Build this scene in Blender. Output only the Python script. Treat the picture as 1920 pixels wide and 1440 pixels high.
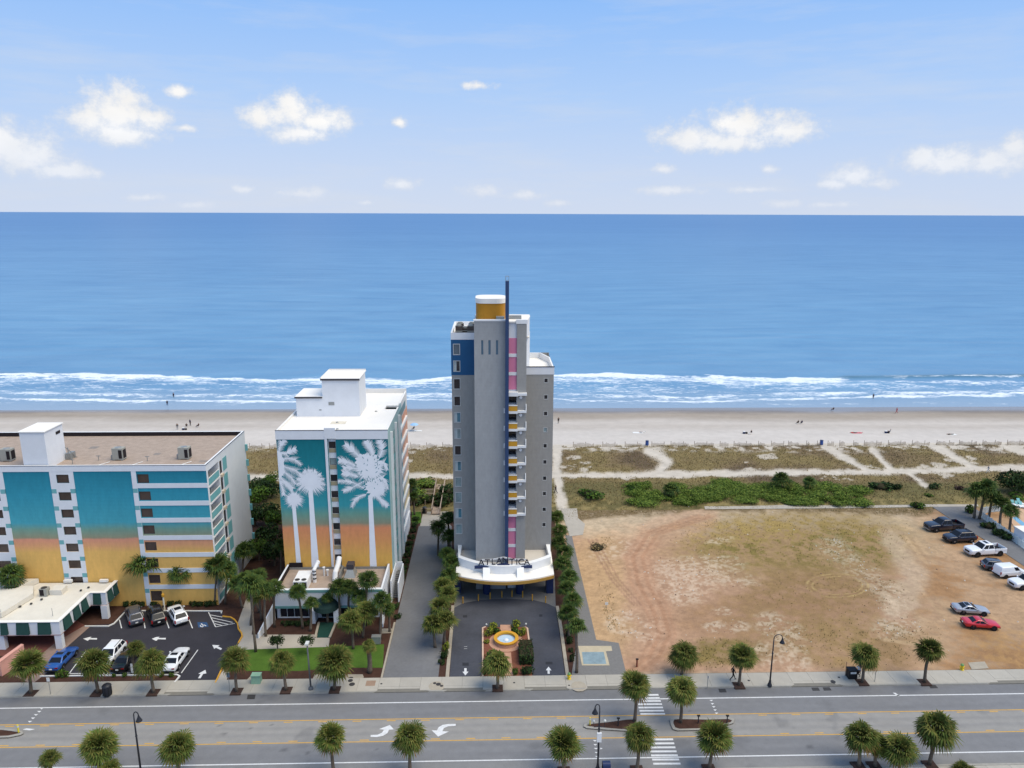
import bpy, bmesh, math, random
import numpy as np
from math import radians, sin, cos, pi, atan2, sqrt
from mathutils import Vector, Matrix

for _o in list(bpy.data.objects):
    bpy.data.objects.remove(_o)
SC = bpy.context.scene
COL = SC.collection
random.seed(7)

# ------------------------------------------------------------------ camera
F = 1380.0; H = 54.0                       # focal length in photo pixels, drone height
YAW = radians(1.6); PITCH = math.atan(320.5 / F); ROLL = radians(0.21)
FWD = np.array([sin(YAW) * cos(PITCH), cos(YAW) * cos(PITCH), -sin(PITCH)])
_r0 = np.array([cos(YAW), -sin(YAW), 0.0]); _u0 = np.cross(_r0, FWD)
RIGHT = _r0 * cos(ROLL) + _u0 * sin(ROLL)
UP = -_r0 * sin(ROLL) + _u0 * cos(ROLL)
cam = bpy.data.cameras.new('camera'); cam_o = bpy.data.objects.new('camera', cam); COL.objects.link(cam_o)
cam.sensor_width = 36.0; cam.lens = F / 1920 * 36.0
cam.clip_start = 0.5; cam.clip_end = 90000
_m = Matrix.Identity(4)
for i in range(3):
    _m[i][0] = RIGHT[i]; _m[i][1] = UP[i]; _m[i][2] = -FWD[i]
_m[2][3] = H
cam_o.matrix_world = _m
SC.camera = cam_o

def ray(px, py):
    d = FWD * F + RIGHT * (px - 960) - UP * (py - 720)
    return d / np.linalg.norm(d)
def G(px, py, z=0.0):                      # photo pixel -> point on the level z
    d = ray(px, py); t = (z - H) / d[2]
    return (d[0] * t, d[1] * t, z)
def W(px, py, Y):                          # photo pixel -> point on the upright plane Y
    d = ray(px, py); t = Y / d[1]
    return (d[0] * t, Y, H + d[2] * t)
def proj(X, Y, Z):
    vx, vy, vz = X, Y, Z - H
    w = vx * FWD[0] + vy * FWD[1] + vz * FWD[2]
    a = vx * RIGHT[0] + vy * RIGHT[1] + vz * RIGHT[2]
    b = vx * UP[0] + vy * UP[1] + vz * UP[2]
    return 960 + F * a / w, 720 - F * b / w

def lin(c):
    c = c / 255.0
    return c / 12.92 if c <= 0.04045 else ((c + 0.055) / 1.055) ** 2.4
def S(r, g, b, k=1.0):                     # photo colour -> linear base colour
    return (lin(r) * k, lin(g) * k, lin(b) * k)

# ------------------------------------------------------------------ light
SUN_EL = 62.0; SUN_AZ = 112.0               # azimuth from +Y towards +X
sun = bpy.data.lights.new('sun', 'SUN'); sun_o = bpy.data.objects.new('sun', sun); COL.objects.link(sun_o)
sun.energy = 2.75; sun.angle = radians(50); sun.color = (1.0, 0.88, 0.66)
_sd = Vector((sin(radians(SUN_AZ)) * cos(radians(SUN_EL)), cos(radians(SUN_AZ)) * cos(radians(SUN_EL)), sin(radians(SUN_EL))))
sun_o.rotation_euler = _sd.to_track_quat('Z', 'Y').to_euler()
sun_o.location = (60, 40, 120)
SC.view_settings.view_transform = 'Standard'; SC.view_settings.look = 'None'
SC.view_settings.gamma = 1.0; SC.view_settings.use_curve_mapping = False
EXPOSURE = 0.30; SC.view_settings.exposure = EXPOSURE

# ------------------------------------------------------------------ sky
world = bpy.data.worlds.new('World'); SC.world = world; world.use_nodes = True
def build_sky():
    nt = world.node_tree; N = nt.nodes; L = nt.links
    N.clear()
    out = N.new('ShaderNodeOutputWorld'); bg = N.new('ShaderNodeBackground')
    sky = N.new('ShaderNodeTexSky'); sky.sky_type = 'NISHITA'; sky.sun_disc = False
    sky.sun_elevation = radians(SUN_EL); sky.sun_rotation = radians(SUN_AZ)
    sky.altitude = 50; sky.air_density = 1.0; sky.dust_density = 0.8; sky.ozone_density = 1.6
    bg.inputs['Strength'].default_value = SKY_STRENGTH
    tc = N.new('ShaderNodeTexCoord')
    sx = N.new('ShaderNodeSeparateXYZ'); L.new(tc.outputs['Generated'], sx.inputs[0])
    def M(op, a, b=None, c=None, clamp=False):
        n = N.new('ShaderNodeMath'); n.operation = op; n.use_clamp = clamp
        for i, v in enumerate((a, b, c)):
            if v is None: continue
            if isinstance(v, (int, float)): n.inputs[i].default_value = v
            else: L.new(v, n.inputs[i])
        return n.outputs[0]
    az = M('ARCTAN2', sx.outputs[0], sx.outputs[1])
    el = M('ARCSINE', sx.outputs[2])
    uv = N.new('ShaderNodeCombineXYZ'); L.new(az, uv.inputs[0]); L.new(el, uv.inputs[1])
    def noise(scale, detail, rough, vec, sy=1.0):
        mp = N.new('ShaderNodeMapping'); mp.inputs['Scale'].default_value = (1, sy, 1); L.new(vec, mp.inputs[0])
        n = N.new('ShaderNodeTexNoise'); n.inputs['Scale'].default_value = scale
        n.inputs['Detail'].default_value = detail; n.inputs['Roughness'].default_value = rough
        L.new(mp.outputs[0], n.inputs['Vector']); return n.outputs[0]
    # cumulus heaps: (photo pixel of centre, half width, half height in pixels)
    puffs = [(20, 285, 70, 45), (0, 268, 40, 28), (60, 300, 50, 28), (222, 215, 62, 46), (236, 188, 34, 28), (175, 228, 46, 28), (285, 225, 34, 28), (225, 255, 60, 24),
             (335, 172, 30, 12), (345, 240, 26, 8), (545, 212, 55, 34), (540, 192, 28, 16), (600, 230, 60, 26), (490, 222, 44, 20), (560, 250, 60, 16), (750, 230, 17, 10),
             (752, 344, 30, 14), (572, 362, 48, 13), (458, 355, 22, 9), (272, 371, 30, 9), (370, 384, 28, 9), (905, 358, 36, 15), (982, 366, 36, 11), (1045, 381, 22, 8),
             (685, 380, 14, 6), (1390, 238, 70, 34), (1400, 218, 36, 18), (1300, 262, 75, 28), (1475, 246, 62, 28), (1350, 270, 90, 22), (1240, 318, 34, 11), (1442, 318, 20, 11),
             (1255, 357, 46, 10), (1600, 332, 44, 22), (1560, 345, 34, 12), (1645, 345, 30, 11), (1765, 305, 66, 27), (1860, 308, 58, 26), (1730, 296, 30, 18), (1905, 275, 24, 22),
             (1410, 356, 40, 8), (1560, 384, 36, 8), (1470, 382, 34, 9), (895, 160, 40, 9), (120, 320, 60, 16)]
    acc = None
    for px, py, hw, hh in puffs:
        d = ray(px, py); a0 = atan2(d[0], d[1]); e0 = math.asin(d[2])
        da = hw / F * (1.25 if py > 340 else 0.95); de = hh / F * 1.0
        vm = N.new('ShaderNodeVectorMath'); vm.operation = 'MULTIPLY_ADD'
        L.new(uv.outputs[0], vm.inputs[0]); vm.inputs[1].default_value = (1 / da, 1 / de, 0); vm.inputs[2].default_value = (-a0 / da, -e0 / de, 0)
        ln = N.new('ShaderNodeVectorMath'); ln.operation = 'LENGTH'; L.new(vm.outputs[0], ln.inputs[0])
        if hh >= 22:
            ft = N.new('ShaderNodeSeparateXYZ'); L.new(vm.outputs[0], ft.inputs[0]); lo_ = M('MAXIMUM', M('MULTIPLY', ft.outputs[1], -0.45), 0.0)
            ln_ = M('ADD', ln.outputs['Value'], lo_)
        else: ln_ = ln.outputs['Value']
        if py > 340 or hh < 13: lv = M('ADD', ln_, 0.22)
        else: lv = ln_
        acc = lv if acc is None else M('SMOOTH_MIN', acc, lv, 0.25)
    n1 = noise(46, 5, 0.66, uv.outputs[0], 1.15)
    n2 = noise(12, 3, 0.5, uv.outputs[0], 1.6)
    dens = M('ADD', M('SUBTRACT', 1.30, acc), M('MULTIPLY', M('SUBTRACT', n1, 0.5), 2.1))
    # the same kind of heaps elsewhere round the horizon
    ring = M('MULTIPLY', M('GREATER_THAN', M('ABSOLUTE', az), 0.72), 1.0)
    low = M('SUBTRACT', 1.0, M('MULTIPLY', M('ABSOLUTE', M('SUBTRACT', el, 0.10)), 7.0), clamp=True)
    gen = M('ADD', M('MULTIPLY', M('SUBTRACT', n2, 0.60), 7.0), M('MULTIPLY', M('SUBTRACT', n1, 0.5), 1.6))
    gen = M('SUBTRACT', M('MULTIPLY', gen, low), M('MULTIPLY', M('SUBTRACT', 1.0, ring), 9.0))
    dens = M('MAXIMUM', dens, gen)
    # thin high wisps
    n3 = noise(3.2, 6, 0.62, uv.outputs[0], 7.0)
    wisp = M('MULTIPLY', M('SUBTRACT', n3, 0.48, clamp=True), 2.2, clamp=True)
    mask = N.new('ShaderNodeMapRange'); mask.interpolation_type = 'SMOOTHSTEP'; L.new(dens, mask.inputs[0])
    mask.inputs[1].default_value = -0.12; mask.inputs[2].default_value = 1.15
    body = M('MULTIPLY', mask.outputs[0], 0.95)
    # fade of the heaps towards the hazy horizon
    fade = M('MULTIPLY', el, 9.0, clamp=True)
    body = M('MULTIPLY', body, M('ADD', 0.30, M('MULTIPLY', fade, 0.70)))
    tot = M('MAXIMUM', body, M('MULTIPLY', wisp, 0.5))
    # tint of the clear air: pale towards the horizon
    ramp = N.new('ShaderNodeValToRGB'); L.new(M('MULTIPLY', el, 1.0 / 0.9, clamp=True), ramp.inputs[0])
    k = 1.0 / SKY_STRENGTH / 2 ** EXPOSURE
    els = ramp.color_ramp.elements
    stops = [(0.0, S(209, 221, 242)), (0.06, S(199, 216, 244)), (0.16, S(176, 207, 249)), (0.30, S(140, 189, 251)), (0.6, S(146, 188, 242)), (1.0, S(146, 186, 238))]
    els[0].position = 0.0; els[0].color = (*stops[0][1], 1); els[1].position = 1.0; els[1].color = (*stops[-1][1], 1)
    for p, c in stops[1:-1]:
        e = els.new(p); e.color = (*c, 1)
    sc_ = N.new('ShaderNodeVectorMath'); sc_.operation = 'SCALE'; L.new(ramp.outputs[0], sc_.inputs[0]); sc_.inputs['Scale'].default_value = k
    mixh = N.new('ShaderNodeMix'); mixh.data_type = 'RGBA'; mixh.inputs[0].default_value = 0.96
    L.new(sky.outputs[0], mixh.inputs[6]); L.new(sc_.outputs[0], mixh.inputs[7])
    n4 = n2
    shade = M('ADD', 0.80, M('MULTIPLY', M('MULTIPLY', mask.outputs[0], n4), 0.42))
    cc = N.new('ShaderNodeVectorMath'); cc.operation = 'SCALE'
    cc.inputs[0].default_value = S(252, 250, 247, k); L.new(shade, cc.inputs['Scale'])
    def over(fac, col):
        mixc = N.new('ShaderNodeMix'); mixc.data_type = 'RGBA'
        L.new(fac, mixc.inputs[0]); L.new(mixh.outputs[2], mixc.inputs[6])
        if isinstance(col, tuple): mixc.inputs[7].default_value = (*col, 1)
        else: L.new(col, mixc.inputs[7])
        return mixc.outputs[2]
    # heaps only stand low in the sky; above them there are just the wisps
    hi_bg = N.new('ShaderNodeBackground'); hi_bg.inputs['Strength'].default_value = SKY_STRENGTH
    L.new(over(M('MULTIPLY', wisp, 0.5), S(252, 250, 247, k * 0.86)), hi_bg.inputs['Color'])
    L.new(over(tot, cc.outputs[0]), bg.inputs['Color'])
    sel = N.new('ShaderNodeMixShader'); L.new(M('LESS_THAN', el, 0.34), sel.inputs[0]); L.new(hi_bg.outputs[0], sel.inputs[1]); L.new(bg.outputs[0], sel.inputs[2])
    L.new(sel.outputs[0], out.inputs[0])
SKY_STRENGTH = 0.12
world.cycles.sampling_method = 'MANUAL'; world.cycles.sample_map_resolution = 256
build_sky()
SC.cycles.max_bounces = 5; SC.cycles.diffuse_bounces = 2; SC.cycles.glossy_bounces = 2

# ------------------------------------------------------------------ helpers
ORG = {}                                    # world origin of every object that parts hang from
class MB:
    """collects faces in world coordinates, then links them as one mesh object"""
    def __init__(s): s.v = []; s.f = []; s.m = []; s.mi = 0
    def quad(s, *p):
        n = len(s.v); s.v += [tuple(q) for q in p]; s.f.append(tuple(range(n, n + len(p)))); s.m.append(s.mi); return s
    def box(s, x0, x1, y0, y1, z0, z1):
        if x0 > x1: x0, x1 = x1, x0
        if y0 > y1: y0, y1 = y1, y0
        if z0 > z1: z0, z1 = z1, z0
        return s.hexa([(x0, y0, z0), (x1, y0, z0), (x1, y1, z0), (x0, y1, z0)], [(x0, y0, z1), (x1, y0, z1), (x1, y1, z1), (x0, y1, z1)])
    def hexa(s, lo, hi):
        n = len(s.v); k = len(lo); s.v += [tuple(q) for q in lo] + [tuple(q) for q in hi]
        s.f.append(tuple(n + i for i in reversed(range(k)))); s.f.append(tuple(n + k + i for i in range(k)))
        for i in range(k):
            j = (i + 1) % k; s.f.append((n + i, n + j, n + k + j, n + k + i))
        s.m += [s.mi] * (k + 2); return s
    def prism(s, poly, z0, z1):             # poly counter-clockwise in plan
        if sum(poly[i][0] * poly[(i + 1) % len(poly)][1] - poly[(i + 1) % len(poly)][0] * poly[i][1] for i in range(len(poly))) < 0: poly = poly[::-1]
        return s.hexa([(p[0], p[1], z0) for p in poly], [(p[0], p[1], z1) for p in poly])
    def sheet(s, poly, z):
        if sum(poly[i][0] * poly[(i + 1) % len(poly)][1] - poly[(i + 1) % len(poly)][0] * poly[i][1] for i in range(len(poly))) < 0: poly = poly[::-1]
        return s.quad(*[(p[0], p[1], z) for p in poly])
    def tube(s, pts, r, n=8, cap=True):
        pts = [Vector(p) for p in pts]; rs = r if isinstance(r, (list, tuple)) else [r] * len(pts)
        base = len(s.v); ref = None
        for i, p in enumerate(pts):
            t = (pts[min(i + 1, len(pts) - 1)] - pts[max(i - 1, 0)]).normalized()
            if ref is None: ref = Vector((1, 0, 0)) if abs(t.x) < 0.9 else Vector((0, 1, 0))
            u = (ref - t * ref.dot(t)).normalized(); w = t.cross(u); ref = u
            for k in range(n):
                a = 2 * pi * k / n; q = p + (u * cos(a) + w * sin(a)) * rs[i]; s.v.append((q.x, q.y, q.z))
        for i in range(len(pts) - 1):
            for k in range(n):
                k2 = (k + 1) % n
                s.f.append((base + i * n + k, base + i * n + k2, base + (i + 1) * n + k2, base + (i + 1) * n + k)); s.m.append(s.mi)
        if cap:
            s.f.append(tuple(base + k for k in reversed(range(n)))); s.f.append(tuple(base + (len(pts) - 1) * n + k for k in range(n))); s.m += [s.mi] * 2
        return s
    def cyl(s, x, y, z0, z1, r, n=12, r1=None): return s.tube([(x, y, z0), (x, y, z1)], [r, r if r1 is None else r1], n)
    def lathe(s, x, y, prof, n=24):         # prof: list of (radius, z)
        base = len(s.v)
        for rr, z in prof:
            for k in range(n):
                a = 2 * pi * k / n; s.v.append((x + rr * cos(a), y + rr * sin(a), z))
        for i in range(len(prof) - 1):
            for k in range(n):
                k2 = (k + 1) % n
                s.f.append((base + i * n + k, base + i * n + k2, base + (i + 1) * n + k2, base + (i + 1) * n + k)); s.m.append(s.mi)
        return s
    def ball(s, c, r, n=8, m=5, sz=1.0):
        prof = [(max(0.001, r * sin(pi * i / m)), c[2] - r * sz * cos(pi * i / m)) for i in range(m + 1)]
        return s.lathe(c[0], c[1], prof, n)
    def mesh(s, name, org=(0, 0, 0)):
        me = bpy.data.meshes.new(name)
        me.from_pydata([(a - org[0], b - org[1], c - org[2]) for a, b, c in s.v], [], s.f)
        if any(s.m): me.polygons.foreach_set('material_index', s.m)
        me.update(); return me
    def build(s, name, mat, parent=None, smooth=False, org=None):
        if parent is not None: org = ORG.get(parent.name, (0, 0, 0))
        elif org is None: org = (0, 0, 0)
        me = s.mesh(name, org)
        for mm in (mat if isinstance(mat, (list, tuple)) else [mat]): me.materials.append(mm)
        if smooth: me.polygons.foreach_set('use_smooth', [True] * len(me.polygons))
        o = bpy.data.objects.new(name, me); COL.objects.link(o)
        if parent is not None: o.parent = parent
        else: o.location = org
        ORG[o.name] = org
        return o
def tag(o, label=None, cat=None, group=None, kind=None):
    if label: o['label'] = label
    if cat: o['category'] = cat
    if group: o['group'] = group
    if kind: o['kind'] = kind
    return o
def thing(name, label, cat, loc=(0, 0, 0), group=None):
    o = bpy.data.objects.new(name, None); COL.objects.link(o); o.location = loc; o.empty_display_size = 0.3
    ORG[o.name] = tuple(loc)
    return tag(o, label, cat, group)
def struct(o): o['kind'] = 'structure'; return o
def smooth_angle(o, ang=40):
    me = o.data
    me.polygons.foreach_set('use_smooth', [True] * len(me.polygons))
    try: me.set_sharp_from_angle(angle=radians(ang))
    except Exception: pass
def copy_tree(o, parent=None):
    c = o.copy(); COL.objects.link(c); c.parent = parent
    for ch in o.children: copy_tree(ch, c)
    ORG[c.name] = ORG.get(o.name, (0, 0, 0))
    return c

# ------------------------------------------------------------------ materials
MATS = {}
def nodes_of(name):
    m = bpy.data.materials.new(name); m.use_nodes = True
    nt = m.node_tree; return m, nt, nt.nodes['Principled BSDF']
def mat(name, col, rough=0.8, spec=0.3, var=0.12, scale=1.5, bump=0.0, bscale=None, metal=0.0, stretch=(1, 1, 1), coat=0.0, fine=0.5, rnd=0.0):
    """plain procedural surface: two scales of noise vary the base colour, optional relief"""
    if name in MATS: return MATS[name]
    m, nt, b = nodes_of(name); N = nt.nodes; L = nt.links
    tc = N.new('ShaderNodeTexCoord'); mp = N.new('ShaderNodeMapping'); mp.inputs['Scale'].default_value = stretch
    L.new(tc.outputs['Object'], mp.inputs[0])
    n1 = N.new('ShaderNodeTexNoise'); n1.inputs['Scale'].default_value = scale; n1.inputs['Detail'].default_value = 5; n1.inputs['Roughness'].default_value = 0.6
    L.new(mp.outputs[0], n1.inputs['Vector'])
    n2 = N.new('ShaderNodeTexNoise'); n2.inputs['Scale'].default_value = scale * 9; n2.inputs['Detail'].default_value = 3
    L.new(mp.outputs[0], n2.inputs['Vector'])
    ma = N.new('ShaderNodeMath'); ma.operation = 'MULTIPLY_ADD'; L.new(n2.outputs[0], ma.inputs[0]); ma.inputs[1].default_value = fine; L.new(n1.outputs[0], ma.inputs[2])
    mr = N.new('ShaderNodeMapRange'); L.new(ma.outputs[0], mr.inputs[0])
    c0 = 0.5 + fine * 0.5
    mr.inputs[1].default_value = c0 - 0.3; mr.inputs[2].default_value = c0 + 0.3
    mr.inputs[3].default_value = 1 - var; mr.inputs[4].default_value = 1 + var
    val = mr.outputs[0]
    if rnd:
        oi = N.new('ShaderNodeObjectInfo'); r2 = N.new('ShaderNodeMapRange'); L.new(oi.outputs['Random'], r2.inputs[0]); r2.inputs[3].default_value = 1 - rnd; r2.inputs[4].default_value = 1 + rnd
        mm = N.new('ShaderNodeMath'); mm.operation = 'MULTIPLY'; L.new(val, mm.inputs[0]); L.new(r2.outputs[0], mm.inputs[1]); val = mm.outputs[0]
    vs = N.new('ShaderNodeVectorMath'); vs.operation = 'SCALE'; vs.inputs[0].default_value = col; L.new(val, vs.inputs['Scale'])
    L.new(vs.outputs[0], b.inputs['Base Color'])
    b.inputs['Roughness'].default_value = rough; b.inputs['Specular IOR Level'].default_value = spec; b.inputs['Metallic'].default_value = metal
    if coat: b.inputs['Coat Weight'].default_value = coat; b.inputs['Coat Roughness'].default_value = 0.08
    if bump:
        bp = N.new('ShaderNodeBump'); bp.inputs['Strength'].default_value = bump; bp.inputs['Distance'].default_value = 0.05
        nb = N.new('ShaderNodeTexNoise'); nb.inputs['Scale'].default_value = bscale or scale * 6; nb.inputs['Detail'].default_value = 4
        L.new(mp.outputs[0], nb.inputs['Vector']); L.new(nb.outputs[0], bp.inputs['Height']); L.new(bp.outputs[0], b.inputs['Normal'])
    MATS[name] = m; return m
def attr_mat(name, rough=0.95, spec=0.15, fine=0.18, scale=6.0, bump=0.3):
    """base colour from the mesh's own ground-cover colours, plus fine grain"""
    if name in MATS: return MATS[name]
    m, nt, b = nodes_of(name); N = nt.nodes; L = nt.links
    at = N.new('ShaderNodeVertexColor'); at.layer_name = 'cover'
    tc = N.new('ShaderNodeTexCoord')
    n1 = N.new('ShaderNodeTexNoise'); n1.inputs['Scale'].default_value = scale; n1.inputs['Detail'].default_value = 6; n1.inputs['Roughness'].default_value = 0.7
    L.new(tc.outputs['Object'], n1.inputs['Vector'])
    n2 = N.new('ShaderNodeTexNoise'); n2.inputs['Scale'].default_value = scale * 0.17; n2.inputs['Detail'].default_value = 5
    L.new(tc.outputs['Object'], n2.inputs['Vector'])
    ad = N.new('ShaderNodeMath'); L.new(n1.outputs[0], ad.inputs[0]); L.new(n2.outputs[0], ad.inputs[1])
    mr = N.new('ShaderNodeMapRange'); L.new(ad.outputs[0], mr.inputs[0]); mr.inputs[1].default_value = 0.6; mr.inputs[2].default_value = 1.4
    mr.inputs[3].default_value = 1 - fine; mr.inputs[4].default_value = 1 + fine
    vs = N.new('ShaderNodeVectorMath'); vs.operation = 'SCALE'; L.new(at.outputs[0], vs.inputs[0]); L.new(mr.outputs[0], vs.inputs['Scale'])
    L.new(vs.outputs[0], b.inputs['Base Color']); b.inputs['Roughness'].default_value = rough; b.inputs['Specular IOR Level'].default_value = spec
    bp = N.new('ShaderNodeBump'); bp.inputs['Strength'].default_value = bump; bp.inputs['Distance'].default_value = 0.08
    L.new(n1.outputs[0], bp.inputs['Height']); L.new(bp.outputs[0], b.inputs['Normal'])
    MATS[name] = m; return m

# ------------------------------------------------------------------ numpy noise and grid sheets
def _hash(ix, iy, seed):
    h = (ix * 374761393 + iy * 668265263 + seed * 974711) & 0xffffffff
    h = ((h ^ (h >> 13)) * 1274126177) & 0xffffffff
    return ((h ^ (h >> 16)) & 0xffff) / 65535.0
def vnoise(x, y, seed=0):
    ix = np.floor(x).astype(np.int64); iy = np.floor(y).astype(np.int64)
    fx = x - ix; fy = y - iy; fx = fx * fx * (3 - 2 * fx); fy = fy * fy * (3 - 2 * fy)
    a = _hash(ix, iy, seed); b = _hash(ix + 1, iy, seed); c = _hash(ix, iy + 1, seed); d = _hash(ix + 1, iy + 1, seed)
    return (a * (1 - fx) + b * fx) * (1 - fy) + (c * (1 - fx) + d * fx) * fy
def fbm(x, y, s, seed=0, oct=5, rough=0.55):
    t = 0; a = 1; n = 0
    for i in range(oct):
        t = t + a * vnoise(x * s, y * s, seed + i * 17); n += a; a *= rough; s *= 2.03
    return t / n
def sstep(a, b, x):
    t = np.clip((x - a) / (b - a), 0, 1); return t * t * (3 - 2 * t)
def grid_sheet(name, xs, ys, zf, cf, material, extra=None):
    X, Y = np.meshgrid(xs, ys); nx = len(xs); ny = len(ys)
    Z = zf(X, Y); co = np.stack([X, Y, Z], -1).reshape(-1, 3)
    me = bpy.data.meshes.new(name); i = np.arange(nx * ny).reshape(ny, nx)
    q = np.stack([i[:-1, :-1], i[:-1, 1:], i[1:, 1:], i[1:, :-1]], -1).reshape(-1, 4)
    me.vertices.add(len(co)); me.vertices.foreach_set('co', co.ravel().astype(np.float32))
    me.loops.add(q.size); me.loops.foreach_set('vertex_index', q.ravel().astype(np.int32))
    me.polygons.add(len(q)); me.polygons.foreach_set('loop_start', np.arange(0, q.size, 4, dtype=np.int32))
    me.polygons.foreach_set('loop_total', np.full(len(q), 4, dtype=np.int32)); me.update(calc_edges=True)
    me.polygons.foreach_set('use_smooth', [True] * len(q))
    if cf is not None:
        c = cf(X, Y).reshape(-1, 3); ca = me.color_attributes.new('cover', 'FLOAT_COLOR', 'POINT')
        ca.data.foreach_set('color', np.concatenate([c, np.ones((len(c), 1))], 1).ravel().astype(np.float32))
    for k, fn in (extra or {}).items():
        at = me.attributes.new(k, 'FLOAT', 'POINT'); at.data.foreach_set('value', fn(X, Y).ravel().astype(np.float32))
    me.materials.append(material)
    o = bpy.data.objects.new(name, me); COL.objects.link(o); ORG[o.name] = (0, 0, 0)
    return struct(o)
# ================================================================== GROUND AND SEA
SEA_Z = -1.5
def terrain_z(X, Y):
    return np.where(Y < 166, 0.0, np.where(Y < 206, -(Y - 166) / 40 * 1.45, -1.45 - (Y - 206) * 0.035))
def GT(px, py):                             # photo pixel -> point on the sloping beach
    z = 0.0
    for _ in range(12):
        p = G(px, py, z); z = float(terrain_z(np.array(p[0]), np.array(p[1])))
    return (p[0], p[1], z)
def blend(c, col, m):
    return c * (1 - m[..., None]) + np.array(col) * m[..., None]
def seg_d(px, py, pts):                     # distance in photo pixels to a polyline, y stretched
    best = None
    for (x0, y0), (x1, y1) in zip(pts[:-1], pts[1:]):
        dx, dy = x1 - x0, y1 - y0; t = np.clip(((px - x0) * dx + (py - y0) * dy) / (dx * dx + dy * dy), 0, 1)
        d = np.hypot(px - x0 - t * dx, (py - y0 - t * dy)); best = d if best is None else np.minimum(best, d)
    return best

# base earth under everything on land
b = MB(); b.quad((-420, -60, -0.06), (420, -60, -0.06), (420, 150, -0.06), (-420, 150, -0.06))
m_mulch = mat('bark_mulch', S(78, 56, 48, 0.9), 0.95, 0.1, 0.35, 1.2, 0.6, 14)
m_soil = mat('bare_soil', S(120, 105, 88), 0.95, 0.1, 0.25, 0.4, 0.3, 8)
struct(b.build('ground', m_soil))

# ---- sea -----------------------------------------------------------
def sea_material():
    m, nt, bs = nodes_of('sea_water'); N = nt.nodes; L = nt.links
    geo = N.new('ShaderNodeNewGeometry')
    def noi(sc, st, det=4, ro=0.55, dist=0.0):
        mp = N.new('ShaderNodeMapping'); mp.inputs['Scale'].default_value = st; L.new(geo.outputs['Position'], mp.inputs[0])
        n = N.new('ShaderNodeTexNoise'); n.inputs['Scale'].default_value = sc; n.inputs['Detail'].default_value = det; n.inputs['Roughness'].default_value = ro
        n.inputs['Distortion'].default_value = dist; L.new(mp.outputs[0], n.inputs['Vector']); return n.outputs[0]
    def M(op, a, b_=None, clamp=False):
        n = N.new('ShaderNodeMath'); n.operation = op; n.use_clamp = clamp
        for i, v in enumerate((a, b_)):
            if v is None: continue
            if isinstance(v, (int, float)): n.inputs[i].default_value = v
            else: L.new(v, n.inputs[i])
        return n.outputs[0]
    def mix(f, a, c):
        n = N.new('ShaderNodeMix'); n.data_type = 'RGBA'; L.new(f, n.inputs[0])
        for i, v in ((6, a), (7, c)):
            if isinstance(v, tuple): n.inputs[i].default_value = (*v, 1)
            else: L.new(v, n.inputs[i])
        return n.outputs[2]
    def att(nm):
        a = N.new('ShaderNodeAttribute'); a.attribute_name = nm; return a.outputs['Fac']
    streak = noi(0.06, (0.34, 1.0, 1), 7, 0.62, 0.4)
    streak2 = noi(0.004, (0.35, 1.0, 1), 5, 0.6, 0.6)
    fv = M('ADD', M('MULTIPLY', M('SUBTRACT', streak, 0.5), 1.9), M('MULTIPLY', M('SUBTRACT', streak2, 0.5), 1.5))  # mottled water streaks, with wave glints painted into the same colour variation
    sy = N.new('ShaderNodeSeparateXYZ'); L.new(geo.outputs['Position'], sy.inputs[0])
    off = N.new('ShaderNodeMapRange'); off.interpolation_type = 'SMOOTHSTEP'; L.new(M('LOGARITHM', sy.outputs[1], 10.0), off.inputs[0]); off.inputs[1].default_value = 2.35; off.inputs[2].default_value = 3.7
    deep = mix(off.outputs[0], mix(M('ADD', 0.5, fv, True), (0.088, 0.225, 0.405), (0.155, 0.325, 0.505)), mix(M('ADD', 0.5, fv, True), (0.046, 0.158, 0.360), (0.070, 0.200, 0.415)))
    shal = mix(att('shallow'), deep, (0.27, 0.36, 0.47))
    green = mix(att('crest'), shal, (0.035, 0.11, 0.15))
    # foam lace
    fo = att('foam')
    lace = noi(0.62, (0.55, 1.25, 1), 6, 0.72, 1.1)
    lace2 = noi(0.16, (0.4, 1.3, 1), 5, 0.6, 0.6)
    th = M('ADD', M('MULTIPLY', M('SUBTRACT', lace, 0.5), 1.25), M('ADD', M('MULTIPLY', M('SUBTRACT', lace2, 0.5), 0.9), 0.5))
    fm = N.new('ShaderNodeMapRange'); L.new(M('ADD', th, M('MULTIPLY', M('SUBTRACT', fo, 0.5), 0.52)), fm.inputs[0])
    fm.inputs[1].default_value = 0.45; fm.inputs[2].default_value = 0.72
    has = M('MULTIPLY', fo, 3.5, True)
    foam = M('MULTIPLY', fm.outputs[0], has)
    L.new(mix(foam, green, (0.74, 0.79, 0.84)), bs.inputs['Base Color'])
    rr = M('ADD', 0.34, M('MULTIPLY', foam, 0.6)); L.new(rr, bs.inputs['Roughness'])
    bs.inputs['IOR'].default_value = 1.33; bs.inputs['Specular IOR Level'].default_value = 0.12
    w1 = noi(0.35, (0.35, 1.0, 1), 6, 0.62, 0.4); w2 = noi(0.06, (0.3, 1.0, 1), 3, 0.5, 0.4); w3 = noi(0.012, (0.3, 1.0, 1), 3, 0.5, 0.5)
    hgt = M('ADD', M('ADD', M('MULTIPLY', w1, 0.8), M('MULTIPLY', w2, 2.2)), M('MULTIPLY', w3, 4.0))
    bp = N.new('ShaderNodeBump'); bp.inputs['Strength'].default_value = 0.32; bp.inputs['Distance'].default_value = 1.0
    L.new(hgt, bp.inputs['Height']); L.new(bp.outputs[0], bs.inputs['Normal'])
    return m
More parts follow.
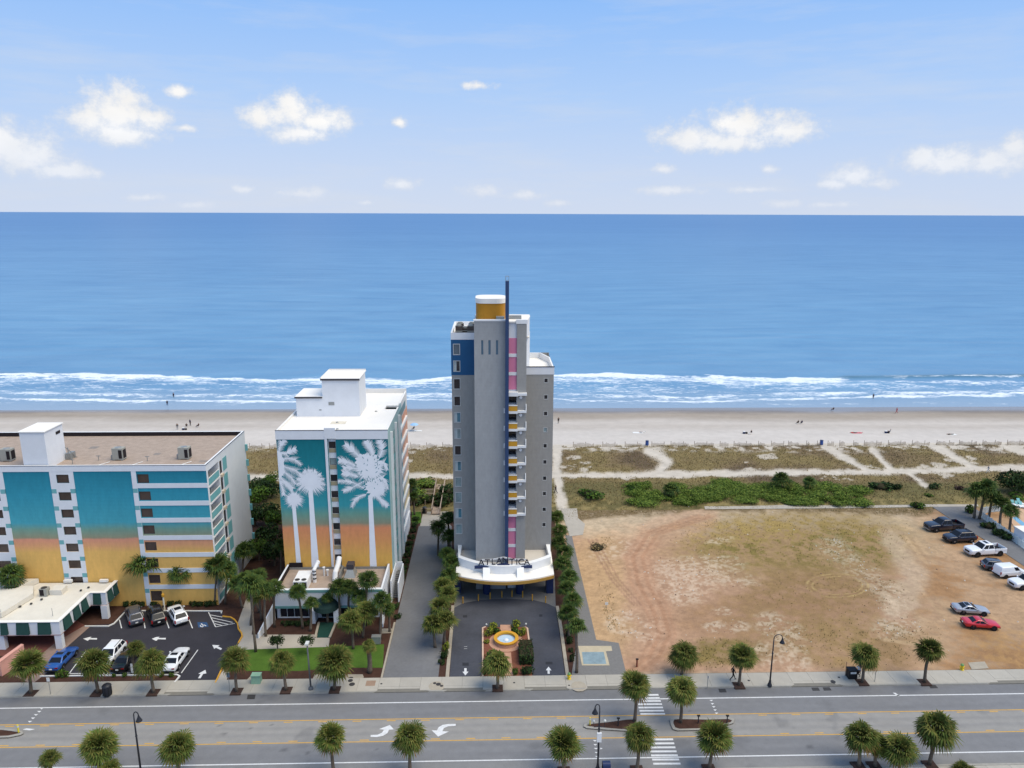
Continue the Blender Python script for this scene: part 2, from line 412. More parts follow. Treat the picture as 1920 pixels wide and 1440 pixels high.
# breaker lines, drawn in photo pixels then laid on the water
def wave_fields(X, Y):
    px, py = proj(X, Y, np.full_like(X, SEA_Z))
    n = fbm(X, Y * 1.7, 0.035, 3) - 0.5; n2 = fbm(X, Y, 0.10, 9) - 0.5
    foam = np.zeros_like(X)
    def band(y_at, lo, hi, amp, x0=-9999, x1=9999, soft=40):
        y0 = np.interp(px, [p[0] for p in y_at], [p[1] for p in y_at]) + n * 13 + n2 * 7
        e = sstep(-lo * 0.35, 0, py - y0) * (1 - sstep(0, hi, py - y0))
        e = e * sstep(x0 - soft, x0 + soft, px) * (1 - sstep(x1 - soft, x1 + soft, px))
        np.maximum(foam, e * amp, out=foam)
    # outer breaker, left part and the long right part
    band([(-900, 703), (0, 705), (300, 704), (420, 710), (600, 716), (760, 714), (900, 703), (1040, 703), (1300, 707), (1580, 712), (1700, 714)], 8, 16, 1.0, -1200, 1590, 25)
    band([(-900, 706), (0, 708), (420, 712), (900, 712), (1040, 710), (1300, 712), (1580, 716), (1920, 718), (2800, 720)], 12, 32, 0.54)
    band([(1040, 705), (1580, 713)], 8, 26, 0.84, 1000, 1500, 60)
    band([(1560, 712), (1640, 710), (1760, 708), (1920, 706), (2700, 702)], 5, 4, 0.55, 1640, 2700, 30)
    band([(-900, 724), (300, 722), (900, 724), (1500, 724), (1920, 728)], 16, 34, 0.40)
    # inner swash lines
    band([(-900, 748), (0, 748), (200, 751), (420, 752), (760, 748), (1000, 749), (1200, 752), (1500, 749), (1700, 742), (1920, 738), (2800, 735)], 5, 7, 0.86)
    band([(-900, 735), (0, 737), (500, 741), (900, 738), (1300, 742), (1920, 732)], 8, 14, 0.66)
    band([(-900, 756), (300, 757), (900, 759), (1500, 758), (1920, 752)], 4, 5, 0.32)
    ycr = np.interp(px, [-900, 0, 300, 1560, 1580, 1760, 1920, 2700], [700, 702, 702, 708, 708, 706, 705, 702])
    crest = np.exp(-((py - ycr) / 3.2) ** 2) * (sstep(1550, 1600, px) + 0.7 * (1 - sstep(60, 140, px))) * (0.6 + 1.2 * (n + 0.2))
    shallow = sstep(716, 772, py) * 0.9 + sstep(640, 715, py) * 0.10
    return foam, np.clip(crest, 0, 1), shallow
def sea_z(X, Y):
    foam, crest, _ = wave_fields(X, Y)
    sw = np.sin(Y * 0.42 + 3.0 * fbm(X, Y, 0.02, 5)) * 0.10 * sstep(205, 225, Y) * (1 - sstep(330, 420, Y))
    return SEA_Z + sw + 0.55 * crest + 0.28 * foam * sstep(216, 236, Y) * fbm(X, Y, 0.5, 21, 3)
m_sea = sea_material()
xs = np.concatenate([np.arange(-420, -220, 4), np.arange(-220, 240, 0.8), np.arange(240, 441, 4)])
ys = np.concatenate([np.arange(198, 262, 0.6), np.geomspace(262, 460, 60)])
sea = grid_sheet('sea', xs, ys, sea_z, None, m_sea, {'foam': lambda X, Y: wave_fields(X, Y)[0], 'crest': lambda X, Y: wave_fields(X, Y)[1], 'shallow': lambda X, Y: wave_fields(X, Y)[2]})
far = MB(); far.quad((-440, 459.8, SEA_Z - 0.02), (460, 459.8, SEA_Z - 0.02), (60000, 60000, SEA_Z - 0.02), (-60000, 60000, SEA_Z - 0.02))
far.quad((-420, 198, SEA_Z - 0.02), (-419, 461, SEA_Z - 0.02), (-60000, 60000, SEA_Z - 0.02), (-60000, 198, SEA_Z - 0.02))
far.quad((60000, 198, SEA_Z - 0.02), (60000, 60000, SEA_Z - 0.02), (439, 461, SEA_Z - 0.02), (440, 198, SEA_Z - 0.02))
o = far.build('open_sea', m_sea); struct(o)

# ---- beach ---------------------------------------------------------
def beach_col(X, Y):
    Z = terrain_z(X, Y); px, py = proj(X, Y, Z)
    n = fbm(X * 0.35, Y, 0.12, 31) - 0.5; n2 = fbm(X * 0.15, Y, 0.35, 33) - 0.5
    c = np.zeros(X.shape + (3,)) + np.array(S(208, 200, 192, 0.86))
    yb = py + n * 10
    c = blend(c, S(176, 164, 152, 0.86), sstep(812, 796, yb) * 0.55)
    c = blend(c, S(204, 195, 186, 0.86), sstep(800, 793, yb) * (0.55 + n2))
    c = blend(c, S(160, 147, 133, 0.86), sstep(793, 779, yb) * 0.8)
    c = blend(c, S(126, 120, 118, 0.86), sstep(777, 769, yb + n2 * 3) * 0.85)
    c *= (1 + n2 * 0.16)[..., None]
    return np.clip(c, 0, 1)
def wet(X, Y):
    Z = terrain_z(X, Y); px, py = proj(X, Y, Z)
    return sstep(778, 766, py + (fbm(X * 0.2, Y, 0.15, 41) - 0.5) * 10)
def beach_material():
    m = attr_mat('beach_sand', 0.95, 0.2, 0.10, 3.0, 0.35); nt = m.node_tree; N = nt.nodes; b_ = N['Principled BSDF']
    a = N.new('ShaderNodeAttribute'); a.attribute_name = 'wet'
    mr = N.new('ShaderNodeMapRange'); nt.links.new(a.outputs['Fac'], mr.inputs[0]); mr.inputs[3].default_value = 0.95; mr.inputs[4].default_value = 0.16
    nt.links.new(mr.outputs[0], b_.inputs['Roughness'])
    m2 = N.new('ShaderNodeMapRange'); nt.links.new(a.outputs['Fac'], m2.inputs[0]); m2.inputs[3].default_value = 0.15; m2.inputs[4].default_value = 0.6
    nt.links.new(m2.outputs[0], b_.inputs['Specular IOR Level'])
    for n in N:
        if n.type == 'BUMP':
            m3 = N.new('ShaderNodeMapRange'); nt.links.new(a.outputs['Fac'], m3.inputs[0]); m3.inputs[3].default_value = 0.35; m3.inputs[4].default_value = 0.04
            nt.links.new(m3.outputs[0], n.inputs['Strength'])
    return m
grid_sheet('beach', np.concatenate([np.arange(-420, -200, 5), np.arange(-200, 220, 1.0), np.arange(220, 421, 5)]), np.arange(165.4, 224, 0.7),
           lambda X, Y: terrain_z(X, Y) + (fbm(X, Y, 0.4, 77) - 0.5) * 0.10 * (1 - sstep(180, 192, Y)), beach_col, beach_material(), {'wet': wet})

# ---- dunes ---------------------------------------------------------
def dune_veg(X, Y):
    """1 where beach grass covers the dune, 0 on bare sand"""
    px, py = proj(X, Y, np.zeros_like(X)); n = fbm(X, Y, 0.16, 51) - 0.5; n2 = fbm(X, Y, 0.6, 57) - 0.5
    v = np.ones_like(X)
    def path(pts, w, soft=5): np.minimum(v, sstep(w - soft, w + soft, seg_d(px, py, pts) + n * 9 + n2 * 6), out=v)
    path([(-900, 893), (300, 893), (470, 898), (850, 899), (1050, 897), (1250, 894), (1500, 890), (1700, 889), (1830, 884), (2400, 878)], 5.5, 3)
    path([(1046, 835), (1043, 880), (1050, 930), (1060, 980)], 9, 3)
    path([(1215, 851), (1238, 858), (1252, 872), (1236, 890)], 8, 6)
    path([(1545, 838), (1590, 866), (1630, 888)], 6, 3)
    path([(1635, 846), (1652, 866), (1672, 886)], 5, 3)
    path([(1745, 838), (1790, 864), (1830, 884)], 7, 3)
    path([(1880, 838), (1960, 864), (2100, 884)], 6, 3)
    path([(1690, 885), (1722, 905), (1735, 915)], 4, 3)
    path([(-400, 838), (-330, 864), (-280, 892)], 7, 3); path([(120, 838), (180, 864), (200, 892)], 7, 3)
    sparse = sstep(856, 842, py + n * 14)
    v = v * (1 - sparse * sstep(-0.12, 0.10, n2 * 1.2 + n * 0.4 - 0.02)) * sstep(832, 838, py + n * 3)
    v = np.where((n > 0.19) & (py < 905), v * 0.25, v)
    return v
def dune_z(X, Y):
    return 0.02 + (fbm(X, Y, 0.07, 61) * 0.9 * sstep(128.2, 134, Y)) * (1 - sstep(163, 167.5, Y)) + 0.15 * dune_veg(X, Y) * sstep(130, 134, Y) * (1 - sstep(164, 167, Y))
def dune_col(X, Y):
    px, py = proj(X, Y, np.zeros_like(X)); n = fbm(X, Y, 0.09, 71) - 0.5; n2 = fbm(X, Y, 0.8, 73) - 0.5
    v = dune_veg(X, Y)
    sand = np.zeros(X.shape + (3,)) + np.array(S(206, 196, 182, 0.86)); sand *= (1 + n2 * 0.25)[..., None]
    g = np.zeros(X.shape + (3,)) + np.array(S(132, 114, 86, 0.78))
    g = blend(g, S(138, 122, 84, 0.78), sstep(-0.05, 0.15, n)); g = blend(g, S(110, 94, 76, 0.78), sstep(0.02, 0.2, -n))
    g = blend(g, S(116, 108, 72, 0.78), sstep(905, 915, py)); g = blend(g, S(150, 134, 92, 0.8), sstep(925, 950, py) * sstep(-0.1, .1, n2))
    g *= (1 + n2 * 0.5)[..., None]
    return np.clip(sand * (1 - v[..., None]) + g * v[..., None], 0, 1)
m_dune = attr_mat('dune_sand', 0.97, 0.1, 0.16, 4.0, 0.5)
DUNE_X = (-260, 270)
grid_sheet('dunes', np.concatenate([np.arange(-420, -130, 6), np.arange(-130, 170, 0.55), np.arange(170, 421, 6)]), np.arange(128, 168.4, 0.45), dune_z, dune_col, m_dune)

# ---- vacant lot ----------------------------------------------------
LOT = [(11.2, 77.95), (118, 77.95), (118, 131.5), (11.2, 131.5)]
def lot_fields(X, Y):
    px, py = proj(X, Y, np.zeros_like(X))
    n = fbm(X, Y, 0.13, 81) - 0.5; n2 = fbm(X, Y, 0.7, 83) - 0.5; n3 = fbm(X, Y, 2.6, 85, 3) - 0.5
    wx = px + n * 60 + n2 * 26; wy = py + (fbm(X, Y, 0.13, 91) - 0.5) * 34 + n2 * 14
    def ell(cx, cy, rx, ry, s=0.35): return 1 - sstep(1 - s, 1 + s, np.hypot((wx - cx) / rx, (wy - cy) / ry))
    return px, py, wx, wy, n, n2, n3, ell
def lot_col(X, Y):
    px, py, wx, wy, n, n2, n3, ell = lot_fields(X, Y)
    k = 0.84
    c = np.zeros(X.shape + (3,)) + np.array(S(188, 152, 124, k))
    c = blend(c, S(196, 162, 124, k), ell(1120, 1110, 60, 130)); c = blend(c, S(202, 172, 140, k), ell(1180, 985, 140, 30) * 0.8)
    c = blend(c, S(198, 178, 150, k), sstep(40, 14, seg_d(wx, wy, [(1080, 975), (1300, 962), (1500, 962), (1700, 968), (1760, 1010)])) * 0.85)
    # weeds: olive, straw and rust coloured, in ragged drifts
    drift = sstep(-0.22, 0.16, n2 + n3 * 0.5)
    c = blend(c, S(150, 128, 80, k), ell(1500, 1022, 235, 66) * (0.55 + 0.45 * drift)); c = blend(c, S(116, 106, 56, k), ell(1500, 1030, 160, 40) * sstep(-.05, .16, n2 + n3 * .6) * 0.75)
    c = blend(c, S(172, 146, 92, k), ell(1400, 995, 120, 26) * 0.6 * drift); c = blend(c, S(122, 112, 60, k), ell(1645, 1035, 40, 30) * 0.6 * drift)
    c = blend(c, S(148, 118, 82, k), ell(1540, 1112, 160, 38) * (0.45 + 0.4 * drift)); c = blend(c, S(160, 126, 94, k), ell(1420, 1160, 180, 46) * (0.45 + 0.35 * drift))
    c = blend(c, S(160, 132, 90, k), ell(1600, 1205, 170, 48) * (0.4 + 0.5 * drift)); c = blend(c, S(134, 116, 72, k), ell(1340, 1226, 95, 26) * (0.5 + 0.5 * drift))
    c = blend(c, S(140, 116, 80, k), ell(1560, 1140, 210, 100) * 0.6 * drift); c = blend(c, S(140, 112, 84, k), ell(1690, 1218, 60, 28) * 0.5 * drift)
    # pale rubble and crushed shell
    rub = np.maximum.reduce([ell(1300, 1078, 70, 30), ell(1275, 1110, 40, 22), ell(1375, 1085, 30, 11), ell(1345, 1145, 20, 8), ell(1335, 1175, 24, 10), ell(1380, 1178, 20, 9), ell(1440, 1175, 30, 22),
                             ell(1170, 1170, 38, 30), ell(1200, 1180, 34, 26), ell(1150, 1035, 40, 18), ell(1470, 1200, 30, 34), ell(1430, 1230, 34, 22), ell(1485, 1245, 30, 24), ell(1690, 1172, 50, 24), ell(1560, 1028, 22, 10), ell(1350, 1010, 26, 9), ell(1350, 1060, 44, 12)])
    st = sstep(30, 8, seg_d(wx, wy, [(1555, 1022), (1600, 1058), (1640, 1090), (1668, 1120), (1700, 1165)]))
    rub = np.maximum(rub, st * 0.8) * sstep(-0.10, 0.16, n2 * 0.8 + n3 * 1.0)
    c = blend(c, S(206, 188, 166, k), rub * 0.52)
    # packed haul road curving through the left of the lot, with wheel ruts
    road_ = [(1320, 968), (1225, 1000), (1196, 1045), (1206, 1095), (1234, 1145), (1246, 1190), (1226, 1232), (1180, 1264)]
    d0 = seg_d(px + n2 * 8, py + n * 6, road_)
    c = blend(c, S(190, 150, 122, k), sstep(36, 16, d0) * 0.5)
    for dx, w_, a in ((-9, 4.0, 0.38), (9, 4.0, 0.34), (-22, 3.0, 0.2), (20, 3.0, 0.18)):
        tr = seg_d(px - dx + n2 * 3, py, road_); c = blend(c, S(166, 120, 90, k), sstep(w_ + 2, w_ - 2, tr) * a)
    for dx in (-7, 0, 8):
        tr = seg_d(px - dx, py + n * 6, [(1110, 1010), (1130, 1050), (1155, 1090), (1195, 1135)]); c = blend(c, S(160, 124, 104, k), sstep(2.4, 0.8, tr) * 0.6)
    for rx_, ry_ in ((58, 22), (47, 17)):
        r1 = np.hypot((px - 1570) / rx_, (py - 1098) / ry_); c = blend(c, S(188, 162, 112, k), sstep(0.055, 0.02, np.abs(r1 - 1.0)) * 0.6 * drift)
    for pts in ([(1700, 1010), (1740, 1060), (1730, 1110), (1790, 1180), (1870, 1230)], [(1715, 1010), (1756, 1060), (1746, 1108), (1806, 1176), (1890, 1222)], [(1660, 1200), (1760, 1215), (1860, 1248)], [(1690, 985), (1730, 1000), (1760, 1040)]):
        c = blend(c, S(206, 176, 138, k), sstep(4.5, 1.5, seg_d(px + n2 * 5, py + n2 * 3, pts)) * 0.5)
    # right side: packed tan ground with damp stains
    c = blend(c, S(182, 152, 120, k), sstep(1690, 1760, wx) * 0.75)
    c = blend(c, S(158, 118, 80, k), sstep(1700, 1760, px) * sstep(0.02, 0.2, fbm(X * 0.5 + Y * 0.3, Y, 0.16, 95) - 0.44 + n3 * 0.2) * 0.75)
    c = blend(c, S(170, 134, 88, k), sstep(1790, 1850, px) * sstep(1150, 1200, py) * 0.6 * drift)
    c = blend(c, S(200, 178, 152, k), sstep(36, 10, seg_d(wx, wy, [(1680, 1020), (1720, 1080), (1680, 1130)])) * 0.6)
    c = blend(c, S(196, 178, 154, k), sstep(1256, 1266, py + n2 * 6) * 0.6)
    # ragged weedy margin along the dunes
    yb = np.interp(px, [1040, 1110, 1200, 1320, 1321, 1560, 1740, 1760, 2400], [978, 975, 966, 957, 958, 960, 966, 955, 950]) + n * 16 + n2 * 12
    c = blend(c, S(124, 106, 78, k), sstep(4, -4, py - yb) * sstep(-0.3, 0.1, n3 + 0.1))
    c *= (1 + n2 * 0.34 + n3 * 0.5)[..., None]
    return np.clip(c, 0, 1)
m_lot = attr_mat('packed_dirt', 0.97, 0.1, 0.16, 5.0, 0.6)
grid_sheet('vacant_lot', np.arange(11.2, 118.1, 0.22), np.arange(77.95, 131.6, 0.22), lambda X, Y: 0.004 + 0.05 * (fbm(X, Y, 0.3, 99) - 0.3) * sstep(78, 79.5, Y), lot_col, m_lot)

# ---- loose grass, as uncountable cover -----------------------------
def tufts(name, label, pts, h, w, mats, nb=3, lean=0.5, seed=1):
    r = np.random.RandomState(seed); n = len(pts); P = np.asarray(pts)
    V = []; Fc = []; MI = []
    for k in range(nb):
        a = r.rand(n) * 2 * pi; hh = h * (0.5 + r.rand(n)); ww = w * (0.6 + 0.8 * r.rand(n)); off = r.rand(n, 2) * w * 2 - w
        bx = P[:, 0] + off[:, 0]; by = P[:, 1] + off[:, 1]; bz = P[:, 2]
        la = r.rand(n) * 2 * pi; ll = hh * lean * r.rand(n)
        tri = np.stack([np.stack([bx - np.cos(a) * ww, by - np.sin(a) * ww, bz - 0.02], -1), np.stack([bx + np.cos(a) * ww, by + np.sin(a) * ww, bz - 0.02], -1),
                        np.stack([bx + np.cos(la) * ll, by + np.sin(la) * ll, bz + hh], -1)], 1)
        V.append(tri.reshape(-1, 3)); MI.append(r.randint(0, len(mats), n))
    V = np.concatenate(V); MI = np.concatenate(MI); nf = len(V) // 3
    me = bpy.data.meshes.new(name); me.vertices.add(len(V)); me.vertices.foreach_set('co', V.ravel().astype(np.float32))
    me.loops.add(len(V)); me.loops.foreach_set('vertex_index', np.arange(len(V), dtype=np.int32)); me.polygons.add(nf)
    me.polygons.foreach_set('loop_start', np.arange(0, nf * 3, 3, dtype=np.int32)); me.polygons.foreach_set('loop_total', np.full(nf, 3, dtype=np.int32))
    me.polygons.foreach_set('material_index', MI.astype(np.int32)); me.update(calc_edges=True)
    for mm in mats: me.materials.append(mm)
    o = bpy.data.objects.new(name, me); COL.objects.link(o)
    return tag(o, label, 'grass', kind='stuff')
def leafmat(name, col, var=0.35, scale=0.6, trans=0.25, rnd=0.0, rough=0.75, spec=0.1):
    m = mat(name, col, rough, spec, var, scale, rnd=rnd, fine=0.8)
    return m
g1 = leafmat('dry_dune_grass', S(160, 138, 100)); g2 = leafmat('olive_dune_grass', S(130, 120, 78)); g3 = leafmat('dead_dune_grass', S(120, 102, 80)); g4 = leafmat('pale_straw', S(178, 156, 106))
rs = np.random.RandomState(5)
def scatter(n, x0, x1, y0, y1, keep, zf):
    X = rs.rand(n) * (x1 - x0) + x0; Y = rs.rand(n) * (y1 - y0) + y0
    k = rs.rand(n) < keep(X, Y); X = X[k]; Y = Y[k]
    return np.stack([X, Y, zf(X, Y)], -1)
tufts('dune_grass', 'brown and olive beach grass covering the dunes behind the sand', scatter(90000, -130, 170, 130, 167, lambda X, Y: dune_veg(X, Y) * 0.75, dune_z), 0.24, 0.06, [g1, g2, g3, g2, g1], 2, 0.9)
def lot_grass(X, Y):
    px, py, wx, wy, n, n2, n3, ell = lot_fields(X, Y)
    d = np.maximum.reduce([ell(1480, 1010, 205, 46) * 0.5, ell(1330, 1228, 80, 26) * 1.4, ell(1600, 1205, 160, 44) * 0.45, ell(1540, 1112, 150, 34) * 0.2, ell(1148, 1150, 12, 48) * 1.6, ell(1126, 1022, 14, 10) * 1.6, ell(1640, 1035, 34, 26) * 0.6, ell(1690, 1215, 60, 26) * 0.4, sstep(2, -6, py - np.interp(px, [1040, 1110, 1200, 1320, 1560, 1740, 1760, 2400], [978, 975, 966, 957, 960, 966, 950, 945]) - n * 16) * 1.6])
    return d * (0.45 + n2 * 1.6)
tufts('lot_weeds', 'dry olive weeds scattered over the vacant dirt lot', scatter(60000, 11.5, 117, 78.6, 131, lot_grass, lambda X, Y: X * 0 + 0.02), 0.17, 0.045, [g1, g2, g4, g2], 2, 0.9, 3)

def rubble():
    """loose stones and shell lying on the lot"""
    r = np.random.RandomState(12); n = 26000; X = r.rand(n) * 100 + 12; Y = r.rand(n) * 52 + 78.6
    px, py, wx, wy, nn, n2, n3, ell = lot_fields(X, Y)
    d = np.maximum.reduce([ell(1300, 1078, 75, 32), ell(1275, 1110, 40, 24), ell(1340, 1175, 40, 16), ell(1185, 1175, 52, 34), ell(1460, 1210, 50, 44), ell(1690, 1172, 50, 24), ell(1270, 1250, 60, 10), sstep(30, 8, seg_d(wx, wy, [(1555, 1022), (1600, 1058), (1640, 1090), (1668, 1120)]))]) * 0.16 + 0.006
    keep = r.rand(n) < d * (1 + n2 * 2); X = X[keep]; Y = Y[keep]; b_ = MB()
    for x, y in zip(X, Y):
        s_ = 0.05 + 0.13 * r.rand() ** 2; b_.mi = int(r.rand() < 0.3); a = r.rand() * 3
        P4 = [(x + s_ * cos(a + k * 1.57) * (0.7 + 0.5 * r.rand()), y + s_ * sin(a + k * 1.57) * (0.7 + 0.5 * r.rand()), 0.0) for k in range(4)]; top = (x, y, 0.04 + s_ * (0.5 + 0.5 * r.rand()))
        for k in range(4): b_.quad(P4[k], P4[(k + 1) % 4], top)
    o = b_.build('rubble', [mat('pale_stone', S(206, 196, 182), 0.9, 0.1, 0.2, 3), mat('brown_stone', S(128, 106, 90), 0.9, 0.1, 0.2, 3)]); tag(o, 'pale loose stones and shell scattered over the vacant lot', 'rubble', kind='stuff')
rubble()
# ================================================================== ROAD, PAVEMENTS, CAR PARKS
def road_material():
    m = attr_mat('worn_asphalt', 0.9, 0.2, 0.10, 7.0, 0.25); return m
KB = 0.97
def road_col(X, Y):
    n = fbm(X * 0.12, Y, 0.7, 101) - 0.5; n2 = fbm(X, Y, 0.35, 103) - 0.5; n3 = fbm(X * 0.5, Y * 2.0, 1.2, 107) - 0.5
    c = np.zeros(X.shape + (3,)) + np.array(S(124, 124, 126, KB))
    c = blend(c, S(146, 143, 139, KB), sstep(66.7, 67.2, Y) * (1 - sstep(70.2, 70.7, Y)))
    c = blend(c, S(114, 114, 116, KB), sstep(73.2, 73.7, Y) * 0.8); c = blend(c, S(132, 131, 130, KB), sstep(64.2, 63.6, Y) * 0.7)
    for yc in (69.3, 68.2, 71.2, 72.6, 65.0, 66.3): c = blend(c, S(112, 112, 115, KB), np.exp(-((Y - yc) / 0.28) ** 2) * 0.28)
    c = blend(c, S(98, 98, 100, KB), sstep(0.16, 0.26, n2) * 0.35)
    c *= (1 + n * 0.20 + n3 * 0.10)[..., None]
    for (cx, cy, r) in ((-21.5, 66.0, 0.5), (-27, 62.9, 0.9), (-19, 65.5, 0.3), (-12, 65.9, 0.2), (-28.5, 68.6, 0.35), (-24, 69.8, .25), (-29.6, 69.9, .25), (12, 66.2, 0.2), (-33.6, 68, 0.5), (3, 72, .15), (22, 71.1, 0.2), (47, 68.6, .25), (-26, 69.3, .2), (33, 65.2, .4)):
        c = blend(c, S(86, 86, 88, KB), sstep(1.2, 0.6, np.hypot((X - cx) / r, (Y - cy) / (r * 0.7)) + n3) * 0.6)
    return np.clip(c, 0, 1)
ROAD_Y0, ROAD_Y1 = 62.3, 75.05
road = grid_sheet('road', np.concatenate([np.arange(-300, -75, 5), np.arange(-75, 82, 0.35), np.arange(82, 301, 5)]), np.arange(ROAD_Y0 - 0.2, ROAD_Y1 + 0.2, 0.25), lambda X, Y: X * 0.0, road_col, road_material())
m_white = mat('road_paint_white', S(222, 222, 222, 0.9), 0.75, 0.25, 0.18, 3.0, fine=0.9)
m_yellow = mat('road_paint_yellow', S(214, 164, 66, 0.9), 0.75, 0.25, 0.2, 3.0, fine=0.9)
def paint(poly, material, parent, z=0.004, name='painted_marking'):
    return MB().sheet([(p[0], p[1]) for p in poly], z).build(name, material, parent)
def pgon(pts): return [G(*p)[:2] for p in pts]
for y, mm in ((73.28, m_white), (64.03, m_white)):
    for x0 in range(-300, 300, 60): paint([(x0, y - 0.075), (x0 + 60, y - 0.075), (x0 + 60, y + 0.075), (x0, y + 0.075)], mm, road, name='painted_line')
for y, dy in ((70.5, -0.26), (67.0, 0.26)):
    for x0 in range(-300, 300, 60): paint([(x0, y - 0.055), (x0 + 60, y - 0.055), (x0 + 60, y + 0.055), (x0, y + 0.055)], m_yellow, road, name='painted_line')
    k = -20
    while k < 21:
        x = k * 3.72 + (0.9 if dy > 0 else -0.4)
        if not (11 < x < 27): paint([(x, y + dy - 0.06), (x + 0.95, y + dy - 0.06), (x + 0.95, y + dy + 0.06), (x, y + dy + 0.06)], m_yellow, road, name='painted_dash')
        k += 1
def z8(pts, ox=440, oy=1240, k=3.692): return pgon([(ox + x / k, oy + y / k) for x, y in pts])
paint(z8([(942, 510), (940, 523), (985, 524), (1030, 514), (1058, 496), (1068, 474), (1102, 471), (1074, 441), (1000, 469), (1034, 473), (1020, 494), (990, 508)]), m_white, road, name='turn_arrow')
paint(z8([(1530, 433), (1530, 446), (1480, 449), (1448, 462), (1438, 484), (1482, 486), (1408, 521), (1364, 477), (1400, 479), (1412, 456), (1440, 440), (1480, 434)]), m_white, road, name='turn_arrow')
def zc(pts): return pgon([(960 + x / 4, 1160 + y / 4) for x, y in pts])
for y, a, c in ((572, 1020, 1100), (595, 1000, 1109), (618, 985, 1117), (642, 944, 1126), (667, 950, 1133), (691, 957, 1141), (715, 964, 1149)):
    paint(zc([(a, y + 6), (c, y + 5), (c - 3, y - 7), (a - 2, y - 6)]), m_white, road, name='crosswalk_bar')
for y, a, c in ((906, 1020, 1210), (936, 1026, 1218), (966, 1032, 1227), (996, 1038, 1236), (1026, 1044, 1245), (1057, 1052, 1255), (1088, 1060, 1265)):
    paint(zc([(a, y + 7), (c, y + 6), (c - 3, y - 8), (a - 2, y - 7)]), m_white, road, name='crosswalk_bar')
for pts in ([(1480, 610), (1508, 609), (1496, 619)], [(1490, 634), (1516, 634), (1503, 645)], [(1500, 657), (1526, 657), (1513, 668)], [(1510, 681), (1536, 681), (1524, 692)], [(1520, 705), (1548, 705), (1534, 715)],
            [(608, 911), (636, 911), (622, 922)], [(610, 941), (640, 941), (625, 952)], [(614, 970), (644, 970), (630, 981)], [(618, 1000), (644, 1000), (632, 1010)], [(662, 968), (680, 972), (664, 982)], [(622, 1030), (646, 1030), (636, 1040)]):
    paint(zc(pts), m_white, road, name='yield_tooth')
def zl(pts): return pgon([(x / 3.6, 1040 + y / 3.6) for x, y in pts])
for pts in ([(268, 1035), (294, 1035), (280, 1045)], [(250, 1055), (280, 1055), (264, 1065)], [(228, 1077), (258, 1077), (242, 1087)], [(208, 1100), (238, 1099), (222, 1110)], [(188, 1123), (218, 1122), (200, 1133)], [(152, 1180), (180, 1172), (236, 1178), (200, 1186)]):
    paint(zl(pts), m_white, road, name='yield_tooth')
paint(zc([(2855, 556), (2875, 556), (2912, 580), (2896, 582)]), m_white, road, name='painted_tick')
m_iron = mat('dark_iron', S(62, 60, 60), 0.7, 0.4, 0.25, 6, metal=0.2)
for pts in ([(1548, 527), (1600, 527), (1610, 553), (1556, 553)], [(2245, 518), (2296, 517), (2310, 540), (2256, 541)], [(2330, 516), (2380, 515), (2398, 538), (2340, 540)], [(3120, 492), (3168, 490), (3196, 521), (3140, 523)]):
    w = zc(pts); MB().prism(w, 0.004, 0.02).build('drain_grate', m_iron, road)
w = z8([(92, 228), (146, 228), (138, 262), (84, 262)]); MB().prism(w, 0.004, 0.02).build('drain_grate', m_iron, road)

# ---- traffic islands
m_kerb = mat('kerb_concrete', S(166, 162, 154, 0.85), 0.9, 0.2, 0.14, 2.0, 0.2, 12)
def kerb_ring(poly, parent, w=0.22, z=0.14, mt=None, name='kerb'):
    n = len(poly)
    cx = sum(p[0] for p in poly) / n; cy = sum(p[1] for p in poly) / n
    b_ = MB()
    for i in range(n):
        p = poly[i]; q = poly[(i + 1) % n]
        def inn(a):
            d = math.hypot(a[0] - cx, a[1] - cy); k = max(0, 1 - w * 1.5 / d); return (cx + (a[0] - cx) * k, cy + (a[1] - cy) * max(0.2, 1 - w * 1.15 / max(0.3, abs(a[1] - cy))))
        b_.prism([p, q, inn(q), inn(p)], 0, z)
    return b_.build(name, mt or m_kerb, parent)
def island(poly, label):
    c = (sum(p[0] for p in poly) / len(poly), sum(p[1] for p in poly) / len(poly), 0)
    t = thing('traffic_island', label, 'traffic island', c, 'planted islands in the centre lane')
    kerb_ring(poly, t); MB().prism(poly, -0.02, 0.11).build('mulch_bed', m_mulch, t)
    return t
island(zc([(535, 815), (545, 795), (580, 784), (700, 772), (880, 752), (925, 752), (945, 770), (950, 830), (930, 846), (840, 848), (650, 836), (560, 828)]), 'mulched traffic island with two posts left of the crosswalk')
island(zc([(1184, 766), (1192, 753), (1230, 749), (1480, 752), (1640, 748), (1668, 760), (1660, 790), (1560, 820), (1420, 842), (1240, 846), (1206, 836), (1190, 800)]), 'mulched traffic island with kerb right of the crosswalk')
island(zl([(-160, 1180), (0, 1178), (110, 1186), (150, 1198), (160, 1212), (140, 1224), (60, 1240), (-160, 1246)]), 'mulched traffic island with yellow marker at the left edge of the road')

# ---- sidewalks: separate slabs with open joints, a kerb, lowered aprons at the driveways
m_slab = mat('sidewalk_concrete', S(184, 178, 167, 0.84), 0.92, 0.15, 0.10, 0.9, 0.15, 10, rnd=0.05)
SW_Y0, SW_Y1 = 75.05, 77.75
_sw = MB(); _sw.box(-300, 300, SW_Y0 + 0.02, SW_Y1, -0.05, 0.085)
sidewalk = struct(_sw.build('sidewalk', mat('joint_grit', S(120, 116, 108), 0.95)))
def at_x(px, py): return G(px, py)[0]
aprons = [(at_x(322, 1300), at_x(398, 1300)), (at_x(706, 1297), at_x(798, 1297)), (at_x(838, 1296), at_x(905, 1296)), (at_x(1000, 1296), at_x(1062, 1295)), (at_x(1102, 1294), at_x(1195, 1293)), (at_x(1488, 1288), at_x(1575, 1287)), (at_x(1856, 1281), at_x(2050, 1281))]
x = -150.0; i = 0
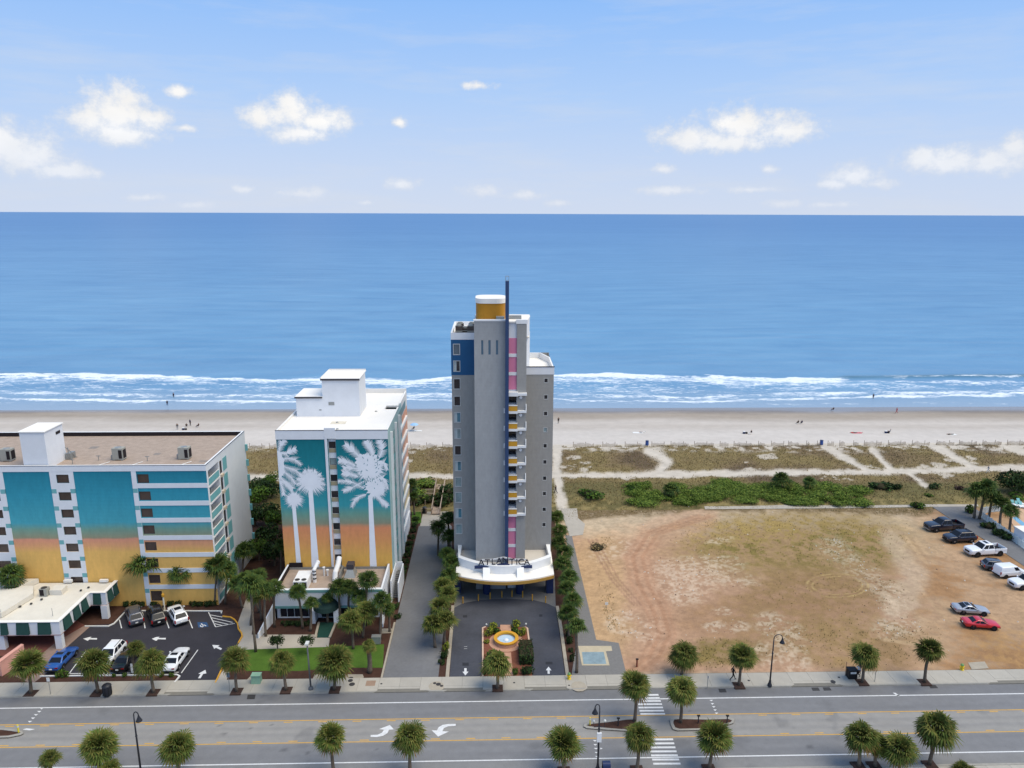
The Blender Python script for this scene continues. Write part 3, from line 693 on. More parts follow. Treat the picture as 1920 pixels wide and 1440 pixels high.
slab_cache = {}
while x < 150:
    w_ = 2.44
    ap = any(a < x + w_ / 2 < c for a, c in aprons)
    key = ap
    if key not in slab_cache:
        q = MB()
        if ap:
            q.hexa([(0.012, 0.03, 0.0), (w_ - 0.012, 0.03, 0.0), (w_ - 0.012, 0.95, 0.0), (0.012, 0.95, 0.0)], [(0.012, 0.03, 0.03), (w_ - 0.012, 0.03, 0.03), (w_ - 0.012, 0.95, 0.118), (0.012, 0.95, 0.118)])
            q.box(0.012, w_ - 0.012, 0.975, SW_Y1 - SW_Y0, 0, 0.12)
        else:
            q.box(0.012, w_ - 0.012, 0.24, SW_Y1 - SW_Y0, 0, 0.12)
        slab_cache[key] = q.mesh('slab'); slab_cache[key].materials.append(m_slab)
    o = bpy.data.objects.new('slab', slab_cache[key]); COL.objects.link(o); o.parent = sidewalk; o.location = (x, SW_Y0, 0.0)
    x += w_; i += 1
ax = sorted(aprons); prev = -300
for a, c in ax + [(300, 300)]:
    b_ = MB(); b_.hexa([(prev + 0.25, SW_Y0, 0), (a - 0.25, SW_Y0, 0), (a, SW_Y0 + 0.22, 0), (prev, SW_Y0 + 0.22, 0)], [(prev + 0.5, SW_Y0 + 0.03, 0.135), (a - 0.5, SW_Y0 + 0.03, 0.135), (a, SW_Y0 + 0.22, 0.135), (prev, SW_Y0 + 0.22, 0.135)])
    b_.build('kerb', m_kerb, sidewalk); prev = c
# near sidewalk, below the camera
_sw = MB(); _sw.box(-300, 300, 55.0, ROAD_Y0 - 0.02, -0.05, 0.085)
near_walk = struct(_sw.build('sidewalk', MATS['joint_grit']))
q = MB(); q.box(0.012, 2.43, 0, ROAD_Y0 - 0.26 - 58.6, 0, 0.12); nm = q.mesh('slab'); nm.materials.append(m_slab)
q = MB(); q.box(0.012, 2.43, 0, 58.57 - 55.0, 0, 0.119); nm2 = q.mesh('slab'); nm2.materials.append(m_slab)
x = -75.0
while x < 80:
    for m_, y_ in ((nm, 58.6), (nm2, 55.0)):
        o = bpy.data.objects.new('slab', m_); COL.objects.link(o); o.parent = near_walk; o.location = (x, y_, 0)
    x += 2.44
MB().box(-300, 300, ROAD_Y0 - 0.24, ROAD_Y0, 0, 0.135).build('kerb', m_kerb, near_walk)
def tree_pit(x, y, parent, s=0.62, zz=0.118):
    MB().box(x - s, x + s, y - s, y + s, zz - 0.1, zz + 0.018).build('tree_pit', MATS['pit_mulch'], parent)
mat('pit_mulch', S(74, 58, 52), 0.95, 0.1, 0.3, 3, 0.5, 20)
# patched concrete round manholes
def pads(pts, z, parent, mt, name): MB().prism(pgon(pts), 0.05, z).build(name, mt, parent)
m_pad = mat('pad_concrete', S(178, 168, 152, 0.84), 0.92, 0.15, 0.14, 1.5, 0.15, 12)
for pts in ([(1390, 155), (1470, 150)],):
    for cx, cy in [(818, 1288), (1085, 1288)]:
        p = G(cx, cy); MB().lathe(p[0], p[1], [(0.001, 0.126), (0.9, 0.126), (1.0, 0.1)], 10).build('concrete_pad', m_pad, sidewalk)
for (cx, cy, r) in ((660, 1283, 0.35), (657, 1276, 0.3), (715, 1282, 0.13), (822, 1283, 0.3), (815, 1281, .2), (828, 1286, .2), (964, 1280, 0.13), (1067, 1285, 0.12), (1068, 1262, .1), (1562, 1278, .3), (1573, 1270, .15), (1404, 1276, .15)):
    p = G(cx, cy, 0.12); MB().cyl(p[0], p[1], 0.1, 0.13, r, 10).build('manhole_cover', m_iron, sidewalk)
p = G(695, 1281, .12); MB().box(p[0] - 0.55, p[0] + 0.55, p[1] - 0.5, p[1] + 0.5, 0.1, 0.125).build('paved_patch', mat('patch_brown', S(150, 126, 108), 0.9), sidewalk)

# ---- motel car park
m_asph = mat('fresh_asphalt', S(56, 55, 62, 0.95), 0.85, 0.25, 0.18, 0.5, 0.2, 20, fine=0.35)
m_asph2 = mat('driveway_asphalt', S(74, 76, 84, 0.95), 0.88, 0.2, 0.22, 0.35, 0.2, 20, fine=0.4)
m_lane = mat('old_asphalt', S(122, 122, 124, 0.86), 0.92, 0.15, 0.16, 0.3, 0.25, 18, fine=0.5)
m_conc = mat('light_concrete', S(186, 178, 166, 0.84), 0.92, 0.15, 0.12, 0.5, 0.15, 12)
m_kwhite = mat('white_kerb_paint', S(226, 226, 224, 0.9), 0.8, 0.25, 0.10, 2); m_kyel = mat('yellow_kerb_paint', S(222, 164, 60, 0.9), 0.8, 0.25, 0.14, 2)
bed = MB(); bed.sheet([(-150, 77.75), (11.2, 77.75), (11.2, 128.4), (-150, 128.4)], 0.0)
beds = struct(bed.build('planting_bed', m_mulch))
carpark = struct(MB().sheet(pgon([(331, 1281.5), (404, 1281.5), (420, 1248), (446, 1206), (454, 1193), (449, 1180), (445, 1168), (434, 1158), (418, 1154), (417, 1146), (232, 1146), (212, 1170), (170, 1172), (-60, 1172), (-120, 1190), (-120, 1215), (100, 1215), (76, 1268), (337, 1268)]), 0.006).build('car_park', m_asph))
def kerb_line(pts, mt, parent, w=0.16, z=0.14, name='kerb'):
    P = pgon(pts); b_ = MB()
    for i in range(len(P) - 1):
        a = Vector(P[i]); c = Vector(P[i + 1]); d = (c - a).normalized(); nrm = Vector((-d.y, d.x)) * w / 2; e = d * (w * 0.3)
        b_.prism([a - nrm - e, c - nrm + e, c + nrm + e, a + nrm - e], 0.0, z + 0.0015 * (i % 2))
    return b_.build(name, mt, parent)
kerb_line([(160, 1175), (203, 1175), (214, 1170), (237, 1146)], m_kwhite, carpark); kerb_line([(266, 1146), (416, 1146.5)], m_kwhite, carpark); kerb_line([(416, 1146.5), (415, 1150)], m_kwhite, carpark)
kerb_line([(76, 1269), (200, 1267.5), (331, 1266), (337, 1269), (328, 1280)], m_kwhite, carpark)
kerb_line([(418, 1156.5), (432, 1158), (440, 1163), (445.5, 1170), (447, 1180), (453, 1188), (454, 1194), (450, 1201), (447, 1206)], m_kyel, carpark); kerb_line([(419, 1249), (404, 1281)], m_kyel, carpark)
def pline(p0, p1, w, parent, mt=None, z=0.010, name='bay_line'):
    a = Vector(G(*p0)[:2]); c = Vector(G(*p1)[:2]); d = (c - a).normalized(); nn = Vector((-d.y, d.x)) * w / 2
    paint([a - nn, c - nn, c + nn, a + nn], mt or m_white, parent, z, name)
for a, c in (((224, 1162), (228, 1178)), ((267, 1148), (272, 1178)), ((306, 1148), (317, 1178)), ((349, 1148), (361, 1178)), ((391, 1148), (404, 1175)), ((404, 1175.5), (440, 1169)),
             ((129, 1264), (160, 1222)), ((214, 1264), (245, 1221)), ((298, 1263), (329, 1219)), ((340, 1262), (371, 1218.5)), ((130, 1263), (250, 1262)), ((262, 1262), (335, 1260.5)),
             ((394, 1153), (417, 1157)), ((396, 1158), (436, 1167)), ((399, 1164), (430, 1171)), ((401, 1169), (417, 1173))): pline(a, c, 0.12, carpark)
def arrow(pts, parent, z=0.010): paint(pgon(pts), m_white, parent, z, 'lane_arrow')
def zk(pts): return [(200 + x / 6.857, 1100 + y / 6.857) for x, y in pts]
arrow(zk([(580, 670), (640, 648), (682, 645), (664, 660), (762, 659), (760, 679), (660, 676), (640, 696), (625, 694)]), carpark)
arrow([(156, 1197.6), (169, 1194.3), (172, 1194.5), (168.5, 1196.5), (182, 1196.5), (181.8, 1199.2), (168, 1199), (164.5, 1201.5), (162, 1200.5)], carpark)
arrow(zk([(1358, 750), (1452, 753), (1432, 768), (1484, 797), (1466, 815), (1406, 786), (1382, 800)]), carpark)
arrow(zk([(1270, 1070), (1282, 1116), (1240, 1122), (1208, 1178), (1175, 1178), (1208, 1124), (1178, 1120)]), carpark)
m_blue = mat('access_blue', S(52, 84, 124, 0.9), 0.8, 0.2, 0.2, 3)
paint(pgon(zk([(1165, 458), (1290, 458), (1310, 515), (1180, 526)])), m_blue, carpark, 0.010, 'access_symbol')
for pts in ([(1208, 476), (1226, 474), (1238, 492), (1262, 490), (1284, 504), (1272, 508), (1256, 498), (1234, 502)], [(1198, 494), (1212, 492), (1210, 508), (1232, 514), (1244, 505), (1250, 510), (1232, 522), (1204, 516)]):
    paint(pgon(zk(pts)), m_white, carpark, 0.014, 'access_symbol')
MB().sheet(pgon([(78, 1270), (331, 1267.5), (325, 1281), (70, 1283)]), 0.05).build('mulch_strip', m_mulch, beds)
# pink path up to the canopy
MB().sheet(pgon([(28, 1268), (60, 1283), (88, 1262), (120, 1218), (168, 1176), (160, 1172), (104, 1205)]), 0.02).build('footpath', mat('path_paving', S(150, 128, 118, 0.86), 0.9), beds)
MB().sheet(pgon([(104, 1215), (162, 1174), (120, 1150), (-80, 1150), (-80, 1230), (60, 1230)]), 0.013).build('red_paving', mat('red_paving', S(120, 76, 68, 0.86), 0.85, 0.2, 0.2, 2), beds)

# ---- hotel forecourt: lawn, walks
m_lawn = mat('mown_lawn', S(84, 114, 46, 0.8), 0.95, 0.1, 0.25, 0.6, 0.5, 30)
lawn = struct(MB().sheet(pgon([(452, 1216), (500, 1214), (620, 1213), (720, 1208), (718, 1252), (640, 1252), (560, 1258), (462, 1258), (440, 1240)]), 0.012).build('lawn', m_lawn))
walk = struct(MB().sheet(pgon([(462, 1122), (478, 1122), (472, 1190), (618, 1190), (618, 1200), (616, 1213), (460, 1218), (440, 1232), (424, 1278), (404, 1281.5), (421, 1248), (446, 1210), (456, 1193), (450, 1180), (446, 1168)]), 0.016).build('footpath', m_conc))
MB().sheet(pgon([(600, 1167), (628, 1167), (621, 1196), (594, 1196)]), 0.022).build('green_carpet', mat('green_carpet', S(38, 72, 64, 0.9), 0.95, 0.1, 0.2, 3), walk)
MB().prism(pgon([(596, 1168), (600, 1168), (593, 1196.5), (589, 1196.5)]), 0.0, 0.16).build('kerb', m_pad, walk); MB().prism(pgon([(628, 1168), (632, 1168), (620, 1196.5), (616, 1196.5)]), 0.0, 0.16).build('kerb', m_pad, walk)
for pts in ([(458, 1280), (476, 1262), (488, 1262), (486, 1281)], [(584, 1278), (590, 1265), (622, 1266), (618, 1279)], [(634, 1279), (640, 1265), (680, 1265), (682, 1270), (676, 1279)], [(716, 1179), (735, 1179), (734, 1187), (716, 1188)]):
    MB().prism(pgon(pts), 0, 0.05).build('concrete_pad', m_pad, beds)
p = G(658, 1272, 0.05); MB().cyl(p[0], p[1], 0.04, 0.07, 0.3, 10).build('manhole_cover', m_iron, beds)

# ---- service lane between the hotels
lane = struct(MB().sheet([(-13.1, 77.75), (-6.5, 77.75), (-6.5, 106), (-7.2, 121.5), (-13.0, 121.5), (-13.1, 100)], 0.008).build('service_lane', m_lane))
MB().prism([(-13.35, 77.8), (-13.12, 77.8), (-13.12, 90), (-13.35, 90)], 0, 0.1).build('kerb', m_pad, lane)
MB().sheet([(-12.8, 121.5), (-7.4, 121.5), (-8.2, 128.2), (-12.8, 128.2)], 0.012).build('concrete_apron', m_conc, lane)

# ---- tower forecourt
drive = struct(MB().sheet(pgon([(843, 1270), (849, 1180), (851, 1140), (868, 1131), (900, 1125), (948, 1122.5), (1000, 1125), (1025, 1131), (1042, 1139), (1048, 1180), (1060, 1268.5)]), 0.008).build('hotel_driveway', m_asph2))
m_paver = mat('grey_pavers', S(128, 126, 124, 0.86), 0.9, 0.15, 0.14, 3.5, 0.2, 16)
MB().sheet(pgon([(851, 1140), (868, 1131), (900, 1125), (948, 1122.5), (1000, 1125), (1025, 1131), (1042, 1139), (1040, 1080), (856, 1080)]), 0.006).build('paver_apron', m_paver, drive)
kerb_line([(838.5, 1271), (846.5, 1180), (849, 1137)], m_pad, drive, 0.42, 0.10); kerb_line([(1064.5, 1269), (1052, 1180), (1045, 1138)], m_pad, drive, 0.42, 0.10)
arrow([(870.5, 1253), (875, 1253), (875, 1259.5), (878.5, 1259.5), (872.5, 1266.5), (867, 1259.5), (870.5, 1259.5)], drive, 0.014)
arrow([(1026.8, 1263.5), (1026.6, 1257), (1023.3, 1257), (1028.5, 1250), (1034, 1257), (1030.6, 1257), (1030.8, 1263.5)], drive, 0.014)
m_patch = mat('tar_patch', S(48, 49, 55), 0.8)
for a, c, d, e in ((867, 879, 1242.5, 1248.5), (1023, 1036, 1241, 1246), (870, 876, 1212.5, 1216.5), (868, 876, 1153.5, 1158), (1011, 1017, 1152, 1156.5)):
    if d == 1212.5: pline((a, d), (c, d), 0.05, drive, m_white, 0.014, 'painted_tick'); pline((a, e), (c, e), 0.05, drive, m_white, 0.014, 'painted_tick'); continue
    paint(pgon([(a, e), (c, e), (c, d), (a, d)]), m_patch, drive, 0.013, 'tar_patch')
strip = struct(MB().sheet(pgon([(1071, 1270), (1175, 1266), (1160, 1206), (1118, 1200), (1104, 1140), (1085, 1060), (1072, 1004), (1060, 1004), (1076, 1100), (1082, 1200)]), 0.055).build('paved_strip', m_paver))
MB().prism(pgon([(1091, 1248.5), (1143, 1248.5), (1136, 1222), (1148, 1221), (1146, 1212), (1084, 1212)]), 0.0, 0.075).build('tan_border', mat('tan_concrete', S(200, 186, 158, 0.84), 0.9), strip)
MB().prism(pgon([(1094, 1246), (1137, 1246), (1132, 1223.5), (1091, 1223.5)]), 0.0, 0.082).build('blue_pad', mat('faded_blue_paint', S(138, 158, 166, 0.88), 0.8, 0.2, 0.25, 1.0), strip)
MB().prism(pgon([(1051, 954), (1082, 954), (1084, 972), (1097, 983), (1093, 1003), (1068, 1006)]), -0.02, 0.07).build('concrete_slab', m_conc, strip)
# ---- concrete walk behind the lot and the lane at the right
bw = struct(MB().sheet(pgon([(1318, 943), (1450, 941), (1700, 938), (1825, 935), (1835, 950), (1750, 951), (1600, 953.5), (1322, 955.5)]), 0.085).build('footpath', m_conc))
rl = struct(MB().sheet(pgon([(1748, 951), (1822, 950), (1850, 968), (1935, 1022), (2060, 1100), (2060, 1180), (1920, 1062), (1850, 1015), (1800, 985)]), 0.078).build('service_lane', m_lane))
MB().sheet(pgon([(1815, 1243), (1846, 1241), (1854, 1254), (1822, 1256)]), 0.06).build('concrete_patch', m_pad, rl)
# ================================================================== BUILDINGS
def zgrad_mat(name, stops, z0, z1, rough=0.85, brick=True):
    """painted wall: bands of paint by height, over coursed masonry relief"""
    m, nt, b_ = nodes_of(name); N = nt.nodes; L = nt.links
    geo = N.new('ShaderNodeNewGeometry'); sp = N.new('ShaderNodeSeparateXYZ'); L.new(geo.outputs['Position'], sp.inputs[0])
    n = N.new('ShaderNodeTexNoise'); n.inputs['Scale'].default_value = 0.5; n.inputs['Detail'].default_value = 6; L.new(geo.outputs['Position'], n.inputs['Vector'])
    jit = N.new('ShaderNodeMath'); jit.operation = 'MULTIPLY_ADD'; L.new(n.outputs[0], jit.inputs[0]); jit.inputs[1].default_value = 0.5; L.new(sp.outputs[2], jit.inputs[2])
    mr = N.new('ShaderNodeMapRange'); L.new(jit.outputs[0], mr.inputs[0]); mr.inputs[1].default_value = z0 + 0.25; mr.inputs[2].default_value = z1 + 0.25
    rp = N.new('ShaderNodeValToRGB'); L.new(mr.outputs[0], rp.inputs[0]); e = rp.color_ramp.elements
    e[0].position = 0; e[0].color = (*stops[0][1], 1); e[1].position = 1; e[1].color = (*stops[-1][1], 1)
    for z, c in stops[1:-1]: e.new((z - z0) / (z1 - z0)).color = (*c, 1)
    n2 = N.new('ShaderNodeTexNoise'); n2.inputs['Scale'].default_value = 2.2; n2.inputs['Detail'].default_value = 8; n2.inputs['Roughness'].default_value = 0.7
    mp = N.new('ShaderNodeMapping'); mp.inputs['Scale'].default_value = (1, 1, 0.35); L.new(geo.outputs['Position'], mp.inputs[0]); L.new(mp.outputs[0], n2.inputs['Vector'])
    v = N.new('ShaderNodeMapRange'); L.new(n2.outputs[0], v.inputs[0]); v.inputs[1].default_value = 0.3; v.inputs[2].default_value = 0.7; v.inputs[3].default_value = 0.9; v.inputs[4].default_value = 1.07
    w = N.new('ShaderNodeTexWave'); w.wave_type = 'BANDS'; w.bands_direction = 'Z'; w.inputs['Scale'].default_value = 0.314 / 0.4 * 2; w.inputs['Distortion'].default_value = 0.0; L.new(geo.outputs['Position'], w.inputs['Vector'])
    vv = N.new('ShaderNodeMath'); vv.operation = 'MULTIPLY_ADD'; L.new(w.outputs['Fac'], vv.inputs[0]); vv.inputs[1].default_value = 0.05; L.new(v.outputs[0], vv.inputs[2])
    sc = N.new('ShaderNodeVectorMath'); sc.operation = 'SCALE'; L.new(rp.outputs[0], sc.inputs[0]); L.new(vv.outputs[0], sc.inputs['Scale']); L.new(sc.outputs[0], b_.inputs['Base Color'])
    b_.inputs['Roughness'].default_value = rough; b_.inputs['Specular IOR Level'].default_value = 0.25
    bp = N.new('ShaderNodeBump'); bp.inputs['Strength'].default_value = 0.2; bp.inputs['Distance'].default_value = 0.03; L.new(w.outputs['Fac'], bp.inputs['Height']); L.new(bp.outputs[0], b_.inputs['Normal'])
    return m
def wall_open(b_, P, u0, u1, v0, v1, ops, depth):
    """wall face with real openings; P(u, v, d) maps to the world, d runs inwards"""
    us = sorted({u0, u1} | {o[0] for o in ops} | {o[1] for o in ops}); vs = sorted({v0, v1} | {o[2] for o in ops} | {o[3] for o in ops})
    us = [u for u in us if u0 <= u <= u1]; vs = [v for v in vs if v0 <= v <= v1]
    for a, c in zip(us[:-1], us[1:]):
        run = None
        for d, e in zip(vs[:-1], vs[1:]):
            um, vm = (a + c) / 2, (d + e) / 2
            hole = any(o[0] < um < o[1] and o[2] < vm < o[3] for o in ops)
            if hole:
                if run is not None: b_.quad(P(a, run, 0), P(c, run, 0), P(c, d, 0), P(a, d, 0)); run = None
            elif run is None: run = d
        if run is not None: b_.quad(P(a, run, 0), P(c, run, 0), P(c, vs[-1], 0), P(a, vs[-1], 0))
    for o in ops:
        a, c, d, e = o[:4]; dp = o[4] if len(o) > 4 else depth
        b_.quad(P(a, d, 0), P(c, d, 0), P(c, d, dp), P(a, d, dp)); b_.quad(P(a, e, 0), P(c, e, 0), P(c, e, dp), P(a, e, dp))
        b_.quad(P(a, d, 0), P(a, e, 0), P(a, e, dp), P(a, d, dp)); b_.quad(P(c, d, 0), P(c, e, 0), P(c, e, dp), P(c, d, dp))
def front(Yf): return lambda u, v, d: (u, Yf + d, v)
def east(Xw): return lambda u, v, d: (Xw - d, u, v)
def glass(name, col, rough=0.08):
    if name in MATS: return MATS[name]
    m = mat(name, col, rough, 0.6, 0.35, 0.8); return m
g_dark = glass('dark_glass', S(46, 46, 52)); g_brown = glass('bronze_glass', S(78, 64, 58), 0.2); g_pale = glass('curtained_glass', S(140, 158, 160), 0.15); g_mid = glass('tinted_glass', S(84, 98, 108), 0.1); g_teal = glass('teal_glass', S(84, 130, 146), 0.12)
def rect_ring(b_, P, a, c, d, e, t, d0, d1):
    for (p, q, r_, s_) in ((a, c, d, d + t), (a, c, e - t, e), (a, a + t, d + t, e - t), (c - t, c, d + t, e - t)):
        lo = [P(p, r_, d1), P(q, r_, d1), P(q, s_, d1), P(p, s_, d1)]; hi = [P(p, r_, d0), P(q, r_, d0), P(q, s_, d0), P(p, s_, d0)]
        b_.hexa(lo, hi)
def window(P, a, c, d, e, parent, frame_m, pane_m, t=0.07, d0=0.06, d1=0.14, mull=0, name='window'):
    b_ = MB(); rect_ring(b_, P, a, c, d, e, t, d0, d1)
    for k in range(mull):
        u = a + (c - a) * (k + 1) / (mull + 1)
        b_.hexa([P(u - 0.025, d + t, d1), P(u + 0.025, d + t, d1), P(u + 0.025, e - t, d1), P(u - 0.025, e - t, d1)], [P(u - 0.025, d + t, d0 + 0.01), P(u + 0.025, d + t, d0 + 0.01), P(u + 0.025, e - t, d0 + 0.01), P(u - 0.025, e - t, d0 + 0.01)])
    w = b_.build(name, frame_m, parent)
    q = MB(); q.quad(P(a + t * 0.5, d + t * 0.5, d1 - 0.02), P(c - t * 0.5, d + t * 0.5, d1 - 0.02), P(c - t * 0.5, e - t * 0.5, d1 - 0.02), P(a + t * 0.5, e - t * 0.5, d1 - 0.02))
    q.build('pane', pane_m, w); return w
m_wwall = mat('white_stucco', S(224, 226, 230, 1.0), 0.85, 0.2, 0.05, 0.8, 0.1, 14)
m_wtrim = mat('white_trim', S(232, 232, 232, 0.98), 0.7, 0.3, 0.05, 1.0)
m_gravel = mat('gravel_roof', S(178, 160, 146, 0.86), 0.95, 0.1, 0.18, 1.2, 0.5, 22, fine=1.0)
m_memb = mat('white_membrane', S(240, 236, 230, 0.94), 0.85, 0.2, 0.05, 0.35)
m_black = mat('black_coating', S(38, 32, 34), 0.8, 0.3)
m_metal = mat('galvanised_metal', S(150, 152, 150), 0.5, 0.5, 0.15, 4, metal=0.4); m_acgrey = mat('unit_casing', S(172, 170, 160, 0.86), 0.7, 0.3, 0.1, 3)
m_tealp = mat('teal_panel', S(120, 182, 186, 0.9), 0.6, 0.3, 0.06, 1); m_dgreen = mat('dark_green_canvas', S(48, 78, 74, 0.95), 0.9, 0.1, 0.12, 2)
m_capline = mat('dark_metal_cap', S(66, 64, 70), 0.5, 0.4)
TEAL = [(0.0, S(228, 180, 98)), (8.3, S(230, 182, 104)), (9.2, S(224, 164, 116)), (10.15, S(216, 150, 124)), (10.35, S(150, 148, 122)), (11.6, S(116, 156, 142)), (12.6, S(74, 162, 178)), (16.5, S(54, 148, 170)), (20.0, S(36, 126, 148))]
m_motelwall = zgrad_mat('motel_mural_paint', TEAL, 0, 20.0)

# ---------------------------------------------------------------- motel
def build_motel():
    x0, x1, yf, yb, zt, zr = -110.0, -38.6, 95.2, 111.1, 20.8, 20.15
    t = thing('motel', 'long seven-storey motel painted teal, coral and yellow with a gravel roof', 'building', (x1 - 20, yf, 0))
    P = front(yf); wins = []; FL = 2.48
    for k in range(7):
        wins.append((-58.6, -56.95, 19.55 - 2.5 * k - 1.22, 19.55 - 2.5 * k))
    tops = [19.75 - 2.47 * k for k in range(8)]
    for zt_ in tops: wins.append((-47.9, -46.35, zt_ - 1.5 if zt_ > 3 else 0.7, zt_ - 0.22 if zt_ > 3 else zt_ - .2))
    for k in range(7): wins.append((-68.1, -66.4, 19.55 - 2.5 * k - 1.22, 19.55 - 2.5 * k))
    b_ = MB(); wall_open(b_, P, x0, x1, 0, zt, wins, 0.16); 
    b_.quad((x0, yb, 0), (x1, yb, 0), (x1, yb, zt), (x0, yb, zt)); b_.quad((x0, yf, 0), (x0, yb, 0), (x0, yb, zt), (x0, yf, zt))
    b_.build('front_wall', m_motelwall, t)
    for w in wins: window(P, w[0], w[1], w[2], w[3], t, m_capline, g_brown, 0.06)
    # white strips and bands standing proud of the paint
    def strip(a, c, d, e, name, m=m_wwall, dd=0.05, ops=()):
        b2 = MB()
        if ops:
            wall_open(b2, lambda u, v, q: (u, yf - dd + q, v), a, c, d, e, ops, dd)
            b2.quad((a, yf - dd, d), (a, yf, d), (a, yf, e), (a, yf - dd, e)); b2.quad((c, yf - dd, d), (c, yf, d), (c, yf, e), (c, yf - dd, e))
        else: b2.box(a, c, yf - dd, yf - 0.002, d, e)
        return b2.build(name, m, t)
    strip(-59.45, -56.3, 0, 19.98, 'white_strip', ops=[w for w in wins[:7]]); strip(-48.62, -47.98, 0, 19.98, 'white_strip'); strip(-69.0, -65.6, 0, 19.98, 'white_strip', ops=[w for w in wins[15:]])
    strip(x0, x1, 19.98, zt, 'parapet_band', dd=0.07)
    for zz in (18.22, 15.68, 13.2, 10.62, 8.08, 5.72, 3.22): strip(-47.98, x1, zz - 0.66, zz, 'white_band', dd=0.06)
    for k in range(7):
        z_ = 17.5 - 2.48 * k
        for a, c in ((-59.45, -58.8), (-56.95, -56.3), (-48.62, -48.0), (-66.25, -65.6)): strip(a, c, z_ - 0.62, z_, 'teal_square', m_tealp, 0.056)
    # east wall with recessed balconies
    E_ = east(x1); ops = []
    for k in range(8):
        zb = 17.55 - 2.48 * k
        ops.append((95.75, 99.55, max(0.05, zb), zb + 2.2, 1.3)); ops.append((99.95, 100.85, max(0.1, zb + 0.15), zb + 2.05, 0.2))
    b2 = MB(); wall_open(b2, E_, yf, yb, 0, zt, ops, 0.2); b2.build('side_wall', m_wwall, t)
    for k in range(8):
        zb = max(0.05, 17.55 - 2.48 * k); o = ops[2 * k]; ztop = o[3]
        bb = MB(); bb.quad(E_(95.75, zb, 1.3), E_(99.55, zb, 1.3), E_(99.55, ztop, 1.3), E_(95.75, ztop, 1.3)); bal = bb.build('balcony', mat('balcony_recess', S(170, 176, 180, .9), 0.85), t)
        bb = MB(); bb.box(x1 - 1.28, x1 - 1.24, 97.0, 98.9, zb + 0.05, ztop - 0.2); bb.build('glass_door', g_dark, bal)
        bb = MB(); bb.box(x1 - 0.03, x1 + 0.03, 95.78, 99.52, zb + 0.12, zb + 1.08); bb.build('railing_panel', m_tealp, bal)
        bb = MB(); bb.box(x1 - 0.05, x1 + 0.05, 95.76, 99.54, zb + 1.08, zb + 1.15); bb.build('handrail', m_wtrim, bal)
        bb = MB(); bb.box(x1 - 0.02, x1 + 0.06, 95.6, 99.7, zb - 0.18, zb + 0.02); bb.build('slab_edge', m_wtrim, bal)
        o = ops[2 * k + 1]; w = window(E_, o[0], o[1], o[2], o[3], t, m_capline, g_dark, 0.05)
        bb = MB(); bb.box(x1 - 0.1, x1 + 0.28, 100.0, 100.8, zb - 0.28, zb + 0.1); bb.build('air_conditioner', mat('tan_unit', S(206, 190, 168, .9), 0.7), t)
        bb = MB(); bb.box(x1 + 0.003, x1 + 0.03, 101.2, 102.7, zb + 0.2, zb + 2.1); bb.build('teal_square', m_tealp, t)
        bb = MB(); bb.box(x1, x1 + 0.35, yb - 0.3, yb - 0.02, zb + 0.1, zb + 1.1); bb.build('balcony_end', m_tealp, t)
    # roof inside its parapet
    rf = MB(); rf.quad((x0, yf + 0.3, zr), (x1 - 0.3, yf + 0.3, zr), (x1 - 0.3, yb - 0.3, zr), (x0, yb - 0.3, zr)); roof = rf.build('roof', m_gravel, t)
    q = MB(); q.box(x0, x1 - 0.02, yf + 0.01, yf + 0.3, zr - 0.2, zt - 0.003); q.box(x1 - 0.3, x1 - 0.01, yf + 0.31, yb - 0.31, zr - 0.2, zt - 0.004); q.box(x0, x1 - 0.02, yb - 0.3, yb - 0.01, zr - 0.2, zt - 0.003); q.build('parapet', m_wtrim, roof)
    q = MB(); q.box(x0, x1 - 0.31, yb - 0.33, yb - 0.303, zr, zt - 0.03); q.build('tar_flashing', m_black, roof)
    q = MB(); q.box(x0, x1 + 0.06, yf - 0.10, yf - 0.02, zt - 0.02, zt + 0.03); q.box(x1 - 0.02, x1 + 0.06, yf - 0.02, yb, zt - 0.02, zt + 0.03); q.build('roof_edge_trim', m_capline, roof)
    # lift house
    h = MB(); h.box(-63.0, -59.75, 95.75, 100.0, zr, 25.3); lift = h.build('lift_house', m_wwall, t)
    q = MB(); q.box(-63.15, -59.6, 95.6, 100.15, 25.3, 25.42); q.build('lift_house_roof', m_memb, lift)
    q = MB(); q.box(-59.74, -59.70, 98.3, 99.3, 24.2, 24.6); q.build('vent', m_black, lift)
    q = MB(); q.box(-59.6, -58.9, 99.6, 100.8, zr, zr + 0.9); q.box(-59.2, -59.1, 99.5, 99.6, zr, zr + 1.8); q.tube([(-59.4, 99.4, zr + 1.9), (-58.6, 100.6, zr)], 0.05, 5); q.build('roof_ladder', m_metal, lift)
    for (xx, yy) in ((-57.6, 97.6), (-54.9, 99.2), (-48.0, 98.8)):
        q = MB(); q.tube([(xx, yy, zr), (xx, yy, zr + 0.7)], 0.05, 5); q.box(xx - 0.3, xx + 0.3, yy - 0.03, yy + 0.03, zr + 0.62, zr + 0.7); q.build('vent_pipe', m_metal, roof)
    for a, c in (((-58.5, 97.3), (-57.2, 96.0)), ((-48.6, 96.2), (-47.0, 96.6)), ((-54.3, 96.0), (-52.0, 96.4)), ((-59.2, 104.5), (-58.0, 105.6)), ((-40.8, 98.2), (-39.6, 99.0)), ((-48.5, 101.5), (-47.6, 102.4))):
        q = MB(); q.box(a[0], c[0], a[1], c[1], zr, zr + 0.012); q.build('roof_patch', mat('roof_patch', S(140, 132, 126), 0.9, 0.1, 0.2, 2), roof)
    q = MB()
    for xx in (-54.5, -50.0, -43.3): q.tube([(xx, 96.0, zr + 0.06), (xx + 1.5, 98.4, zr + 0.06)], 0.05, 5)
    q.build('conduit', m_wtrim, roof)
    return t
build_motel()
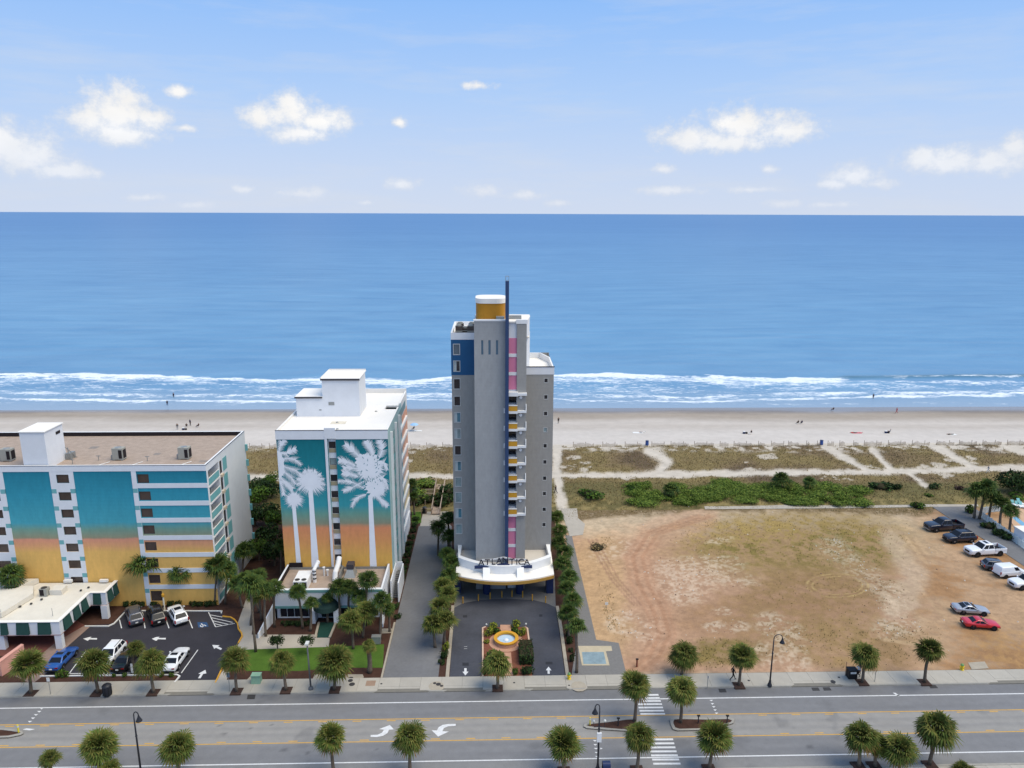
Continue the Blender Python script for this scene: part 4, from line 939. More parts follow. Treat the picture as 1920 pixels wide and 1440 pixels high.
def roof_unit(x, y, z, label, grp):
    t = thing('air_conditioner', label, 'air conditioner', (x, y, z), grp)
    b_ = MB(); b_.box(x - 0.75, x + 0.75, y - 0.5, y + 0.5, z + 0.12, z + 1.75); b_.build('casing', m_acgrey, t)
    for dx in (-0.55, 0.55): MB().box(x + dx - 0.08, x + dx + 0.08, y - 0.55, y + 0.55, z, z + 0.12).build('foot', m_metal, t)
    b_ = MB(); b_.box(x + 0.752, x + 0.78, y - 0.4, y + 0.4, z + 0.3, z + 1.5); b_.box(x + 0.15, x + 0.6, y - 0.53, y - 0.502, z + 0.3, z + 1.5); b_.build('coil_grille', m_black, t)
    MB().lathe(x, y, [(0.001, z + 1.8), (0.4, z + 1.8), (0.43, z + 1.752)], 14).build('fan_guard', m_metal, t)
    b_ = MB(); b_.box(x - 1.05, x - 0.8, y - 0.3, y + 0.1, z, z + 0.7); b_.build('control_box', m_metal, t)
roof_unit(-52.2, 99.6, 20.15, 'grey air conditioner on the motel roof nearest the white lift house', 'rooftop units on the motel')
roof_unit(-43.2, 99.8, 20.15, 'grey air conditioner on the motel roof near its right end', 'rooftop units on the motel')
roof_unit(-67.4, 99.4, 20.15, 'grey air conditioner on the motel roof cut by the left edge', 'rooftop units on the motel')

# ---------------------------------------------------------------- motel entrance canopy
def build_canopy():
    t = thing('entrance_canopy', 'white flat-roofed entrance canopy with dark green awning panels before the motel', 'canopy', (-58, 89, 0))
    zb, zt = 1.95, 3.85
    outline = [(-75, 84.7), (-54.4, 84.7), (-54.4, 91.9), (-52.3, 91.9), (-52.3, 95.15), (-66.2, 95.15), (-66.2, 92.2), (-75, 92.2)]
    rp = [(-75, 85.0), (-54.7, 85.0), (-54.7, 92.2), (-52.6, 92.2), (-52.6, 95.0), (-66, 95.0), (-66, 92.0), (-75, 92.0)]
    MB().prism(outline, zb, zb + 0.12).build('soffit', mat('pink_trim', S(206, 172, 166, .9), 0.8), t)
    MB().sheet(rp, zt - 0.12).build('roof', mat('cream_membrane', S(222, 216, 204, .94), 0.9, 0.15, 0.08, 0.6), t)
    n = len(outline)
    # sloping parapet faces: wider at the foot
    segs = [((-75, 84.7), (-54.4, 84.7), (0, -1)), ((-54.4, 85.03), (-54.4, 91.9), (1, 0)), ((-54.4, 91.9), (-52.3, 91.9), (0, -1)), ((-52.3, 92.23), (-52.3, 95.15), (1, 0))]
    zt0 = zt
    for (a, c, nn) in segs:
        zt = zt0 + 0.012 * segs.index((a, c, nn)); b_ = MB(); o = 0.0; k = 0.32
        lo = [(a[0], a[1], zb + 0.12), (c[0], c[1], zb + 0.12), (c[0] - nn[0] * k, c[1] - nn[1] * k, zb + 0.12), (a[0] - nn[0] * k, a[1] - nn[1] * k, zb + 0.12)]
        b_.hexa(lo, [(p[0], p[1], zt) for p in lo]); f = b_.build('fascia', m_wwall, t)
        L_ = math.hypot(c[0] - a[0], c[1] - a[1]); d = ((c[0] - a[0]) / L_, (c[1] - a[1]) / L_)
        spans = {0: [(13.35, 14.2), (15.3, 16.85), (17.95, 19.5), (8.2, 9.8), (10.75, 12.3)], 1: [(0.42, 2.0), (2.7, 4.1), (4.65, 5.95)], 2: [(0.45, 1.45)], 3: [(0.1, 1.25), (1.65, 2.65)]}[segs.index((a, c, nn))]
        for s0, s1 in spans:
            p0 = (a[0] + d[0] * s0, a[1] + d[1] * s0); p1 = (a[0] + d[0] * s1, a[1] + d[1] * s1)
            q = MB(); q.hexa([(p0[0], p0[1], zb + 0.28), (p1[0], p1[1], zb + 0.28), (p1[0] + nn[0] * 0.3, p1[1] + nn[1] * 0.3, zb + 0.28), (p0[0] + nn[0] * 0.3, p0[1] + nn[1] * 0.3, zb + 0.28)],
                            [(p0[0], p0[1], zt - 0.1), (p1[0], p1[1], zt - 0.1), (p1[0] + nn[0] * 0.04, p1[1] + nn[1] * 0.04, zt - 0.1), (p0[0] + nn[0] * 0.04, p0[1] + nn[1] * 0.04, zt - 0.1)])
            q.build('awning_panel', m_dgreen, f)
        q = MB(); e = 0.12; q.hexa([(a[0] + nn[0] * e - d[0] * e, a[1] + nn[1] * e - d[1] * e, zt), (c[0] + nn[0] * e + d[0] * e, c[1] + nn[1] * e + d[1] * e, zt), (c[0] - nn[0] * 0.4, c[1] - nn[1] * 0.4, zt), (a[0] - nn[0] * 0.4, a[1] - nn[1] * 0.4, zt)],
                                   [(a[0] + nn[0] * e - d[0] * e, a[1] + nn[1] * e - d[1] * e, zt + 0.06), (c[0] + nn[0] * e + d[0] * e, c[1] + nn[1] * e + d[1] * e, zt + 0.06), (c[0] - nn[0] * 0.4, c[1] - nn[1] * 0.4, zt + 0.06), (a[0] - nn[0] * 0.4, a[1] - nn[1] * 0.4, zt + 0.06)])
        q.build('coping', m_memb, f)
    # raised beams on the roof
    for pts in ([(-75, 85.9), (-62.2, 85.9), (-61.2, 90.9), (-62.4, 93.0), (-64.2, 93.0), (-75, 90)], [(-66.3, 92.3), (-64.4, 92.3), (-62.9, 95.0), (-66.1, 95.0)]):
        MB().prism(pts, zt - 0.1, zt + 0.55).build('raised_roof', MATS['cream_membrane'], t)
    for x, y in ((-54.85, 84.95), (-61.95, 84.95), (-52.7, 92.0), (-69, 84.95), (-65.9, 92.6)): MB().box(x - 0.42, x + 0.42, y - 0.2, y + 0.4, 0, zb).build('column', m_wwall, t)
    MB().box(-66, -54.9, 94.6, 95.1, 0, 1.9).build('glass_front', g_dark, t)
    for x, y in ((-58.8, 95.0), (-53.9, 95.0)): MB().box(x - 0.55, x + 0.55, y - 0.35, y, zt + 0.05, zt + 0.4).build('roof_vent', m_memb, t)
    for x, y in ((-55.9, 92.6), (-55.3, 93.4), (-61.5, 88.5), (-60.5, 89.2), (-59.8, 90.3)): MB().ball((x, y, zt), 0.18, 8, 4, 0.6).build('roof_drain', m_iron, t)
    for x, y in ((-62.4, 86.1), (-56.0, 86.2)): MB().tube([(x, y, zt - .1), (x, y, zt + 1.0)], 0.03, 5).build('vent_pipe', m_metal, t)
build_canopy()
def small_unit(x, y, z, label, cat='air conditioner'):
    t = thing('air_conditioner', label, cat, (x, y, z), 'small roof units')
    MB().box(x - 0.5, x + 0.5, y - 0.4, y + 0.4, z + 0.05, z + 1.1).build('casing', m_acgrey, t); MB().lathe(x, y, [(0.001, z + 1.14), (0.36, z + 1.14), (0.4, z + 1.102)], 12).build('fan_guard', m_iron, t)
    MB().box(x - 0.42, x + 0.1, y - 0.43, y - 0.402, z + 0.15, z + 1.0).build('coil_grille', m_black, t); MB().box(x + 0.6, x + 2.2, y + 0.0, y + 1.4, z, z + 0.7).build('duct', MATS['cream_membrane'], t)
small_unit(-60.1, 91.6, 3.75, 'grey air conditioner with duct on the entrance canopy roof')

# ---------------------------------------------------------------- palm-mural hotel
MURAL = [(0.0, S(230, 180, 88)), (5.5, S(230, 178, 92)), (8.0, S(224, 156, 98)), (10.0, S(222, 146, 104)), (10.3, S(200, 146, 110)), (10.7, S(146, 146, 122)), (12.2, S(110, 156, 142)), (13.4, S(60, 152, 162)), (17.0, S(36, 134, 146)), (24.0, S(16, 108, 118))]
m_mural = zgrad_mat('hotel_mural_paint', MURAL, 0, 24.0)
m_paintw = mat('mural_white_paint', S(242, 244, 248, 1.0), 0.85, 0.2, 0.04, 1.0)
def mural_palms(parent, x0, x1, y, zlo, zhi, gap):
    rnd = random.Random(3)
    YH = 98.54; dep = [0.0]
    class MB(globals()['MB']):          # every painted stroke at its own hair's depth
        def quad(s, *p):
            d = rnd.uniform(0, 0.012); return super().quad(*[(q[0], q[1] - d, q[2]) for q in p])
    def uv(zx, zy): p = W(440 + zx / 4.5, 680 + zy / 4.5, YH); return p[0], p[2]
    def uv4(zx, zy): p = W(440 + zx / 4.236, 960 + zy / 4.236, YH); return p[0], p[2]
    def fit(u, v, side):
        lo, hi = (x0 + 0.02, gap[0] - 0.02) if side < 0 else (gap[1] + 0.02, x1 - 0.02)
        return (min(max(u, lo), hi), y - dep[0], min(max(v, zlo), zhi - 0.03))
    def leafy(b_, pts, ln, side, n=34, w=0.05):
        pts = [Vector(p) for p in pts]
        tot = len(pts) - 1
        for i in range(n):
            f = i / (n - 1) * tot * 0.999; k = int(f); q = pts[k].lerp(pts[k + 1], f - k); d = (pts[k + 1] - pts[k]).normalized()
            l = ln * (0.55 + 0.6 * sin(pi * min(1, 0.12 + 0.88 * i / n))) * rnd.uniform(0.8, 1.15)
            for s_ in (-1, 1):
                nn = Vector((-d.y, d.x)) * s_; tip = q + (d * 0.75 + nn * 0.75 + Vector((0, -0.25))).normalized() * l; wd = d * w
                b_.quad(fit(q.x - wd.x, q.y - wd.y, side), fit(q.x + wd.x, q.y + wd.y, side), fit(tip.x, tip.y, side))
        for k in range(tot):
            a, c = pts[k], pts[k + 1]; nn = Vector((-(c - a).y, (c - a).x)).normalized() * 0.05
            b_.quad(fit(*(a - nn), side), fit(*(c - nn), side), fit(*(c + nn), side), fit(*(a + nn), side))
    def blob(b_, c, ru, rv, side, n=40, jag=0.12):
        pts = []
        for i in range(n):
            a = 2 * pi * i / n; r_ = 1 + rnd.uniform(-jag, jag); pts.append(fit(c[0] + ru * r_ * cos(a), c[1] + rv * r_ * sin(a), side))
        for i in range(n): b_.quad(fit(c[0], c[1], side), pts[i], pts[(i + 1) % n])
    def burst(b_, c, r, side, n, a0=0, a1=2 * pi, w=0.06):
        for i in range(n):
            a = a0 + (a1 - a0) * (i + rnd.random()) / n; l = r * rnd.uniform(0.75, 1.1); p = Vector(c); e = p + Vector((cos(a), sin(a))) * l; e.y -= 0.15 * l * abs(cos(a)); nn = Vector((-sin(a), cos(a))) * w
            b_.quad(fit(*(p - nn), side), fit(*(p + nn), side), fit(*e, side))
    def trunk(b_, a, c, w0, w1, side):
        n = 8
        for i in range(n):
            t0, t1 = i / n, (i + 1) / n
            def pt(t_, s_): return fit(a[0] + (c[0] - a[0]) * t_ + s_ * (w0 + (w1 - w0) * t_ ** 1.4), a[1] + (c[1] - a[1]) * t_, side)
            b_.quad(pt(t0, -1), pt(t0, 1), pt(t1, 1), pt(t1, -1))
    # small round palm
    b_ = MB(); c = uv(500, 1150); blob(b_, c, 0.85, 0.7, -1, 40, .2); burst(b_, c, 1.6, -1, 90, w=0.09); trunk(b_, uv(498, 1190), uv4(512, 440), 0.26, 0.36, -1); b_.build('painted_palm', m_paintw, parent)
    # middle palm
    b_ = MB(); c = uv(640, 1000); blob(b_, c, 1.2, 1.0, -1, 50, 0.25); burst(b_, c, 2.3, -1, 110, w=0.10)
    for a in range(11):
        an = radians(-30 + a * 24); d = Vector((cos(an), sin(an))); p = Vector(c)
        leafy(b_, [p + d * 0.6, p + d * 1.3 + Vector((0, 0.05)), p + d * 1.95 - Vector((0, 0.3))], 0.55, -1, 16)
    trunk(b_, uv(640, 1060), uv4(642, 440), 0.30, 0.55, -1); b_.build('painted_palm', m_paintw, parent)
    # palm cut off by the left corner
    b_ = MB()
    for pts, ln in (([(385, 760), (440, 765), (475, 740), (512, 728)], 0.9), ([(380, 820), (450, 805), (510, 815), (560, 860)], 0.85), ([(370, 760), (385, 700), (400, 665), (415, 650)], 0.8), ([(390, 870), (460, 890), (520, 910), (580, 970)], 1.0), ([(380, 880), (430, 930), (480, 970), (510, 1020)], 1.0),
                    ([(375, 960), (420, 1000), (455, 1030), (490, 1060)], 0.95), ([(370, 980), (395, 1030), (410, 1080), (412, 1115)], 0.8), ([(380, 1000), (425, 1010), (460, 1040), (480, 1085)], 0.6)):
        leafy(b_, [uv(*p) for p in pts], ln, -1, 30)
    blob(b_, uv(375, 860), 0.75, 2.0, -1); b_.build('painted_palm', m_paintw, parent)
    # big palm on the right panel
    b_ = MB(); blob(b_, uv(1140, 880), 1.75, 1.8, 1, 70, 0.22); burst(b_, uv(1140, 890), 2.5, 1, 110, w=0.10); blob(b_, uv(1180, 1050), 1.4, 1.2, 1, 60, 0.22); burst(b_, uv(1180, 1050), 2.0, 1, 80, -2.2, 0.6, 0.1); blob(b_, uv(1090, 830), 1.2, 1.1, 1, 40, .2)
    for pts, ln in (([(1060, 800), (1010, 750), (975, 715), (935, 690)], 1.0), ([(1020, 870), (960, 840), (915, 825), (885, 820)], 0.9), ([(1040, 960), (980, 940), (945, 930), (915, 925)], 0.9), ([(1170, 780), (1150, 730), (1130, 690), (1112, 660)], 0.95), ([(1220, 800), (1245, 740), (1240, 690), (1222, 655)], 1.0),
                    ([(1090, 1060), (1000, 1010), (940, 995), (870, 1000)], 0.75), ([(1110, 1110), (1050, 1130), (1010, 1160), (990, 1215)], 0.75), ([(1190, 1110), (1230, 1150), (1260, 1180), (1290, 1205)], 0.9), ([(1200, 980), (1250, 970), (1280, 1000), (1292, 1060)], 1.0), ([(1210, 860), (1260, 840), (1280, 860), (1290, 900)], 0.9),
                    ([(1090, 1000), (1000, 1050), (960, 1060), (920, 1080)], 0.8), ([(1080, 900), (1000, 890), (950, 880), (920, 885)], 0.8)):
        leafy(b_, [uv(*p) for p in pts], ln, 1, 34)
    trunk(b_, uv(1145, 1120), uv4(1102, 440), 0.30, 0.5, 1); b_.build('painted_palm', m_paintw, parent)
    b_ = MB()
    for k in range(34):
        q = uv(rnd.uniform(1060, 1240), rnd.uniform(800, 1060)); a = rnd.uniform(0, pi); d = Vector((cos(a), sin(a))) * rnd.uniform(0.1, 0.28); nn = Vector((-d.y, d.x)).normalized() * 0.045
        b_.quad(*[(p[0], y - 0.02, p[1]) for p in (Vector(q) - d, Vector(q) - nn, Vector(q) + d, Vector(q) + nn)])
    tag(b_.build('painted_leaf_gap', m_mural, parent), kind='stuff')
def build_hotel2():
    x0, x1, yf, yb, zt = -29.95, -14.5, 98.54, 121.7, 24.6; zr = 24.25
    t = thing('hotel', 'nine-storey hotel with white palm silhouettes painted on its teal and orange front', 'building', ((x0 + x1) / 2, yf, 0))
    wx = (W(615, 900, yf)[0], W(629, 900, yf)[0]); gx = (W(610, 850, yf)[0], W(630.5, 850, yf)[0]); P = front(yf)
    ops = [(gx[0] + 0.38, gx[1], 0.0, 23.35, 0.35)]
    b_ = MB(); wall_open(b_, P, x0, x1, 0, zt, ops, 0.35); b_.quad((x0, yb, 0), (x1, yb, 0), (x1, yb, zt), (x0, yb, zt)); b_.quad((x0, yf, 0), (x0, yb, 0), (x0, yb, zt), (x0, yf, zt)); b_.build('front_wall', m_mural, t)
    a0, a1 = gx[0] + 0.38, gx[1]
    P2 = front(yf + 0.35); wl = []
    for k in range(9):
        z = 22.85 - 2.44 * k; wl.append((a0 + 0.08, a1 - 0.1, z - 0.98, z))
    b_ = MB(); wall_open(b_, P2, a0, a1, 0, 23.35, wl, 0.1); b_.build('window_shaft', m_wwall, t)
    for k, w in enumerate(wl):
        window(P2, *w, t, m_capline, g_dark if k != 1 else g_pale, 0.05, 0.02, 0.1)
        MB().box(w[0], w[1], yf + 0.29, yf + 0.345, w[2] - 0.62, w[2] - 0.02).build('spandrel_panel', mat('tan_panel', S(172, 160, 132, .9), 0.8), t)
    MB().box(gx[0], gx[0] + 0.36, yf - 0.09, yf - 0.002, 0, 23.4).build('white_trim', m_wwall, t)
    MB().box(x0 - 0.05, gx[0], yf - 0.08, yf - 0.002, 23.3, zt - 0.02).build('parapet_band', m_wwall, t); MB().box(gx[1], x1, yf - 0.08, yf - 0.002, 23.3, zt - 0.02).build('parapet_band', m_wwall, t)
    MB().box(gx[0], gx[1], yf - 0.12, yf - 0.002, 23.4, zt + 0.35).build('parapet_block', m_wwall, t)
    mural_palms(t, x0, x1, yf - 0.012, 3.5, 23.3, (gx[0], gx[1]))
    # east side: fins, balconies, painted end bay
    E_ = east(x1); ops = []
    for k in range(8):
        zb = 20.55 - 2.44 * k; ops.append((102.2, 105.6, zb, zb + 2.2, 1.2)); ops.append((106.2, 109.6, zb, zb + 2.2, 1.2)); ops.append((110.9, 113.7, zb + 0.5, zb + 1.8, 0.25))
    ops.append((110.7, 119.4, 22.35, 23.6, 0.8))
    b2 = MB(); wall_open(b2, E_, yf, 114.2, 0, zt, [o for o in ops if o[1] < 114], 0.3); b2.build('side_wall', mat('side_paint', S(176, 206, 208, .9), 0.85, 0.2, 0.12, 0.7, 0.1, 10), t)
    b2 = MB(); wall_open(b2, E_, 114.2, yb, 0, zt, [], 0.3); b2.build('end_bay', zgrad_mat('end_bay_paint', [(0, S(226, 226, 226)), (5.8, S(226, 226, 226)), (6.0, S(226, 200, 150)), (9.5, S(222, 208, 170)), (11.5, S(228, 196, 172)), (13, S(226, 178, 152)), (22.0, S(220, 164, 138)), (22.3, S(226, 226, 226)), (24.6, S(226, 226, 226))], 0, 24.6), t)
    MB().box(x1 + 0.003, x1 + 0.03, 110.7, 119.4, 22.35, 23.6).build('dark_teal_window', mat('dark_teal', S(52, 108, 110), 0.3), t)
    for k in range(8):
        zb = 20.55 - 2.44 * k
        for ya, yc in ((102.2, 105.6), (106.2, 109.6)):
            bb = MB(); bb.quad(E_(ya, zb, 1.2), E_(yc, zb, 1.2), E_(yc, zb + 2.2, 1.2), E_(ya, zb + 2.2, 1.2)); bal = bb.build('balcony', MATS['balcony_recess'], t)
            MB().box(x1 - 0.02, x1 + 0.03, ya + 0.02, yc - 0.02, zb + 0.1, zb + 1.05).build('railing_panel', m_tealp, bal)
            MB().box(x1 - 1.18, x1 - 1.13, ya + 1.0, yc - 0.6, zb + 0.05, zb + 2.0).build('glass_door', g_dark, bal)
        MB().box(x1 + 0.002, x1 + 0.3, 110.7, 119.6 if k < 8 else 114, zb - 0.15, zb + 0.35).build('white_ledge', m_wtrim, t)
        wq = [o for o in ops if o[0] == 110.9][k]; window(E_, wq[0], wq[1], wq[2], wq[3], t, m_wtrim, g_teal, 0.06, 0.1, 0.22)
    for ya in (100.9, 105.75, 109.8): MB().box(x1, x1 + 0.35, ya, ya + 0.3, 0, 23.6).build('white_fin', m_wtrim, t)
    # roof
    b_ = MB(); b_.prism([(x0 + 0.25, yf + 0.25), (x1 - 0.25, yf + 0.25), (x1 - 0.25, 111.0), (x1 - 2.2, 111.0), (x1 - 2.2, 113.2), (x1 - 0.25, 113.2), (x1 - 0.25, yb - 0.25), (x0 + 0.25, yb - 0.25)], zr - 0.3, zr); roof = b_.build('roof', m_memb, t)
    q = MB(); q.box(x0 + 0.01, x1 - 0.01, yf + 0.01, yf + 0.25, zr - 0.3, zt); q.box(x0 + 0.01, x0 + 0.25, yf + 0.26, yb - 0.26, zr - 0.3, zt); q.box(x1 - 0.25, x1 - 0.01, yf + 0.26, 111.0, zr - 0.3, zt); q.box(x1 - 0.25, x1 - 0.01, 113.2, yb - 0.26, zr - 0.3, zt); q.box(x0 + 0.01, x1 - 0.01, yb - 0.25, yb - 0.01, zr - 0.3, zt + 0.4); q.build('parapet', m_memb, roof)
    q = MB(); q.box(x0 - 0.06, gx[0], yf - 0.11, yf - 0.01, zt - 0.02, zt + 0.05); q.box(gx[1], x1 + 0.03, yf - 0.11, yf - 0.01, zt - 0.02, zt + 0.05); q.build('roof_edge_trim', m_capline, roof)
    q = MB(); q.box(x1 - 2.2, x1 - 0.02, 111.0, 113.2, zr - 1.5, zr - 1.3); q.build('roof_recess', m_wwall, roof)
    ph = MB(); ph.box(-29.15, -25.2, 106.9, 112.2, zr, 27.2); p1 = ph.build('plant_room', m_wwall, t); MB().box(-29.3, -25.21, 106.75, 112.3, 27.2, 27.32).build('plant_room_roof', m_memb, p1); MB().box(-29.32, -25.22, 106.70, 106.74, 27.08, 27.34).build('roof_edge_trim', m_capline, p1)
    ph = MB(); ph.box(-25.2, -19.75, 106.88, 112.6, zr, 29.95); p2 = ph.build('plant_room', m_wwall, t); MB().box(-25.35, -19.6, 106.72, 112.8, 29.95, 30.07).build('plant_room_roof', m_memb, p2); MB().box(-25.37, -19.58, 106.67, 106.715, 29.8, 30.09).build('roof_edge_trim', m_capline, p2)
    q = MB(); q.box(-25.36, -25.3, 106.8, 112.8, 30.07, 30.25); q.box(-25.3, -19.65, 112.7, 112.76, 30.07, 30.3); q.build('roof_rim', m_memb, p2)
    MB().box(-24.35, -23.5, 106.84, 106.877, 26.0, 26.5).build('louvre', m_metal, p2); MB().box(-25.8, -25.45, 106.86, 106.897, 25.2, 25.35).build('louvre', m_metal, p1)
    for x, y in ((-22.5, 103.6), (-17.8, 109.6), (-21.8, 100.2)): MB().ball((x, y, zr), 0.22, 8, 4, 0.7).build('roof_drain', m_metal, roof)
    b3 = MB(); b3.sheet([(-23.4, 102.7), (-21.2, 102.7), (-21.2, 104.2), (-23.4, 104.2)], zr + 0.004); b3.build('rust_stain', mat('stain', S(214, 206, 190), 0.9, 0.1, 0.2, 1.5), roof)
    return t
build_hotel2()

def build_lobby():
    t = thing('lobby_annex', 'low flat-roofed lobby building with gravel roof in front of the mural hotel', 'building', (-22, 91, 0))
    x0, x1, yf, yb, zt, zr = -29.6, -14.9, 91.0, 98.45, 4.45, 3.7
    P = front(yf + 0.5); ops = [(-29.0, -24.1, 0.05, 1.75, 0.2), (-23.4, -21.6, 0.03, 1.9, 0.4), (-20.8, -15.6, 0.05, 1.75, 0.2)]
    b_ = MB(); wall_open(b_, P, x0, x1, 0, 2.1, ops, 0.2); b_.build('front_wall', m_wwall, t)
    b_ = MB(); b_.box(x0, x1, yf, yf + 0.48, 2.1, zt); b_.build('fascia', m_wwall, t)
    MB().box(x0 - 0.05, x1 + 0.05, yf - 0.06, yf - 0.002, zt - 0.38, zt).build('teal_band', mat('soft_teal', S(120, 168, 164, .9), 0.8), t); MB().box(x0 - 0.05, x1 + 0.05, yf - 0.06, yf - 0.002, 1.75, 2.1).build('teal_band', MATS['soft_teal'], t)
    for (a, c) in ((x0, x0 + 0.25), (x1 - 0.25, x1)): MB().box(a, c, yf + 0.5, yb, 0, zt).build('side_wall', m_wwall, t)
    MB().box(x0 + 0.26, x0 + 0.3, yf + 0.5, yb, zr, zt - 0.02).build('tar_flashing', m_black, t); MB().box(x1 - 0.3, x1 - 0.26, yb - 1.4, yb, zr, zt - 0.02).build('tar_flashing', m_black, t); MB().box(x0 + 0.3, x0 + 2.2, yb - 0.1, yb - 0.02, zr, zt + 0.3).build('tar_flashing', m_black, t)
    MB().box(x0 + 0.25, x1 - 0.25, yf + 0.48, yb, zr - 0.1, zr).build('roof', m_gravel, t)
    MB().box(x0 + 0.2, x1 - 0.2, yb - 0.12, yb - 0.03, zr, zr + 0.35).build('flashing', m_metal, t)
    for o in (ops[0], ops[2]): window(P, *o[:4], t, m_wtrim, g_dark, 0.08, 0.06, 0.18, 4)
    window(P, *ops[1][:4], t, mat('green_frame', S(40, 70, 62), 0.6), g_dark, 0.1, 0.2, 0.35, 1, 'entrance_door')
    # dome awning over the door
    aw = MB(); n = 14
    for i in range(n):
        a, c = pi * i / n, pi * (i + 1) / n
        for j in range(4):
            t0, t1 = pi / 2 * j / 4, pi / 2 * (j + 1) / 4
            def pt(an, el): return (-22.5 - 1.75 * cos(an) * cos(el), yf - 1.9 * sin(an) * cos(el), 1.95 + 1.5 * sin(el))
            aw.quad(pt(a, t0), pt(c, t0), pt(c, t1), pt(a, t1))
    aw.build('dome_awning', mat('green_canvas_dark', S(34, 58, 56), 0.85), t, True)
    for x in (-24.2, -21.1): MB().box(x - 0.3, x + 0.35, yf - 1.0, yf + 0.3, 0, 1.9).build('door_pier', m_wwall, t)
    # curved garden wall to the left
    w = MB(); w.hexa([(-30.5, 86.6, 0), (-30.35, 86.6, 0), (-29.45, 91.0, 0), (-29.62, 91.0, 0)], [(-30.5, 86.6, 0.7), (-30.35, 86.6, 0.7), (-29.45, 91.0, 2.6), (-29.62, 91.0, 2.6)]); w.build('wing_wall', m_wwall, t)
    w = MB(); w.hexa([(-14.75, 88.9, 0), (-14.6, 88.9, 0), (-14.7, 91.0, 0), (-14.88, 91.0, 0)], [(-14.75, 88.9, 0.5), (-14.6, 88.9, 0.5), (-14.7, 91.0, 2.6), (-14.88, 91.0, 2.6)]); w.build('wing_wall', m_wwall, t)
build_lobby()
def box_unit(name, label, cat, parts):
    x, y, z = parts[0][2]; t = thing(name, label, cat, (x, y, z), 'equipment on the lobby roof')
    for nm, m_, _, fn in parts: fn().build(nm, m_, t)
box_unit('air_conditioner', 'large white twin-fan air conditioner on the lobby roof', 'air conditioner', [
    ('casing', m_wtrim, (-26.3, 92.9, 3.7), lambda: MB().box(-27.2, -25.3, 92.4, 95.6, 3.7, 4.95)), ('coil_grille', m_black, 0, lambda: MB().box(-27.1, -26.5, 92.37, 92.398, 3.8, 4.8)), ('coil_grille', m_black, 0, lambda: MB().box(-26.0, -25.4, 92.37, 92.398, 3.8, 4.8)),
    ('fan_guard', m_iron, 0, lambda: MB().cyl(-26.75, 92.95, 4.952, 4.98, 0.36).cyl(-25.85, 92.95, 4.952, 4.98, 0.36))])
box_unit('exhaust_stack', 'striped white exhaust stack standing on the lobby roof', 'exhaust', [('pipe', m_wtrim, (-24.8, 94.6, 3.7), lambda: MB().tube([(-24.8, 94.6, 3.7), (-24.8, 94.6, 5.6), (-24.6, 95.6, 6.0)], 0.26, 10)), ('band', m_black, 0, lambda: MB().cyl(-24.8, 94.6, 4.2, 4.4, 0.275).cyl(-24.8, 94.6, 4.8, 5.0, 0.275).cyl(-24.8, 94.6, 5.3, 5.45, 0.275)), ('cowl', m_wtrim, 0, lambda: MB().ball((-24.55, 95.8, 6.05), 0.34))])
box_unit('duct', 'white bent kitchen duct running along the lobby roof', 'duct', [('pipe', m_wtrim, (-22.0, 95.2, 3.7), lambda: MB().tube([(-22.0, 94.6, 3.9), (-22.0, 95.0, 4.9), (-21.9, 96.5, 5.3), (-21.9, 97.6, 5.9)], 0.36, 10)), ('support', m_metal, 0, lambda: MB().box(-21.5, -21.3, 94.8, 97.5, 3.7, 4.7))])
box_unit('exhaust_fan', 'grey square exhaust fan on the lobby roof against the mural wall', 'exhaust', [('base', m_metal, (-20.2, 96.8, 3.7), lambda: MB().hexa([(-21.0, 95.6, 3.7), (-19.4, 95.6, 3.7), (-19.4, 97.6, 3.7), (-21.0, 97.6, 3.7)], [(-20.6, 96.4, 4.7), (-19.8, 96.4, 4.7), (-19.8, 97.4, 4.7), (-20.6, 97.4, 4.7)])), ('hood', m_capline, 0, lambda: MB().box(-20.7, -19.7, 96.3, 97.5, 4.7, 5.4))])
for i, (x, y, h, nm) in enumerate(((-23.9, 96.4, 1.2, 'left'), (-23.4, 96.4, 0.8, 'right'))):
    box_unit('vent_pipe', ('tall' if i == 0 else 'short') + ' thin white vent pipe on the lobby roof beside the stack', 'pipe', [('pipe', m_wtrim, (x, y, 3.7), lambda x=x, y=y, h=h: MB().cyl(x, y, 3.7, 3.7 + h, 0.12)), ('cap', m_wtrim, 0, lambda x=x, y=y, h=h: MB().cyl(x, y, 3.7 + h, 3.85 + h, 0.2))])
# stair beside the hotel
def build_stair():
    t = thing('outside_stair', 'white-walled concrete stair beside the mural hotel at the service lane', 'stair', (-14, 99, 0))
    MB().box(-14.45, -14.28, 95.4, 101.4, 0, 3.3).build('side_wall', m_wwall, t); MB().box(-13.42, -13.25, 95.4, 101.4, 0, 3.0).build('side_wall', m_wwall, t); MB().box(-14.28, -13.42, 101.2, 101.4, 0, 3.3).build('landing_wall', m_wwall, t)
    for k in range(12): MB().box(-14.27, -13.43, 96.6 + k * 0.3, 96.9 + k * 0.3 + (1.0 if k == 11 else 0), 0, 0.17 * (k + 1)).build('step', mat('stair_concrete', S(120, 120, 120), 0.9), t)
build_stair()
